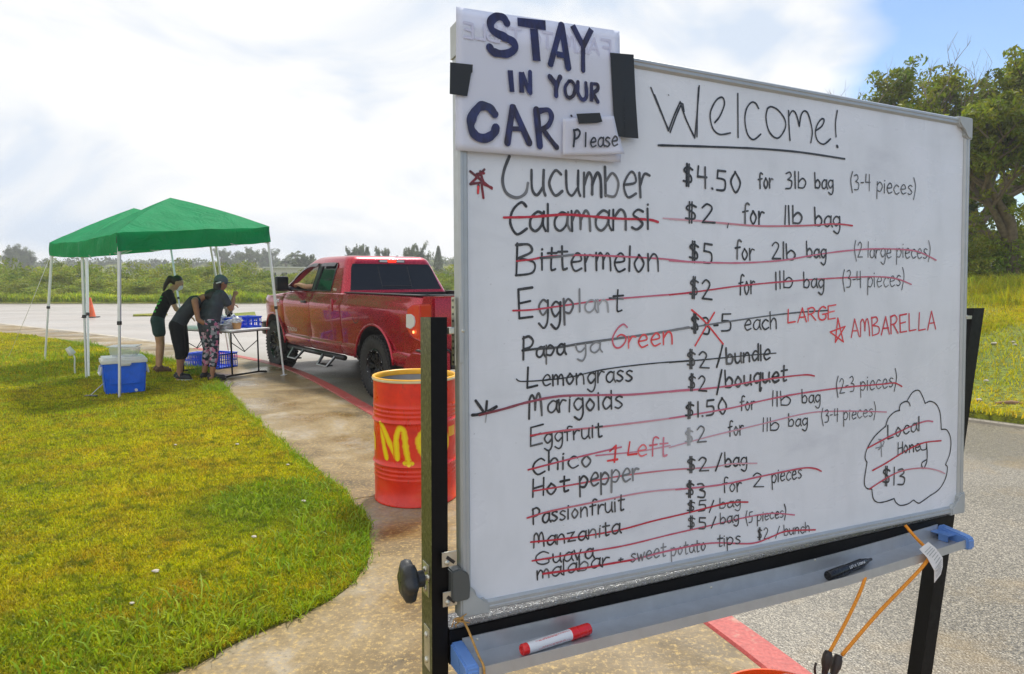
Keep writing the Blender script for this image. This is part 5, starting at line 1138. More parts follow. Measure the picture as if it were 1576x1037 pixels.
bm = bmesh.new(); bx(bm, (-.08, 0, .62), (.16, 1.22, .22), None, .03); obj('rear_bumper', bm, M_['trim'], tk)
for sg in (1, -1):
    w = 1.0; bm = bmesh.new()
    side = [(.245, 1.26), (.255, 1.02), (.20, .955), (.10, .90), (-.012, .875), (-.012, 1.33), (.14, 1.315)]
    a = [bm.verts.new((x, sg*.80, z)) for x, z in side]; b = [bm.verts.new((x, sg*(1.006-.035*max(0, 1-max(x, .0)/.25)**2), z)) for x, z in side]
    bm.faces.new(a); bm.faces.new(b[::-1])
    for k in range(7): bm.faces.new((a[k], a[(k+1) % 7], b[(k+1) % 7], b[k]))
    bmesh.ops.bevel(bm, geom=list(bm.edges), offset=.014, segments=3, affect='EDGES'); tl = obj('tail_light', bm, M_['lens_red'], tk, 35)
    bm = bmesh.new(); pts = [(.252, 1.20), (.258, 1.035), (.16, 1.02), (.085, 1.06), (.07, 1.12), (.09, 1.175), (.15, 1.205)]
    a = [bm.verts.new((x, sg*.90, z)) for x, z in pts]; b = [bm.verts.new((x, sg*(1.013-.035*max(0, 1-x/.25)**2), z)) for x, z in pts]; bm.faces.new(a); bm.faces.new(b[::-1])
    for k in range(7): bm.faces.new((a[k], a[(k+1) % 7], b[(k+1) % 7], b[k]))
    bmesh.ops.bevel(bm, geom=list(bm.edges), offset=.005, segments=2, affect='EDGES'); obj('reverse_lens', bm, M_['lens_clear'], tl, 35)
    bm = bmesh.new(); bmesh.ops.create_uvsphere(bm, u_segments=12, v_segments=8, radius=.018, matrix=Matrix.Translation((.09, sg*1.003, .985)) @ Matrix.Diagonal((1, .5, 1, 1))); obj('bulb', bm, M_['bulb'], tl, True)
# cab greenhouse
def cab_level(t):
    z = 1.415+.545*t if t <= .86 else 1.884+.105*math.sin((t-.86)/.14*math.pi/2)
    sr = 2.245+.24*t+(.16*max(0, (t-.86)/.14)**2); sf = 4.93-1.02*t-(.40*max(0, (t-.80)/.20)**2); w = .925-.215*t-(.10*max(0, (t-.86)/.14)**2)
    return z, sr, sf, w
def ring_pts(sr, sf, w, rc=.14, rf=.2, inset=0):
    sr += inset; sf -= inset; w -= inset; P = []
    def arc(cx, cy, r, a0, a1, n=5):
        for k in range(n+1): a = a0+(a1-a0)*k/n; P.append((cx+r*math.cos(a), cy+r*math.sin(a)))
    arc(sr+rc, w-rc, rc, math.pi, math.pi/2); arc(sf-rf, w-rf, rf, math.pi/2, 0); arc(sf-rf, -w+rf, rf, 0, -math.pi/2); arc(sr+rc, -w+rc, rc, -math.pi/2, -math.pi)
    return P
def cab_bm(inset=0, t0=0):
    bm = bmesh.new(); rows = []
    for t in [t0]+[x for x in (.12, .3, .5, .7, .80, .86, .90, .94, .97, 1.0) if x > t0]:
        z, sr, sf, w = cab_level(t); rows.append([bm.verts.new((x, y, z-inset*.9)) for x, y in ring_pts(sr, sf, w, inset=inset)])
    m = len(rows[0])
    for a, b in zip(rows, rows[1:]):
        for k in range(m): bm.faces.new((a[k], a[(k+1) % m], b[(k+1) % m], b[k]))
    top = bm.verts.new((3.15, 0, rows[-1][0].co.z+.018)); 
    for k in range(m): bm.faces.new((rows[-1][k], rows[-1][(k+1) % m], top))
    bm.faces.new(rows[0][::-1]); return bm
cab = obj('cab', cab_bm(), [M_['paint'], M_['trim']], tk)
inner = cutter(cab_bm(.055, .0), M_['trim']); inner.matrix_world = tk.matrix_world; inner.location.z -= .0
def sidey(z): return .925-.215*(z-1.415)/.545
fwin = [(3.44, 1.445), (3.47, 1.80), (3.50, 1.865), (3.72, 1.865), (4.00, 1.80), (4.30, 1.63), (4.56, 1.465), (4.54, 1.445)]; rwin = [(2.78, 1.445), (2.66, 1.80), (2.68, 1.865), (3.33, 1.865), (3.36, 1.83), (3.36, 1.445)]
rwin = [(2.72, 1.445), (2.80, 1.865), (3.33, 1.865), (3.36, 1.83), (3.36, 1.445)]
def prism_y(poly, y0, y1, bev=0):
    bm = bmesh.new(); a = [bm.verts.new((x, y0, z)) for x, z in poly]; b = [bm.verts.new((x, y1, z)) for x, z in poly]; n = len(poly)
    bm.faces.new(a); bm.faces.new(b[::-1])
    for k in range(n): bm.faces.new((a[k], a[(k+1) % n], b[(k+1) % n], b[k]))
    return bm
cuts_ = [inner]
for poly in (fwin, rwin): c = cutter(prism_y(poly, -1.2, 1.2), M_['trim']); c.matrix_world = tk.matrix_world; cuts_.append(c)
rear_w = [(-.64, 1.50), (.64, 1.50), (.60, 1.80), (.56, 1.845), (-.56, 1.845), (-.60, 1.80)]
def prism_x(poly, x0, x1):
    bm = bmesh.new(); a = [bm.verts.new((x0, y, z)) for y, z in poly]; b = [bm.verts.new((x1, y, z)) for y, z in poly]; n = len(poly); bm.faces.new(a); bm.faces.new(b[::-1])
    for k in range(n): bm.faces.new((a[k], a[(k+1) % n], b[(k+1) % n], b[k]))
    return bm
rear_w = [(-.80, 1.462), (.80, 1.462), (.705, 1.80), (.67, 1.862), (-.67, 1.862), (-.705, 1.80)]
c = cutter(prism_x(rear_w, 2.0, 2.75), M_['trim']); c.matrix_world = tk.matrix_world; cuts_.append(c)
wind = [(-.78, 1.50), (.78, 1.50), (.64, 1.84), (-.64, 1.84)]
c = cutter(prism_x(wind, 3.95, 5.2), M_['trim']); c.matrix_world = tk.matrix_world; cuts_.append(c)
bpy.context.view_layer.update(); boolean(cab, cuts_); [bpy.data.objects.remove(c) for c in cuts_]
cab.data.shade_smooth(); cab.data.set_sharp_from_angle(angle=math.radians(30))
def side_glass(poly, sg, mat, nm='side_window', off=.008):
    bm = bmesh.new(); a = [bm.verts.new((x, sg*(sidey(z)-off), z)) for x, z in poly]; b = [bm.verts.new((x, sg*(sidey(z)-off-.006), z)) for x, z in poly]; n = len(poly); bm.faces.new(a); bm.faces.new(b[::-1])
    for k in range(n): bm.faces.new((a[k], a[(k+1) % n], b[(k+1) % n], b[k]))
    return obj(nm, bm, M_[mat], tk)
side_glass(rwin, 1, 'glass_dark'); side_glass(rwin, -1, 'glass_dark'); side_glass(fwin, -1, 'glass_green')
# open driver's window: black seals and rain visor
def trim_line(pts, r, nm='window_seal', mat='trim', par=tk): bm = bmesh.new(); tube(bm, pts, r, 8); return obj(nm, bm, M_[mat], par, True)
def sp(x, z, off=.004): return Vector((x, sidey(z)+off, z))
trim_line([sp(*p) for p in fwin[:]]+[sp(*fwin[0])], .012); trim_line([sp(*p) for p in rwin]+[sp(*rwin[0])], .010)
bm = bmesh.new(); bx(bm, (3.40, sidey(1.65), 1.65), (.075, .03, .46), Matrix.Translation((0, 0, 0))); 
o = raw('door_pillar', [sp(3.33, 1.43, .009), sp(3.47, 1.43, .009), sp(3.50, 1.875, .009), sp(3.33, 1.875, .009), sp(3.33, 1.43, -.03), sp(3.47, 1.43, -.03), sp(3.50, 1.875, -.03), sp(3.33, 1.875, -.03)], [(0, 1, 2, 3), (7, 6, 5, 4), (0, 4, 5, 1), (1, 5, 6, 2), (2, 6, 7, 3), (3, 7, 4, 0)], M_['trim'], tk); bm.free()
def visor(pts):
    V = []; Fs = []
    for (x, z) in pts: V += [sp(x, z+.018, .006), sp(x, z+.008, .032), sp(x, z-.040, .046), sp(x, z-.040, .042), sp(x, z+.004, .026)]
    for i in range(len(pts)-1):
        for k in range(4): Fs.append((i*5+k, i*5+k+1, (i+1)*5+k+1, (i+1)*5+k))
    return raw('rain_visor', V, Fs, M_['trim'], tk, 40)
visor([(2.80, 1.865), (3.0, 1.868), (3.20, 1.868), (3.33, 1.865)]); visor([(3.49, 1.865), (3.72, 1.868), (3.88, 1.84), (4.05, 1.785), (4.28, 1.655)])
# rear window
def cabs(z): t = (z-1.415)/.545; return 2.245+.24*t
bm = bmesh.new(); rw2 = [(y*1.0, z) for y, z in rear_w]; a = [bm.verts.new((cabs(z)+.012, y, z)) for y, z in rw2]; b = [bm.verts.new((cabs(z)+.020, y, z)) for y, z in rw2]; bm.faces.new(a); bm.faces.new(b[::-1])
for k in range(6): bm.faces.new((a[k], a[(k+1) % 6], b[(k+1) % 6], b[k]))
rwg = obj('rear_window', bm, M_['glass_dark'], tk)
for (y, z0_, z1_) in ((-.26, 1.50, 1.83), (.26, 1.50, 1.83)):
    bm = bmesh.new(); tube(bm, [Vector((cabs(z0_)+.009, y, z0_)), Vector((cabs(z1_)+.009, y, z1_))], .006, 6); obj('slider_frame', bm, M_['trim'], rwg)
bm = bmesh.new(); tube(bm, [Vector((cabs(1.52)+.009, -.26, 1.52)), Vector((cabs(1.52)+.009, .26, 1.52))], .006, 6); obj('slider_frame', bm, M_['trim'], rwg)
bm = bmesh.new(); a = [bm.verts.new((4.93-1.02*((z-1.415)/.545)-.02, y, z)) for y, z in wind]; bm.faces.new(a); obj('windscreen', bm, M_['glass_green'], tk)
bm = bmesh.new(); bx(bm, (2.475, 0, 1.905), (.05, .46, .05), Matrix.Identity(4), .01); bl = obj('brake_light_housing', bm, M_['trim'], tk)
bm = bmesh.new(); bx(bm, (2.452, 0, 1.905), (.012, .15, .034), None, .004); obj('brake_lamp', bm, M_['brake_lit'], bl)
for y in (-.15, .15): bm = bmesh.new(); bx(bm, (2.452, y, 1.905), (.012, .13, .030), None, .004); obj('cargo_lamp', bm, M_['lens_clear'], bl)
# seats
for y in (.42, -.42):
    bm = bmesh.new(); bx(bm, (3.45, y, 1.30), (.16, .5, .6), None, .05); bx(bm, (3.42, y, 1.66), (.10, .26, .18), None, .04); obj('seat', bm, M_['charcoal'], tk, 40)
bm = bmesh.new(); tube(bm, [Vector((4.15+.12*math.cos(a)*.4, .42+.19*math.sin(a), 1.38+.18*math.cos(a))) for a in [k*math.pi/10 for k in range(21)]], .014, 8); obj('steering_wheel', bm, M_['trim'], tk, True)
# handles, badges, mirror, fuel flap, steps
for (x, mat) in ((3.62, 'trim'), ):
    bm = bmesh.new(); bx(bm, (x, .998, 1.255), (.20, .035, .036), None, .014); obj('door_handle', bm, M_[mat], tk, 40)
    bm = bmesh.new(); bmesh.ops.create_uvsphere(bm, u_segments=16, v_segments=8, radius=.055, matrix=Matrix.Translation((x, .985, 1.245)) @ Matrix.Diagonal((1.2, .12, .7, 1))); obj('handle_recess', bm, M_['trim'], tk, True)
bm = bmesh.new(); bx(bm, (2.50, .995, 1.24), (.045, .03, .19), None, .013); obj('door_handle', bm, M_['paint'], tk, 40)
bm = bmesh.new(); bx(bm, (2.545, .978, 1.24), (.012, .006, .17)); obj('handle_shadow_gap', bm, M_['trim'], tk)
def place_text(txt, s0, s1, y, z, h, mat, par=tk, w=.008, nm='badge'):
    I = Ink(lambda x, y_: (x, y_)); adv = [GW.get(c, .85) for c in txt]; tot = sum(adv)+.3*(len(txt)-1); pos = 0
    for ch, ad in zip(txt, adv):
        for st in GL[ch].split('|'):
            P = [];
            for q in st.split(): gx, gy = map(float, q.split(',')); P.append((s0+(s1-s0)*(pos+gx)/tot, z+gy/2*h))
            I.stroke(P, w, (1, 1, 1), None, False)
        pos += ad+.3
    V = [(v[0], y, v[1]) for v in I.V]; return raw(nm, V, I.F, M_[mat], par)
place_text('TUNDRA', 4.40, 3.98, .985, .745, .06, 'white_paint'); bm = bmesh.new(); bx(bm, (4.80, .995, 1.235), (.15, .012, .07), None, .02); obj('fender_badge', bm, M_['chrome'], tk); place_text('5.7L', 4.86, 4.74, 1.0025, 1.215, .04, 'trim', tk, .006)
place_text('TRD', 2.62, 2.50, .921, 1.455, .03, 'chrome', tk, .007)
bm = bmesh.new(); lathe(bm, [(.085, 0), (.092, .004), (.098, .0)], 28, Matrix.Translation((1.72, .992, 1.10)) @ Matrix.Rotation(-math.pi/2, 4, 'X')); obj('fuel_flap_ring', bm, M_['trim'], tk, True)
for sg in (1, -1):
    bm = bmesh.new(); bx(bm, (4.30, sg*1.10, 1.545), (.10, .22, .25), Matrix.Identity(4), .03); mr_ = obj('door_mirror', bm, M_['trim'], tk, 40)
    bm = bmesh.new(); bx(bm, (4.245, sg*1.10, 1.545), (.004, .17, .20)); obj('mirror_glass', bm, M_['glass_dark'], mr_)
    bm = bmesh.new(); tube(bm, [Vector((4.38, sg*.90, 1.45)), Vector((4.31, sg*1.02, 1.47))], [.045, .03], 8); obj('mirror_arm', bm, M_['trim'], mr_)
    bm = bmesh.new(); tube(bm, [Vector((2.3, sg*.90, .45)), Vector((4.55, sg*.90, .45))], .042, 10); stp = obj('step_bar', bm, M_['trim'], tk, True)
    for s_ in (4.05, 2.80):
        bm = bmesh.new(); tube(bm, [Vector((s_+.22, sg*.92, .44)), Vector((s_+.17, sg*1.04, .30)), Vector((s_-.17, sg*1.04, .30)), Vector((s_-.22, sg*.92, .44))], .017, 8); bx(bm, (s_, sg*1.0, .305), (.34, .10, .02)); obj('hanging_step', bm, M_['trim'], stp)
        bm = bmesh.new()
        for a_, b_ in (((s_+.225, sg*.945, .45), (s_+.175, sg*1.062, .30)), ((s_-.175, sg*1.062, .30), (s_-.225, sg*.945, .45)), ((s_+.175, sg*1.062, .30), (s_-.175, sg*1.062, .30))): tube(bm, [Vector(a_), Vector(b_)], .010, 6)
        obj('step_edge', bm, M_['alu'], stp)
    # arch lips
    for s_ in (WS0, WS1):
        bm = bmesh.new(); P = []
        for k in range(19):
            a = math.radians(6+168*k/18); P.append(Vector((s_+.562*math.cos(a), sg*(halfw(s_+.562*math.cos(a))-.012), ZC+.02+.558*math.sin(a))))
        tube(bm, P, .020, 8); obj('wheel_arch_lip', bm, M_['paint'], tk, True)
        bm = bmesh.new(); 
        ring = [(.57*math.cos(math.pi*k/16), .565*math.sin(math.pi*k/16)) for k in range(17)]; prev = None
        for x, z in ring:
            q = [bm.verts.new((s_+x, sg*.62, ZC+.02+z)), bm.verts.new((s_+x, sg*.93, ZC+.02+z))]
            if prev: bm.faces.new((prev[0], q[0], q[1], prev[1]))
            prev = q
        obj('wheel_well', bm, M_['trim'], tk)
bm = bmesh.new(); bx(bm, (5.83, .66, 1.18), (.05, .26, .16), None, .03); obj('headlight', bm, M_['lens_clear'], tk, 40); bm = bmesh.new(); bx(bm, (5.83, -.66, 1.18), (.05, .26, .16), None, .03); obj('headlight', bm, M_['lens_clear'], tk, 40)
bm = bmesh.new(); bx(bm, (5.85, 0, 1.12), (.07, 1.2, .32), None, .03); obj('grille', bm, M_['chrome'], tk, 40)
bm = bmesh.new(); bx(bm, (5.86, 0, .70), (.20, 1.84, .26), None, .05); obj('front_bumper', bm, M_['trim'], tk, 40)
bm = bmesh.new(); bx(bm, (5.88, .92, .80), (.10, .12, .03), None, .01); obj('bumper_chrome_strip', bm, M_['chrome'], tk)
# wheels
def wheel_set():
    TR, TW = .435, .29
    bm = bmesh.new(); prof = [(.24, -.10), (.255, -.125), (.30, -.140), (.36, -.148), (.405, -.140), (.425, -.115), (.430, -.05), (.430, .05), (.425, .115), (.405, .140), (.36, .148), (.30, .140), (.255, .125), (.24, .10)]
    lathe(bm, prof, 56)
    for k in range(44):
        a = 2*math.pi*k/44; Rm = Matrix.Rotation(a, 4, 'Z')
        for z, off in ((-.10, 0), (-.035, .5), (.035, 0), (.10, .5)):
            Rr = Matrix.Rotation(a+off*2*math.pi/44, 4, 'Z'); bx(bm, (.428, 0, z), (.026, .040, .052), Rr)
        for sg in (1, -1): bx(bm, (.395, 0, sg*.142), (.055, .026, .014), Rm)
    tyre = bm
    bm = bmesh.new(); lathe(bm, [(.243, -.11), (.250, .128), (.240, .134), (.225, .12), (.215, .06), (.20, -.10)], 48)
    rim = bm
    bm = bmesh.new(); lathe(bm, [(0, .075), (.055, .078), (.06, .06), (.06, 0)], 24); lathe(bm, [(0, .02), (.21, .01), (.22, -.02)], 40)
    for k in range(8):
        for d in (-.12, .12):
            Rm = Matrix.Rotation(2*math.pi*k/8+d, 4, 'Z') @ Matrix.Translation((.135, 0, .080)) @ Matrix.Rotation(-.16, 4, 'Y'); bx(bm, (0, 0, 0), (.20, .026, .03), Rm, .005)
    sp_ = bm
    bm = bmesh.new()
    for k in range(8): Rm = Matrix.Rotation(2*math.pi*(k+.5)/8, 4, 'Z'); bmesh.ops.create_uvsphere(bm, u_segments=8, v_segments=6, radius=.008, matrix=Rm @ Matrix.Translation((.225, 0, .126)))
    return tyre, rim, sp_, bm
A_, B_, C_, D_ = wheel_set(); first = None
ob = []
wroot = None
for i, (s_, sg) in enumerate(((WS0, 1), (WS1, 1), (WS0, -1), (WS1, -1))):
    Mw = Matrix.Translation((s_, sg*.845, ZC)) @ Matrix.Rotation(-sg*math.pi/2, 4, 'X') @ Matrix.Rotation(.3*i, 4, 'Z')
    if i == 0:
        w0 = obj('tyre', A_, M_['rubber'], tk, 30); w1 = obj('rim', B_, M_['rim_black'], w0, 40); w2 = obj('spokes', C_, M_['rim_black'], w0, 40); w3 = obj('rim_bolts', D_, M_['chrome'], w0, True); w0.matrix_local = Mw
    else:
        c = w0.copy(); COL.objects.link(c); c.parent = tk; c.matrix_local = Mw
        for ch in (w1, w2, w3): q = ch.copy(); COL.objects.link(q); q.parent = c

# ================================================================ TENTS
def leg(p0, p1, nm, root):
    inv = -Vector(root.location); bm = bmesh.new(); d = p0-p1; X_, Y_, Z_ = frame_of(d); L_ = d.length
    Mx = Matrix(((X_.x, Y_.x, Z_.x, p1.x), (X_.y, Y_.y, Z_.y, p1.y), (X_.z, Y_.z, Z_.z, p1.z), (0, 0, 0, 1)))
    bx(bm, (0, 0, L_*.30), (.026, .026, L_*.6), Mx, .003); bx(bm, (0, 0, L_*.73), (.034, .034, L_*.54), Mx, .003); bx(bm, (0, 0, .003), (.10, .08, .006), Mx); bmesh.ops.translate(bm, vec=inv, verts=bm.verts)
    lg = obj(nm, bm, M_['white_paint'], root)
    bm = bmesh.new(); bx(bm, (0, 0, L_*.47), (.044, .044, .05), Mx, .005); bx(bm, (0, 0, L_-.04), (.05, .05, .09), Mx, .006); bmesh.ops.translate(bm, vec=inv, verts=bm.verts); obj('joint', bm, M_['trim'], lg); return lg
def tent(tops, bases, peak, label, extra=()):
    """tops: 4 eave corners (valance top), ordered round"""
    c = sum((Vector(t) for t in tops), Vector())/4; root = empty('canopy_tent', (c.x, c.y, 0), 0, label, 'canopy tent'); inv = -Vector(root.location)
    n = 28; V = []; Fs = []; T = [Vector(t) for t in tops]; pk = Vector(peak)
    for j in range(n+1):
        for i in range(n+1):
            u, v = i/n, j/n; e = T[0].lerp(T[1], u).lerp(T[3].lerp(T[2], u), v); a, b = abs(2*u-1), abs(2*v-1); r = max(a, b)
            base = e; mid = (T[0]+T[1]+T[2]+T[3])/4
            h = (pk.z-mid.z)*((1-r)*.82+.18*(1-r**2.2)); p = e+Vector(((pk.x-mid.x), (pk.y-mid.y), 0))*(1-r); p.z = e.z+h
            # slack cloth between the ribs
            side_mid = 1-min(a, b) if r > 0 else 0; p.z -= .045*math.sin(min(1, r)*math.pi)*(1-(min(a, b)/max(r, .001)))
            p.z += .014*noise.noise(Vector((u*7, v*7, pk.x)))*r + .012*math.sin((u+v)*34+3*noise.noise(Vector((u*3, v*3, 0))))*max(0, r-.55)*(min(a, b)/max(r, .001))**2
            V.append(p+inv)
    m = n+1
    for j in range(n):
        for i in range(n):
            a_, b_, c_, d_ = j*m+i, j*m+i+1, (j+1)*m+i+1, (j+1)*m+i
            if (i < n/2) == (j < n/2): Fs += [(a_, b_, c_), (a_, c_, d_)]
            else: Fs += [(a_, b_, d_), (b_, c_, d_)]
    o = raw('canopy_cover', V, Fs, M_['canopy'], root, 18)
    # valance
    bd = [i for i in range(m)]+[j*m+n for j in range(1, m)]+[n*m+i for i in range(n-1, -1, -1)]+[j*m for j in range(n-1, 0, -1)]
    V2 = []; F2 = []; N_ = len(bd); cen = mid+inv
    for q, bi in enumerate(bd):
        p = V[bi]; t_ = (q % n)/n; sag = math.sin(t_*math.pi); outd = Vector((p.x-cen.x, p.y-cen.y, 0)).normalized()
        for k in range(4):
            f = k/3; V2.append(p+Vector((0, 0, -.235*f-.02*sag*f))+outd*(.006*math.sin(q*.9)*f-.05*sag*(f-.2 if f > .2 else 0)+.012*math.sin(q*.37+k)))
    for q in range(N_):
        for k in range(3): F2.append((q*4+k, ((q+1) % N_)*4+k, ((q+1) % N_)*4+k+1, q*4+k+1))
    raw('valance', V2, F2, M_['canopy'], root, True)
    for b, t in zip(bases, T): leg(t+Vector((0, 0, -.05))+(mid-t).normalized()*.05, Vector(b), 'leg', root)
    # scissor truss and ridge ribs
    for i in range(4):
        a, b = T[i], T[(i+1) % 4]; ins = lambda p: p+(mid-p)*.035
        for sg in (0, 1):
            bm = bmesh.new(); q = 4
            pts = []
            for k in range(q+1): p = ins(a).lerp(ins(b), k/q); p.z -= (.08 if (k+sg) % 2 else .25); pts.append(p+inv)
            tube(bm, pts, .010, 6); obj('truss_bar', bm, M_['white_paint'], root)
        bm = bmesh.new(); P0 = T[i]+Vector((0, 0, -.06)); tube(bm, [P0.lerp(pk, .03)+inv, P0.lerp(pk, .5)+Vector((0, 0, -.03))+inv, pk+Vector((0, 0, -.08))+inv], .012, 6); obj('roof_rib', bm, M_['white_paint'], root)
    bm = bmesh.new(); tube(bm, [pk+inv+Vector((0, 0, -.5)), pk+inv+Vector((0, 0, -.05))], .02, 8); obj('centre_pole', bm, M_['white_paint'], root)
    return root
def top(x, y, depth_pt): 
    # point on the ray through (x,y) at the ground distance of depth_pt
    r_ = ray(x, y); return O+r_*(depth_pt.y/r_.y)
bA, bB, bC, bE = G(184, 613), G(437, 577), G(357, 546), G(133, 583)
tA = top(180.5, 358, bA); tB = top(415.5, 349, bB); tC = top(331, 357, Vector((0, 13.3, 0))); tE = top(120, 372, bE)
pk1 = top(262, 304, Vector((0, 11.1, 0)))
tent([tA, tB, tC, tE], [bA, bB, bC, bE], pk1, 'nearer green pop-up canopy tent with white legs, its corner above the blue cooler')
bF, bG, bE2, bC2 = G(69, 556), G(287, 541), G(136.5, 581), G(352, 541)
tF = top(75.5, 374, bF); tG = top(262, 366, Vector((0, 15.1, 0))); tE2 = top(123.5, 371, Vector((0, 10.9, 0)))+Vector((0, .12, 0)); tC2 = top(322, 358, Vector((0, 13.6, 0)))+Vector((0, .1, 0))
pk2 = top(206, 320, Vector((0, 13.2, 0)))
tent([tE2, tC2, tG, tF], [bE2, bC2, bG, bF], pk2, 'farther green pop-up canopy tent, leftmost, joined behind the nearer one')
# guy ropes
def rope(p0, p1, label):
    bm = bmesh.new(); tube(bm, [p0, p0.lerp(p1, .5)+Vector((0, 0, -.03)), p1], .004, 5); o = obj('guy_rope', bm, M_['white_plastic'], None, True); tag(o, label, 'rope')
rope(tF+Vector((0, 0, -.25)), G(12, 552), 'thin white guy rope running from the leftmost tent corner down to the lawn')
rope(G(184, 560, .35), G(134, 613), 'short guy rope running from the blue cooler down to the lawn')
bm = bmesh.new(); c = G(140, 612); bx(bm, (c.x, c.y, .02), (.16, .06, .03), None, .01); o = obj('tent_peg_plate', bm, M_['trim']); tag(o, 'small black anchor block lying on the lawn left of the blue cooler', 'tent anchor')

# ================================================================ COOLER + CONTAINER
cc = G(192, 608)+Vector((-.125, 0, 0)); cl = empty('cooler', (cc.x, cc.y+.22, 0), math.radians(35), 'large blue cooler box with white lid standing on the lawn under the tent', 'cooler')
def tapered(bm, w0, d0, w1, d1, z0, z1, bev=.02, M=None):
    a = [bm.verts.new((x*w0/2, y*d0/2, z0)) for x, y in ((-1, -1), (1, -1), (1, 1), (-1, 1))]; b = [bm.verts.new((x*w1/2, y*d1/2, z1)) for x, y in ((-1, -1), (1, -1), (1, 1), (-1, 1))]
    fs = [bm.faces.new(a[::-1]), bm.faces.new(b)]+[bm.faces.new((a[k], a[(k+1) % 4], b[(k+1) % 4], b[k])) for k in range(4)]
    bmesh.ops.bevel(bm, geom=list({e for f in fs for e in f.edges}), offset=bev, segments=3, affect='EDGES')
bm = bmesh.new(); tapered(bm, .46, .34, .52, .40, 0, .44, .02); cb = obj('body', bm, M_['cooler_blue'], cl, 40)
bm = bmesh.new(); bx(bm, (0, -.186, .25), (.36, .014, .22), Matrix.Rotation(-.0, 4, 'X'), .006); obj('front_panel', bm, M_['cooler_blue'], cb)
bm = bmesh.new(); bx(bm, (0, 0, .447), (.54, .42, .052), None, .006); bx(bm, (0, 0, .485), (.50, .38, .03), None, .006); lid = obj('lid', bm, M_['cooler_white'], cl, 40)
bm = bmesh.new(); bx(bm, (0, -.216, .415), (.15, .014, .03), None, .005); bx(bm, (0, -.208, .392), (.12, .012, .012), None, .004); obj('latch', bm, M_['cooler_white'], cl)
for sg in (-1, 1): bm = bmesh.new(); tube(bm, [Vector((sg*.262, -.12, .38)), Vector((sg*.285, -.12, .28)), Vector((sg*.285, .12, .28)), Vector((sg*.262, .12, .38))], .014, 8); obj('carry_handle', bm, M_['cooler_white'], cl)
bm = bmesh.new(); tube(bm, [Vector((.12, -.18, .05)), Vector((.12, -.215, .05))], .018, 12); obj('drain_spout', bm, M_['cooler_white'], cl)
ct = empty('plastic_container', (cc.x+.02, cc.y+.24, .50), math.radians(12), 'clear plastic container with lid sitting on the cooler', 'container')
bm = bmesh.new(); tapered(bm, .30, .22, .34, .26, .001, .13, .02); obj('body', bm, M_['clear'], ct, 40); bm = bmesh.new(); bx(bm, (0, 0, .137), (.36, .28, .012), None, .005); obj('lid', bm, M_['film'], ct)
# small white spotlight on a stake
gp = G(116, 577); gl = empty('garden_light', gp, 0, 'small white spotlight on a bent stake in the lawn between tent legs', 'garden light')
h0 = top(108, 540, gp)-gp; bm = bmesh.new(); tube(bm, smooth_line([Vector((0, 0, -.05)), Vector((-.005, 0, .12)), top(115, 551, gp)-gp, top(112, 545, gp)-gp], 4), .012, 8); obj('stake', bm, M_['cooler_white'], gl, True)
bm = bmesh.new(); X_, Y_, Z_ = frame_of(Vector((-.45, -.2, .8))); Mx = Matrix(((X_.x, Y_.x, Z_.x, h0.x), (X_.y, Y_.y, Z_.y, h0.y), (X_.z, Y_.z, Z_.z, h0.z), (0, 0, 0, 1))); lathe(bm, [(0, -.07), (.045, -.07), (.055, -.05), (.042, .06), (.038, .065), (0, .05)], 20, Mx); obj('lamp_head', bm, M_['cooler_white'], gl, 40)

# ================================================================ TABLE + THINGS
SA = Vector((.47, .883, 0)).normalized(); LA = Vector((-.883, .47, 0)).normalized()
tb0 = Vector((-4.30, 10.42, 0)); TWd, TLn = .76, 1.5
tb = empty('folding_table', tb0, 0, 'white folding table with dark legs under the nearer tent', 'table')
tb.matrix_world = Matrix(((LA.x, SA.x, 0, tb0.x), (LA.y, SA.y, 0, tb0.y), (0, 0, 1, 0), (0, 0, 0, 1)))
bm = bmesh.new(); bx(bm, (TLn/2, TWd/2, .735), (TLn, TWd, .036), None, .014); obj('table_top', bm, M_['table_top'], tb, 40)
bm = bmesh.new(); bx(bm, (TLn/2, TWd/2, .712), (TLn-.1, TWd-.1, .02)); obj('underframe', bm, M_['black_metal'], tb)
for x in (.16, TLn-.18):
    for y in (.12, TWd-.12): bm = bmesh.new(); tube(bm, [Vector((x, y, .02)), Vector((x, y, .71))], .0125, 8); obj('leg', bm, M_['black_metal'], tb)
    bm = bmesh.new(); tube(bm, [Vector((x, -.04, .012)), Vector((x, .10, .03)), Vector((x, TWd-.10, .03)), Vector((x, TWd+.04, .012))], .016, 8); obj('foot_bar', bm, M_['black_metal'], tb)
    sx = 1 if x < 1 else -1
    bm = bmesh.new(); tube(bm, [Vector((x, .12, .55)), Vector((x+sx*.02, TWd/2, .38)), Vector((x, TWd-.12, .55))], .007, 6); tube(bm, [Vector((x, TWd/2, .38)), Vector((x+sx*.3, TWd/2, .70))], .007, 6); obj('brace', bm, M_['black_metal'], tb)
TZ = .754
def tabp(x, y, z=TZ): return tb.matrix_world @ Vector((x, y, z))
bpy.context.view_layer.update()
TANG = math.atan2(LA.y, LA.x)
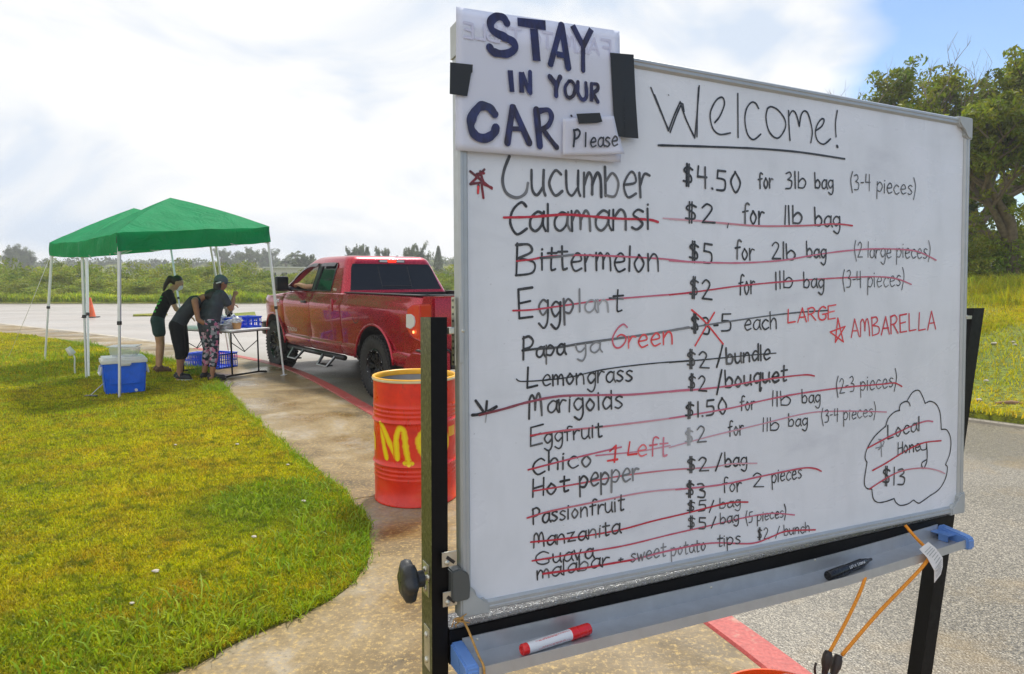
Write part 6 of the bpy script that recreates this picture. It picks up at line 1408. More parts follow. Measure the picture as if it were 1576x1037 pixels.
def crate(loc, rz, w, d, h, label, group=None):
    root = empty('plastic_crate', loc, rz, label, 'crate', group)
    for (cx_, cy_, ww, ax) in ((0, -d/2, w, 0), (0, d/2, w, 0), (-w/2, 0, d, 1), (w/2, 0, d, 1)):
        bm = bmesh.new(); nv = max(4, int(ww/.045))
        def B(c, s):
            if ax: bx(bm, (cx_, c[0], c[1]), (.008, s[0], s[1]))
            else: bx(bm, (c[0], cy_, c[1]), (s[0], .008, s[1]))
        B((0, h-.012), (ww, .024)); B((0, .012), (ww, .024)); B((0, h*.52), (ww-.01, .014))
        for k in range(nv+1): B((-ww/2+.006+(ww-.012)*k/nv, h*.5), (.012, h-.05))
        obj('side_grid', bm, M_['crate_blue'], root)
    bm = bmesh.new(); bx(bm, (0, 0, .004), (w, d, .008)); obj('base', bm, M_['crate_blue'], root)
    bm = bmesh.new()
    for sx_ in (-1, 1): bx(bm, (sx_*w/2, 0, h+.002), (.028, d+.028, .012), None, .004)
    for sy_ in (-1, 1): bx(bm, (0, sy_*d/2, h+.004), (w+.026, .028, .012), None, .004)
    obj('rim', bm, M_['crate_blue'], root)
    return root
q = tabp(.50, .44); crate(q, TANG+.25, .42, .30, .15, 'small blue plastic basket on the table, the one behind the scale'); q = tabp(.35, .62); crate(q, TANG-.1, .34, .26, .17, 'blue plastic basket at the back edge of the table, the higher right one')
g_ = G(326, 566); crate((g_.x, g_.y+.15, 0), TANG+.05+math.pi/1, .62, .40, .25, 'blue slotted crate on the pavement, rightmost, behind the table leg', None)
g_ = G(303, 567); crate((g_.x-.05, g_.y+.3, 0), TANG+.25, .45, .35, .23, 'blue slotted crate on the pavement behind the woman in floral leggings', None)
sq = tabp(.42, .17); sc_ = empty('weighing_scale', sq, TANG+.1, 'grey and white weighing scale on the near edge of the table', 'scale')
bm = bmesh.new(); bx(bm, (0, 0, .03), (.36, .26, .05), None, .015); obj('body', bm, M_['scale_body'], sc_, 40); bm = bmesh.new(); bx(bm, (0, .02, .065), (.32, .22, .012), None, .004); obj('weighing_plate', bm, M_['alu'], sc_); bm = bmesh.new(); bx(bm, (.0, -.131, .032), (.2, .004, .028)); obj('display', bm, M_['trim'], sc_)
bq = tabp(.16, .24); bg = empty('food_tub', bq, 0, 'small tan tub with produce bags on it at the right end of the table', 'tub')
bm = bmesh.new(); lathe(bm, [(0, 0), (.055, 0), (.075, .10), (.07, .10), (.05, .01), (0, .01)], 24); obj('tub', bm, simple('tan_tub', (.55, .30, .12), .5), bg, 40)
def crumple(bm, c, r, seed, sc=(1, 1, .7)):
    rr = bmesh.ops.create_icosphere(bm, subdivisions=3, radius=1)
    for v in rr['verts']: n_ = noise.noise(v.co*2.2+Vector((seed, 0, 0)))*.5+noise.noise(v.co*6+Vector((0, seed, 0)))*.22; v.co = Vector(c)+Vector((v.co.x*sc[0], v.co.y*sc[1], v.co.z*sc[2]))*r*(1+n_)
bm = bmesh.new(); crumple(bm, (0, 0, .13), .085, 3); crumple(bm, (-.1, .05, .10), .09, 8, (1.2, 1, .6)); bgs = obj('plastic_bag', bm, M_['film'], bg)
pb_ = tabp(.62, .30); o = None; bm = bmesh.new(); crumple(bm, (0, 0, .14), .12, 5, (1.3, 1, .6)); crumple(bm, (.14, .05, .16), .09, 6); o = obj('plastic_bag', bm, M_['film']); o.location = pb_; tag(o, 'pile of clear produce bags lying over the blue basket on the table', 'plastic bag')

# ================================================================ CONE
cp = G(140, 488.5, RZ); s_c = cp.y*29/1050/.70
cn = empty('traffic_cone', cp, 0, 'orange traffic cone standing alone on the far pale road', 'traffic cone')
bm = bmesh.new(); lathe(bm, [(.17*s_c, .03), (.155*s_c, .06), (.04*s_c, .72*s_c), (.03*s_c, .74*s_c), (0, .745*s_c)], 24); obj('cone', bm, M_['cone'], cn, 40)
bm = bmesh.new(); bx(bm, (0, 0, .022), (.44*s_c, .44*s_c, .04), None, .01); obj('base', bm, M_['trim'], cn)

# ================================================================ PEOPLE
def Vv(*a): return Vector(a)
def limb(parts, pts, rs):
    for (a, b), (ra, rb) in zip(zip(pts, pts[1:]), zip(rs, rs[1:])): parts.append((a, ra, b, rb))
def hand(parts, wrist, d, up, curl=.5, side=1, s=1.0):
    d = d.normalized(); x = up.normalized().cross(d).normalized()*side; palm = wrist+d*.05*s
    up = up.normalized()
    for k, off in enumerate((-.022, -.007, .008, .022)): parts.append((wrist+x*off*.4, .016*s, palm+d*.03+x*off, .0115*s))
    for k, (off, ln) in enumerate(zip((-.025, -.008, .009, .025), (.068, .08, .075, .058))):
        b0 = palm+d*.03*s+x*off; m_ = b0+(d*(1-curl*.4)-up*curl*.6).normalized()*ln*.5*s; t_ = m_+(d*(1-curl)-up*curl).normalized()*ln*.5*s; parts.append((b0, .0095*s, m_, .009*s)); parts.append((m_, .009*s, t_, .0075*s))
    tb_ = wrist+d*.025+x*-.022; m_ = tb_+(d*.6-x*.8).normalized()*.035*s; parts.append((tb_, .012*s, m_, .0105*s)); parts.append((m_, .0105*s, m_+(d*.95-x*.2-up*.2).normalized()*.03*s, .0085*s))
def head(parts, c, fwd, up, s=1.0):
    fwd = fwd.normalized(); up = (up-fwd*up.dot(fwd)).normalized(); x = up.cross(fwd)
    parts.append((c+up*.025-fwd*.018, .083*s, c+up*.02+fwd*.01, .080*s)); parts.append((c+fwd*.015, .070*s, c-up*.06+fwd*.035, .050*s)); parts.append((c-up*.085+fwd*.06, .026*s, c-up*.085+fwd*.055, .026*s))
    parts.append((c+fwd*.082+up*.005, .010*s, c+fwd*.104-up*.022, .014*s))
    for sg in (1, -1):
        parts.append((c+x*sg*.078-up*.0, .016*s, c+x*sg*.082-up*.025, .012*s)); parts.append((c+fwd*.078+x*sg*.03+up*.012, .015*s, c+fwd*.076+x*sg*.032+up*.012, .014*s))
    parts.append((c+fwd*.083-up*.052-x*.018, .011*s, c+fwd*.083-up*.052+x*.018, .011*s))
def eyes(c, fwd, up, root, Mx):
    fwd = fwd.normalized(); up = (up-fwd*up.dot(fwd)).normalized(); x = up.cross(fwd); bm = bmesh.new()
    for sg in (1, -1): bmesh.ops.create_uvsphere(bm, u_segments=8, v_segments=6, radius=.010, matrix=Matrix.Translation(c+fwd*.084+x*sg*.03+up*.014))
    bmesh.ops.transform(bm, matrix=Mx, verts=bm.verts); obj('eyes', bm, M_['trim'], root, True)
def shoe(foot, toe, root, mat='shoe', sole='sole', w=.043):
    d = (toe-foot); d.z = 0; d.normalize(); heel = foot-d*.05
    blob_mesh('shoe', [(Vv(heel.x, heel.y, .055), .044, Vv(toe.x, toe.y, .042), .036), (Vv(heel.x, heel.y, .06), .04, Vv(foot.x, foot.y, .10), .038)], .009, M_[mat], root, None, 3)
    bm = bmesh.new(); x = Vv(-d.y, d.x, 0); pts = []
    for a, r_, c in [(math.pi*k/8+math.pi/2, .042, heel) for k in range(9)]+[(math.pi*k/8-math.pi/2, .044, toe) for k in range(9)]:
        q = c+(d*math.cos(a)+x*math.sin(a))*r_; pts.append((q.x, q.y))
    prism(bm, pts, .0, .026); obj('sole', bm, M_[sole], root)
def person(loc, yaw, label, J, build):
    root = empty('person', loc, yaw, label, 'person'); build(root, J); return root
# --- woman with cap and floral leggings (seen from behind, at the table)
def w_cap(root, J):
    hipL, hipR = Vv(-.09, 0, .86), Vv(.09, 0, .86); P = []
    kneeL, kneeR = Vv(-.10, .04, .47), Vv(.10, .02, .47); ankL, ankR = Vv(-.12, -.02, .09), Vv(.11, -.04, .09)
    chest = Vv(0, .11, 1.22); neck = Vv(0, .17, 1.375); hd = Vv(0.01, .235, 1.475)
    for h_, k_, a_ in ((hipL, kneeL, ankL), (hipR, kneeR, ankR)): limb(P, [h_, h_.lerp(k_, .5), k_, k_.lerp(a_, .35), a_], [.105, .085, .058, .057, .037]); P.append((a_, .036, a_+Vv(0, .0, -.045), .036)); P.append((a_+Vv(0, -.03, -.05), .032, a_+Vv(0, .13, -.06), .026))
    P += [(hipL, .105, hipR, .105), (Vv(-.06, .03, .98), .105, Vv(.06, .03, .98), .105), (Vv(-.075, .08, 1.12), .105, Vv(.075, .08, 1.12), .105), (Vv(-.085, .12, 1.24), .10, Vv(.085, .12, 1.24), .10), (Vv(-.06, 0, .88), .10, Vv(-.085, .12, 1.24), .10), (Vv(.06, 0, .88), .10, Vv(.085, .12, 1.24), .10), (Vv(-.14, .14, 1.31), .055, Vv(.14, .14, 1.31), .055), (Vv(0, .14, 1.30), .06, neck, .048), (neck, .047, hd-Vv(0, .02, .05), .045)]
    arms = []
    for sg, el, wr in ((-1, Vv(-.25, .30, 1.10), Vv(-.13, .47, 1.12)), (1, Vv(.215, .25, 1.08), Vv(.135, .37, 1.27))):
        sh = Vv(sg*.165, .14, 1.305); limb(P, [sh, sh.lerp(el, .5), el, el.lerp(wr, .4), wr], [.054, .047, .039, .038, .025]); hand(P, wr, (wr-el), Vv(0, 0, 1), .7, sg); arms.append((sh, el))
    head(P, hd, Vv(.15, .9, -.35), Vv(0, .3, 1))
    blob_mesh('body', P, .009, M_['skin'], root); eyes(hd, Vv(.15, .9, -.35), Vv(0, .3, 1), root, Matrix.Identity(4))
    S = [(Vv(-.075, .0, .84), .118, Vv(.075, .0, .84), .118), (Vv(-.07, .03, .98), .118, Vv(.07, .03, .98), .118), (Vv(-.085, .08, 1.12), .117, Vv(.085, .08, 1.12), .117), (Vv(-.09, .12, 1.24), .112, Vv(.09, .12, 1.24), .112), (Vv(-.06, 0, .82), .12, Vv(-.085, .12, 1.24), .112), (Vv(.06, 0, .82), .12, Vv(.085, .12, 1.24), .112), (Vv(-.15, .14, 1.31), .066, Vv(.15, .14, 1.31), .066)]
    for sh, el in arms: S.append((sh, .066, sh.lerp(el, .62), .062))
    blob_mesh('shirt', S, .012, M_['charcoal2'], root)
    Lg = [(hipL, .113, hipR, .113)]
    for h_, k_, a_ in ((hipL, kneeL, ankL), (hipR, kneeR, ankR)): limb(Lg, [h_, h_.lerp(k_, .5), k_, k_.lerp(a_, .35), k_.lerp(a_, .62)], [.112, .095, .070, .068, .058])
    blob_mesh('leggings', Lg, .012, M_['floral'], root)
    f_ = Vv(.15, .9, -.35).normalized(); blob_mesh('cap', [(hd+Vv(0, -.01, .045), .094, hd+Vv(0, .02, .035), .092)], .010, M_['cap'], root)
    bm = bmesh.new(); bx(bm, hd+f_*.125+Vv(0, 0, .055), (.15, .12, .012), Matrix.Identity(4), .004); obj('cap_brim', bm, M_['cap'], root)
    bm = bmesh.new(); tube(bm, [hd+Vv(-.08, -.05, .02), hd+Vv(-.04, -.1, .0), hd+Vv(.04, -.1, .0), hd+Vv(.08, -.05, .02)], .010, 6); obj('cap_strap', bm, M_['white_plastic'], root)
    blob_mesh('hair', [(hd+Vv(0, -.055, -.01), .066, hd+Vv(0, -.075, -.11), .055), (hd+Vv(-.02, -.08, -.10), .05, hd+Vv(-.04, -.11, -.24), .030), (hd+Vv(.03, -.08, -.10), .045, hd+Vv(.02, -.11, -.22), .025)], .009, M_['hair'], root, None, 2)
    shoe(ankL+Vv(0, .02, 0), ankL+Vv(-.02, .15, 0), root, 'shoe', 'trim'); shoe(ankR+Vv(0, .02, 0), ankR+Vv(.06, .14, 0), root, 'shoe', 'trim')
w3 = G(323, 584); person((w3.x, w3.y+.02, .0), math.radians(-32), 'woman in grey T-shirt, cap and floral leggings standing at the table with her back turned', None, w_cap)
bgp = tb.matrix_world
bm = bmesh.new(); crumple(bm, (0, 0, 0), .085, 12, (.8, .7, 1.9)); o = obj('plastic_bag', bm, M_['film']); o.location = top(352, 470, Vector((0, w3.y+.30, 0))); tag(o, 'half filled clear plastic bag held up by the woman in the cap', 'plastic bag')
bm = bmesh.new(); crumple(bm, (0, 0, 0), .055, 15, (.9, .8, 1.2)); o2 = obj('greens', bm, M_['black_cloth'], o); o2.location = (0.0, 0, -.11)
# --- woman bending (tank top, black capris), facing right
def w_bend(root, J):
    P = []; hipL, hipR = Vv(.0, .085, .84), Vv(.0, -.085, .84); kneeL, kneeR = Vv(.05, .09, .45), Vv(.04, -.11, .45); ankL, ankR = Vv(-.05, .11, .09), Vv(.03, -.12, .09)
    for h_, k_, a_ in ((hipL, kneeL, ankL), (hipR, kneeR, ankR)): limb(P, [h_, h_.lerp(k_, .5), k_, k_.lerp(a_, .35), a_], [.10, .084, .056, .055, .036]); P.append((a_, .035, a_+Vv(0, 0, -.045), .035)); P.append((a_+Vv(-.03, 0, -.05), .032, a_+Vv(.13, 0, -.06), .026))
    ax = Vv(.62, 0, .78).normalized(); wst = Vv(.08, 0, .98); ch = Vv(.26, 0, 1.19); nk = Vv(.38, 0, 1.27); hd = Vv(.48, 0, 1.28)
    P += [(hipL, .10, hipR, .10)]
    for y in (-.07, .07): P += [(Vv(0, y, .86), .095, wst+Vv(0, y*.8, 0), .092), (wst+Vv(0, y*.8, 0), .092, ch+Vv(0, y*1.1, 0), .095)]
    P += [(ch+Vv(.03, -.14, .03), .052, ch+Vv(.03, .14, .03), .052), (ch, .07, nk, .046), (nk, .045, hd, .05)]
    for sg in (-1, 1):
        sh = ch+Vv(.03, sg*.165, .02); el = Vv(.33, sg*.18, .93); wr = Vv(.50, sg*.12, .80); limb(P, [sh, sh.lerp(el, .5), el, el.lerp(wr, .4), wr], [.050, .044, .037, .036, .024]); hand(P, wr, wr-el, Vv(0, 0, 1), .5, sg)
    fw_ = Vv(.65, 0, -.75); head(P, hd+Vv(.03, 0, -.02), fw_, Vv(.75, 0, .65)); blob_mesh('body', P, .009, M_['skin'], root); eyes(hd+Vv(.03, 0, -.02), fw_, Vv(.75, 0, .65), root, Matrix.Identity(4))
    S = []
    for y in (-.075, .075): S += [(Vv(.01, y, .86), .108, wst+Vv(0, y*.8, 0), .105), (wst+Vv(0, y*.8, 0), .105, ch+Vv(0, y*1.1, 0), .106)]
    S += [(ch+Vv(.0, -.10, .03), .058, ch+Vv(.0, .10, .03), .058)]; blob_mesh('tank_top', S, .012, M_['charcoal'], root)
    Lg = [(hipL, .112, hipR, .112)]
    for h_, k_, a_ in ((hipL, kneeL, ankL), (hipR, kneeR, ankR)): limb(Lg, [h_, h_.lerp(k_, .5), k_, k_.lerp(a_, .22)], [.112, .100, .078, .072])
    blob_mesh('capri_trousers', Lg, .012, M_['black_cloth'], root)
    h2 = hd+Vv(.03, 0, -.02); blob_mesh('hair', [(h2+Vv(-.0, 0, .045), .088, h2+Vv(-.05, 0, .02), .075), (h2+Vv(.0, -.05, .02), .05, h2+Vv(.04, -.075, -.16), .035), (h2+Vv(.0, .05, .02), .05, h2+Vv(.04, .075, -.16), .035)], .009, M_['hair'], root, None, 2)
    shoe(ankL+Vv(.02, 0, 0), ankL+Vv(.14, 0, 0), root); shoe(ankR+Vv(.02, 0, 0), ankR+Vv(.14, -.03, 0), root)
w2 = G(275, 585); person((w2.x, w2.y+.05, 0), math.radians(12), 'woman in grey sleeveless top and black capris bending over the table', None, w_bend)
# --- woman with mask and ponytail, black T-shirt with green print, facing right
def w_mask(root, J):
    P = []; hipL, hipR = Vv(-.03, .085, .86), Vv(-.03, -.085, .86); kneeL, kneeR = Vv(-.02, .09, .47), Vv(.01, -.09, .47); ankL, ankR = Vv(-.06, .10, .09), Vv(-.03, -.10, .09)
    for h_, k_, a_ in ((hipL, kneeL, ankL), (hipR, kneeR, ankR)): limb(P, [h_, h_.lerp(k_, .5), k_, k_.lerp(a_, .35), a_], [.10, .080, .054, .053, .034]); P.append((a_, .034, a_+Vv(0, 0, -.05), .034)); P.append((a_+Vv(-.03, 0, -.055), .030, a_+Vv(.14, 0, -.062), .024))
    wst = Vv(.03, 0, 1.02); ch = Vv(.14, 0, 1.25); nk = Vv(.21, 0, 1.385); hd = Vv(.285, 0, 1.465); P += [(hipL, .10, hipR, .10)]
    for y in (-.065, .065): P += [(Vv(-.02, y, .88), .092, wst+Vv(0, y*.8, 0), .088), (wst+Vv(0, y*.8, 0), .088, ch+Vv(0, y*1.1, 0), .092)]
    P += [(ch+Vv(.02, -.13, .06), .052, ch+Vv(.02, .13, .06), .052), (ch+Vv(.02, 0, .04), .06, nk, .044), (nk, .043, hd+Vv(-.02, 0, -.03), .045)]; arms = []
    for sg in (-1, 1):
        sh = ch+Vv(.02, sg*.16, .05); el = Vv(.25, sg*.18, 1.04); wr = Vv(.42, sg*.12, .93); limb(P, [sh, sh.lerp(el, .5), el, el.lerp(wr, .4), wr], [.050, .043, .036, .035, .023]); hand(P, wr, wr-el, Vv(0, 0, 1), .5, sg); arms.append((sh, el))
    fw_ = Vv(.85, -.12, -.5); up_ = Vv(.5, 0, .85); head(P, hd, fw_, up_); blob_mesh('body', P, .009, M_['skin_light'], root); eyes(hd, fw_, up_, root, Matrix.Identity(4))
    S = []
    for y in (-.07, .07): S += [(Vv(-.02, y, .90), .104, wst+Vv(0, y*.8, 0), .100), (wst+Vv(0, y*.8, 0), .100, ch+Vv(0, y*1.1, 0), .104)]
    S += [(ch+Vv(.02, -.14, .06), .062, ch+Vv(.02, .14, .06), .062)]
    for sh, el in arms: S.append((sh, .062, sh.lerp(el, .55), .058))
    blob_mesh('t_shirt', S, .012, M_['black_cloth'], root)
    # bright green print on the back of the shirt
    from mathutils.bvhtree import BVHTree
    shirt = [o for o in root.children if o.name.startswith('t_shirt')][-1]; bv = BVHTree.FromPolygons([v.co for v in shirt.data.vertices], [tuple(p.vertices) for p in shirt.data.polygons])
    rnd = random.Random(8); bm = bmesh.new()
    for z_, n_ in ((1.24, 5), (1.19, 6), (1.14, 6), (1.08, 5), (1.02, 5)):
        for q in range(n_):
            ang = math.radians(188+62*(q+rnd.uniform(-.2, .2))/n_); dr_v = Vv(math.cos(ang), math.sin(ang), 0); zz = z_+rnd.uniform(-.012, .012); ax = wst.lerp(ch, (zz-1.02)/.23)
            hit, nrm, _, _ = bv.ray_cast(Vv(ax.x, ax.y, zz)+dr_v*.6, -dr_v)
            if hit is None: continue
            X_, Y_, Z_ = frame_of(nrm); Mx = Matrix(((X_.x, Y_.x, Z_.x, hit.x), (X_.y, Y_.y, Z_.y, hit.y), (X_.z, Y_.z, Z_.z, hit.z), (0, 0, 0, 1))); w_ = rnd.uniform(.014, .024)
            prism(bm, [(w_*(1 if k % 2 else .45)*math.cos(k*math.pi/4), w_*(1 if k % 2 else .45)*math.sin(k*math.pi/4)) for k in range(8)], -.004, .0035, Mx)
    obj('green_print', bm, M_['green_print'], root)
    Lg = [(hipL, .113, hipR, .113)]
    for h_, k_ in ((hipL, kneeL), (hipR, kneeR)): limb(Lg, [h_, h_.lerp(k_, .5)], [.113, .100])
    blob_mesh('shorts', Lg, .012, M_['green_short'], root)
    f_ = fw_.normalized(); u_ = (up_-f_*up_.dot(f_)).normalized(); blob_mesh('face_mask', [(hd+f_*.062-u_*.035, .052, hd+f_*.055-u_*.065, .045)], .008, M_['mask'], root)
    blob_mesh('hair', [(hd-f_*.025+u_*.045, .086, hd-f_*.03+u_*.02, .082), (hd-f_*.09+u_*.03, .045, hd-f_*.13+u_*.02, .050), (hd-f_*.13, .048, hd-f_*.14-u_*.11, .034), (hd-f_*.14-u_*.11, .034, hd-f_*.12-u_*.20, .018)], .009, M_['hair'], root, None, 2)
    for a_ in (ankL, ankR): shoe(a_+Vv(.02, 0, -.01), a_+Vv(.14, 0, 0), root, 'sandal', 'sandal')
w1 = G(247, 573); person((w1.x, w1.y+.05, 0), math.radians(26), 'woman in black T-shirt with green print, dark shorts and white face mask', None, w_mask)
# --- driver
def driver(root, J):
    P = []; Y = .42
    P += [(Vv(3.55, Y-.08, 1.10), .12, Vv(3.55, Y+.08, 1.10), .12), (Vv(3.55, Y-.09, 1.15), .12, Vv(3.52, Y-.09, 1.48), .10), (Vv(3.55, Y+.09, 1.15), .12, Vv(3.52, Y+.09, 1.48), .10), (Vv(3.52, Y-.15, 1.53), .06, Vv(3.52, Y+.15, 1.53), .06), (Vv(3.52, Y, 1.53), .055, Vv(3.53, Y, 1.64), .05)]
    P += [(Vv(3.56, Y-.09, 1.06), .09, Vv(3.98, Y-.11, 1.10), .07), (Vv(3.56, Y+.09, 1.06), .09, Vv(3.98, Y+.11, 1.10), .07)]
    head(P, Vv(3.55, Y, 1.72), Vv(1, 0, 0), Vv(0, 0, 1), .95)
    sh = Vv(3.52, Y+.18, 1.50); el = Vv(3.66, .925, 1.50); wr = Vv(3.93, .955, 1.535); limb(P, [sh, sh.lerp(el, .5), el, el.lerp(wr, .4), wr], [.055, .05, .043, .043, .028]); hand(P, wr, Vv(1, .1, .05), Vv(0, .2, 1), .8, 1)
    sh2 = Vv(3.52, Y-.18, 1.50); limb(P, [sh2, Vv(3.7, Y-.22, 1.28), Vv(3.98, Y-.06, 1.42)], [.055, .045, .028]); hand(P, Vv(3.98, Y-.06, 1.42), Vv(1, .1, .1), Vv(0, 0, 1), .8, -1)
    blob_mesh('body', P, .009, M_['skin_light'], root)
    S = [(Vv(3.55, Y-.09, 1.12), .135, Vv(3.52, Y-.09, 1.48), .112), (Vv(3.55, Y+.09, 1.12), .135, Vv(3.52, Y+.09, 1.48), .112), (Vv(3.52, Y-.16, 1.53), .072, Vv(3.52, Y+.16, 1.53), .072), (sh, .066, sh.lerp(el, .5), .062), (sh2, .066, sh2.lerp(Vv(3.7, Y-.22, 1.28), .6), .062)]; blob_mesh('shirt', S, .014, M_['charcoal'], root)
    blob_mesh('hair', [(Vv(3.53, Y, 1.765), .085, Vv(3.51, Y, 1.74), .082)], .01, M_['hair'], root, None, 2)
dr_ = empty('person', org, 0, 'driver resting a bare forearm on the open window of the red truck', 'person'); dr_.matrix_world = tk.matrix_world; driver(dr_, None)

# ================================================================ VEGETATION
def leaf_cloud(cents, radii, per, size, seed=1, flat=.0, droop=0, tint=(.65, 1.25)):
    rg = np.random.default_rng(seed); C = np.repeat(np.array(cents), per, 0); R = np.repeat(np.array(radii), per, 0)
    n = len(C); d = rg.normal(0, 1, (n, 3)); d /= np.linalg.norm(d, axis=1)[:, None]; rr = rg.uniform(.35, 1, n)**.6; P = C+d*R*rr[:, None]
    a = rg.normal(0, 1, (n, 3)); a[:, 2] *= (1-flat); a /= np.linalg.norm(a, axis=1)[:, None]; b = np.cross(a, rg.normal(0, 1, (n, 3))); b /= np.linalg.norm(b, axis=1)[:, None]
    s = size*rg.uniform(.55, 1.3, n)[:, None]; V = np.stack([P-a*s, P-b*s*.38, P+a*s, P+b*s*.38], 1); V[:, 2, 2] -= droop*s[:, 0]
    t = rg.uniform(*tint, n)*np.repeat(rg.uniform(.62, 1.3, len(cents)), per); col = np.ones((n, 4, 4)); col[:, :, 0] = (t*rg.uniform(.85, 1.25, n))[:, None]; col[:, :, 1] = t[:, None]; col[:, :, 2] = (t*.9)[:, None]
    return V.reshape(-1, 3), col.reshape(-1, 4)
def quads_mesh(name, V, col):
    n = len(V)//4; me = bpy.data.meshes.new(name); me.vertices.add(n*4); me.vertices.foreach_set('co', V.astype(np.float32).ravel()); me.loops.add(n*4); me.loops.foreach_set('vertex_index', np.arange(n*4, dtype=np.int32))
    me.polygons.add(n); me.polygons.foreach_set('loop_start', (np.arange(n)*4).astype(np.int32)); me.update(calc_edges=True); ca = me.color_attributes.new('tint', 'FLOAT_COLOR', 'POINT'); ca.data.foreach_set('color', col.astype(np.float32).ravel()); return me
def limbs(bm, base, height, spread, rnd, r0, levels=3, up=.9, tips=None, nb=4, first=.35):
    def grow(p, d, L_, r, lv):
        pts = [p]; q = p; dd = d.copy(); n_ = 4
        for k in range(n_): dd = (dd+Vector((rnd.uniform(-.22, .22), rnd.uniform(-.22, .22), rnd.uniform(-.05, .14)))).normalized(); q = q+dd*L_/n_; pts.append(q)
        tube(bm, pts, [r*(1-.55*k/n_) for k in range(n_+1)], 7 if r > .03 else 5, False)
        if lv == 0:
            if tips is not None: tips.append(pts[-1]); tips.append(pts[2])
            return
        for k in range(nb if lv > 1 else nb-1):
            i = rnd.choice((2, 3, 4)) if lv < levels else rnd.choice((2, 3, 4)); a = rnd.uniform(0, 6.28); nd = (dd*up+Vector((math.cos(a), math.sin(a), rnd.uniform(-.1, .5)))*spread).normalized(); grow(pts[i], nd, L_*rnd.uniform(.55, .78), r*.5, lv-1)
        if tips is not None: tips.append(pts[-1])
    grow(Vector(base), Vector((0, 0, 1)), height*first, r0, levels)
# thicket across the road: four bush shapes, many individual bushes
bush_me = []
for v in range(5):
    rnd = random.Random(40+v); cents = []; rad = []
    for _ in range(22):
        a = rnd.uniform(0, 6.28); r_ = 1.5*math.sqrt(rnd.random()); h_ = rnd.uniform(.3, 2.4)*(1-.30*(r_/1.5)**2); cents.append((r_*math.cos(a), r_*math.sin(a)*.8, h_)); rad.append([rnd.uniform(.4, .8)]*2+[rnd.uniform(.32, .5)])
    V, c = leaf_cloud(cents, rad, 190, .085, 50+v); bush_me.append(quads_mesh('bush', V, c)); bush_me[-1].materials.append(M_['hedge'])
def height_at(px):    # crest of the thicket measured on the photograph, pixels
    xs = [-80, 0, 60, 130, 200, 300, 380, 440, 470, 520, 600, 660, 700, 760]; ys = [388, 388, 394, 398, 398, 394, 390, 404, 404, 400, 398, 404, 402, 400]
    for i in range(len(xs)-1):
        if xs[i] <= px <= xs[i+1]: t = (px-xs[i])/(xs[i+1]-xs[i]); return ys[i]+(ys[i+1]-ys[i])*t
    return 400
rnd = random.Random(5); k = 0
for row_, (yy, frac) in enumerate(((43.4, .55), (45.8, .78), (48.6, 1.0))):
    x = -40+row_*.7
    while x < 6:
        px = CX+F*x/yy; d = yy; H_ = (CAMH+(HZ-height_at(px))/F*d)*frac*rnd.uniform(.86, 1.08)
        o = bpy.data.objects.new('bush', bush_me[k % 5]); COL.objects.link(o); o.location = (x, yy+rnd.uniform(-.4, .4)+max(0, -31-x)*.1, 0); o.rotation_euler.z = rnd.uniform(0, 6.28); s_ = H_/2.85; o.scale = (rnd.uniform(.9, 1.25), rnd.uniform(.9, 1.2), s_)
        tag(o, 'dense green bush standing in the thicket beyond the far side of the road', 'bush', 'bushes of the thicket across the road'); k += 1; x += rnd.uniform(1.5, 2.3)
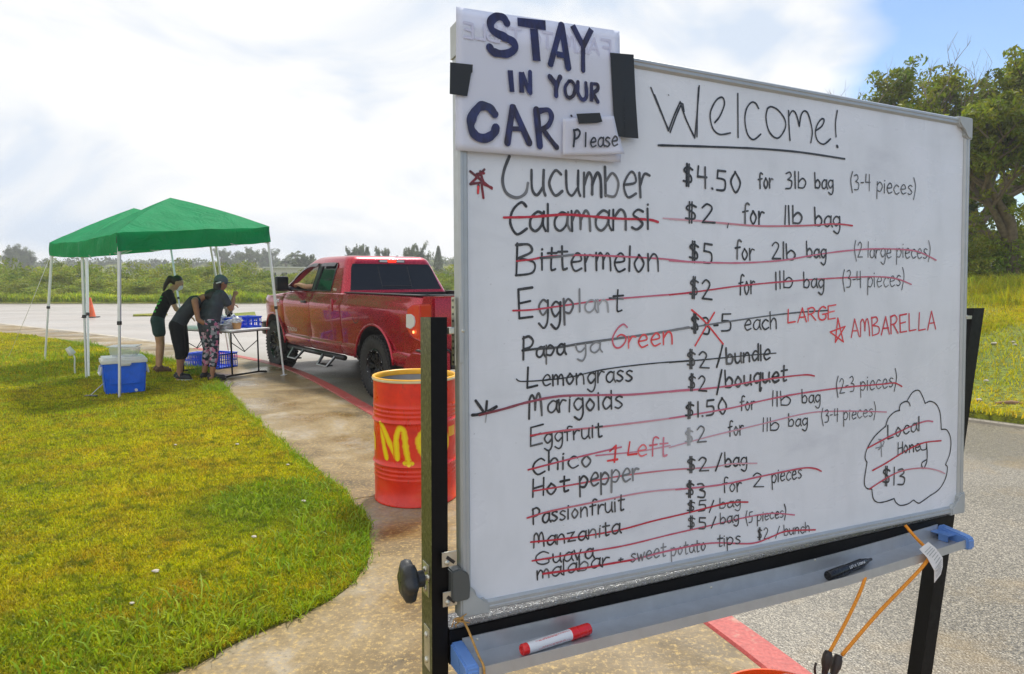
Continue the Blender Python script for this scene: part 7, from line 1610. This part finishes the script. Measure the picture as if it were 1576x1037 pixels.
# far hazy trees
def far_tree(px, ytop, depth, kind, label, ybase=415, w=None, group=None):
    base = O+ray(px, HZ)*depth; base = Vector((base.x, base.y, 0)); H_ = CAMH+(HZ-ytop)/F*base.y; rnd = random.Random(int(px*7))
    root = empty('palm_tree' if kind == 'palm' else ('pine_tree' if kind in ('pine', 'cas') else 'broadleaf_tree'), base, 0, label, 'palm tree' if kind == 'palm' else 'tree', group)
    bm = bmesh.new(); tips = []
    if kind == 'palm':
        tube(bm, smooth_line([Vector((0, 0, 0)), Vector((.3, 0, H_*.5)), Vector((.1, 0, H_*.88))], 3), [.22, .2, .19, .18, .16, .15, .14], 8); obj('trunk', bm, M_['bark'], root, True)
        V = []; C = []; rg = np.random.default_rng(int(px))
        for f in range(16):
            a = f*2.4; el = rnd.uniform(-.1, 1.1); L_ = rnd.uniform(2.2, 3.0)
            for t in np.linspace(.1, 1, 26):
                x = L_*t*math.cos(el); z = L_*t*math.sin(el)-1.5*t*t; c_ = np.array([.1+x*math.cos(a), x*math.sin(a), H_*.88+z]); 
                for sg in (-1, 1):
                    sd_ = np.array([-math.sin(a)*sg*.55*(1-t*.6), math.cos(a)*sg*.55*(1-t*.6), -.28]); dd = np.array([math.cos(a), math.sin(a), 0])*.07
                    V += [c_, c_+dd, c_+sd_+dd*1.4, c_+sd_]; C += [[.8, .8, .7, 1]]*4
        me = quads_mesh('fronds', np.array(V), np.array(C)); setup('fronds', me, M_['far_leaf'], root)
        return
    if kind == 'pine':
        tube(bm, [Vector((0, 0, 0)), Vector((0, 0, H_))], [.3, .04], 8); obj('trunk', bm, M_['bark'], root, True); cents = []; rad = []
        for lv in range(16):
            z = H_*(.2+.8*lv/16); rr = H_*.15*(1-lv/16)+.12
            for q in range(6): a = q*math.pi/3+lv*.4; cents.append((rr*.75*math.cos(a), rr*.75*math.sin(a), z)); rad.append((rr*.55, rr*.55, .22))
        V, c = leaf_cloud(cents, rad, 24, .20, int(px)); setup('crown', quads_mesh('crown', V, c), M_['far_leaf'], root); return
    limbs(bm, (0, 0, 0), H_, .75 if kind != 'cas' else .45, rnd, H_*.024, 3, .9, tips, 4, .36); obj('trunk', bm, M_['bark'], root, True)
    top_z = max(t.z for t in tips); sc_ = H_/top_z
    for ch in root.children: ch.data.transform(Matrix.Scale(sc_, 4))
    cents = [tuple(t*sc_) for t in tips]; rad = [[H_*.055*rnd.uniform(.7, 1.3)]*3 for _ in tips]
    if kind == 'cas': rad = [[H_*.03*rnd.uniform(.6, 1.3), H_*.03, H_*.06] for _ in tips]
    V, c = leaf_cloud(cents, rad, 26 if kind == 'cas' else 60, .16 if kind == 'cas' else .17, int(px), droop=.3); setup('crown', quads_mesh('crown', V, c), M_['far_leaf'], root)
far_tree(454, 387, 150, 'palm', 'hazy palm, tallest of those rising just left of the truck cab'); far_tree(439, 399, 150, 'palm', 'low hazy palm just left of the truck, above its door mirror'); far_tree(468, 392, 130, 'broad', 'rounded hazy tree rising behind the truck windscreen')
far_tree(537, 379, 120, 'cas', 'feathery hazy tree rising above the truck roof, the leftmost of the row'); far_tree(566, 377, 120, 'cas', 'feathery hazy tree above the truck roof, second of the row from the left'); far_tree(585, 381, 120, 'cas', 'feathery hazy tree just above the middle brake light of the truck')
far_tree(628, 380, 120, 'cas', 'broad feathery hazy tree above the right half of the truck roof'); far_tree(647, 375, 120, 'cas', 'tall feathery hazy tree above the right end of the truck roof'); far_tree(675, 378, 130, 'pine', 'slim conical pine rising right of the truck near the board')
for i, (px, yt) in enumerate(((8, 377), (28, 380), (48, 388), (395, 382), (365, 384), (412, 384), (425, 388), (340, 384))): far_tree(px, yt, 170+i*4, 'broad', 'pale hazy tree on the distant ridge behind the thicket', group='pale distant trees on the ridge')
# distant ridge
V = []; Fs = []; nx = 60
for i in range(nx+1):
    x = -260+i*7; h = 5.0+2.2*noise.noise(Vector((x*.02, 0, 2)))+1.2*noise.noise(Vector((x*.09, 3, 2))); V += [(x, 205, -1), (x, 210, h*.7), (x, 216, h*1.15), (x, 236, h*1.2)]
for i in range(nx):
    for k_ in range(3): Fs.append((i*4+k_, (i+1)*4+k_, (i+1)*4+k_+1, i*4+k_+1))
o = raw('hills', V, Fs, M_['hill'], None, True); tag(o, kind='structure')
rnd = random.Random(77); cents = []; rad = []
for _ in range(1500):
    x = rnd.uniform(-250, 150); h = 5.0+2.2*noise.noise(Vector((x*.02, 0, 2)))+1.2*noise.noise(Vector((x*.09, 3, 2))); z = rnd.uniform(.2, 1.15); cents.append((x, 206+z*9, h*z+rnd.uniform(0, .8))); rad.append([rnd.uniform(1.0, 2.2)]*2+[rnd.uniform(.8, 1.5)])
V, c = leaf_cloud(cents, rad, 40, .55, 9); o = setup('woodland', quads_mesh('woodland', V, c), M_['far_leaf']); tag(o, 'far wooded ridge fading into the rain haze', 'woodland', None, 'stuff')
# small pale building among the trees
bp = O+ray(440, HZ)*118; bp.z = 0; hb = empty('house', bp, .2, 'small distant pale roofed building between the trees left of the truck', 'building')
bm = bmesh.new(); bx(bm, (0, 0, 1.5), (6, 4, 3.0)); obj('wall', bm, M_['wall_cream'], hb); bm = bmesh.new(); bx(bm, (0, 0, 3.08), (6.8, 4.8, .16), None, .03); obj('roof', bm, M_['roof_white'], hb)
for x in (-1.8, 0, 1.8): bm = bmesh.new(); bx(bm, (x, -2.005, 1.7), (.9, .03, 1.0)); obj('window', bm, M_['glass_dark'], hb)
# big trees on the bank
def big_tree(base, H_, label, seed, nclump=1.0, leafsz=.085, per=170, spread=.8, name='broadleaf_tree', crownr=.12):
    rnd = random.Random(seed); root = empty(name, base, 0, label, 'tree'); bm = bmesh.new(); tips = []
    limbs(bm, (0, 0, -.1), H_, spread, rnd, H_*.019, 4, .8, tips, 4, .22); tz = max(t.z for t in tips); s_ = H_/(tz+H_*.03); bmesh.ops.transform(bm, matrix=Matrix.Scale(s_, 4), verts=bm.verts); obj('trunk', bm, M_['bark'], root, True)
    cents = []; rad = []
    for t in tips:
        if rnd.random() < nclump: q = t*s_; cents.append((q.x, q.y, q.z)); r_ = H_*crownr*.45*rnd.uniform(.5, 1.2); rad.append((r_, r_, r_*.55))
    for _ in range(30): a = rnd.uniform(0, 6.28); q = H_*.28*math.sqrt(rnd.random()); cents.append((q*math.cos(a), q*math.sin(a), H_*rnd.uniform(.18, .6))); r_ = H_*crownr*.5*rnd.uniform(.5, 1.1); rad.append((r_, r_, r_*.6))
    if cents:
        V, c = leaf_cloud(cents, rad, per, leafsz, seed, droop=.2); setup('crown', quads_mesh('crown', V, c), M_['leaf'], root)
    return root
def bankpt(px, depth): p = O+ray(px, HZ)*depth; return Vector((p.x, p.y, ground_at(p.x, p.y)-.05))
big_tree(bankpt(1500, 23), 8.2, 'large leafy tree on the bank with sky showing through its crown, above board corner', 12, .95, .10, 60)
big_tree(bankpt(1610, 24), 8.0, 'leafy tree at the right edge of the photo beside the largest tree', 23, .9, .10, 60)
big_tree(bankpt(1560, 19.5), 5.6, 'smaller leafy tree standing in front of the largest trunk at the right', 44, .95, .08, 60)
big_tree(bankpt(1415, 27), 7.6, 'lower leafy tree showing over the top edge of the board', 31, .8, .10, 50)
def bare_tree(base, H_, label, seed):
    rnd = random.Random(seed); root = empty('bare_tree', base, 0, label, 'tree'); bm = bmesh.new(); tips = []; limbs(bm, (0, 0, -.1), H_, .55, rnd, H_*.016, 5, .95, tips, 3, .33); tz = max(t.z for t in tips); bmesh.ops.transform(bm, matrix=Matrix.Scale(H_/tz, 4), verts=bm.verts); obj('trunk', bm, M_['bark_pale'], root, True)
bare_tree(bankpt(1330, 25), 7.7, 'bare pale twigs of a leafless tree above the top edge of the board', 3); bare_tree(bankpt(1462, 24.5), 8.0, 'thin bare branch tips standing above the crown of the large tree', 8)
for i, (px, dd_, hh) in enumerate(((1525, 19.5, 2.0), (1560, 20, 2.4), (1600, 21, 2.2), (1480, 21, 2.4), (1450, 22, 2.2), (1640, 21, 2.6), (1410, 23, 2.4))):
    o = bpy.data.objects.new('bush', bush_me[i % 5]); COL.objects.link(o); o.location = bankpt(px, dd_); s_ = hh/2.85; o.scale = (s_*.9, s_*.9, s_); o.rotation_euler.z = i; tag(o, 'dark green bush on top of the bank beneath the large tree', 'bush', 'bushes under the large tree')
# ================================================================ HAZE
HZD = .0014
if HZD > 0:
    bm = bmesh.new(); bx(bm, (-20, 110, 6.3), (1100, 300, 17)); k = NT('rain_haze'); k.t.nodes.remove(k.p); pv = k.n('ShaderNodeVolumePrincipled'); pv.inputs['Color'].default_value = (.93, .95, .98, 1); pv.inputs['Density'].default_value = HZD; pv.inputs['Anisotropy'].default_value = .2; k.l(pv.outputs[0], k.out.inputs['Volume'])
    hz = obj('haze', bm, k.m); tag(hz, kind='stuff')
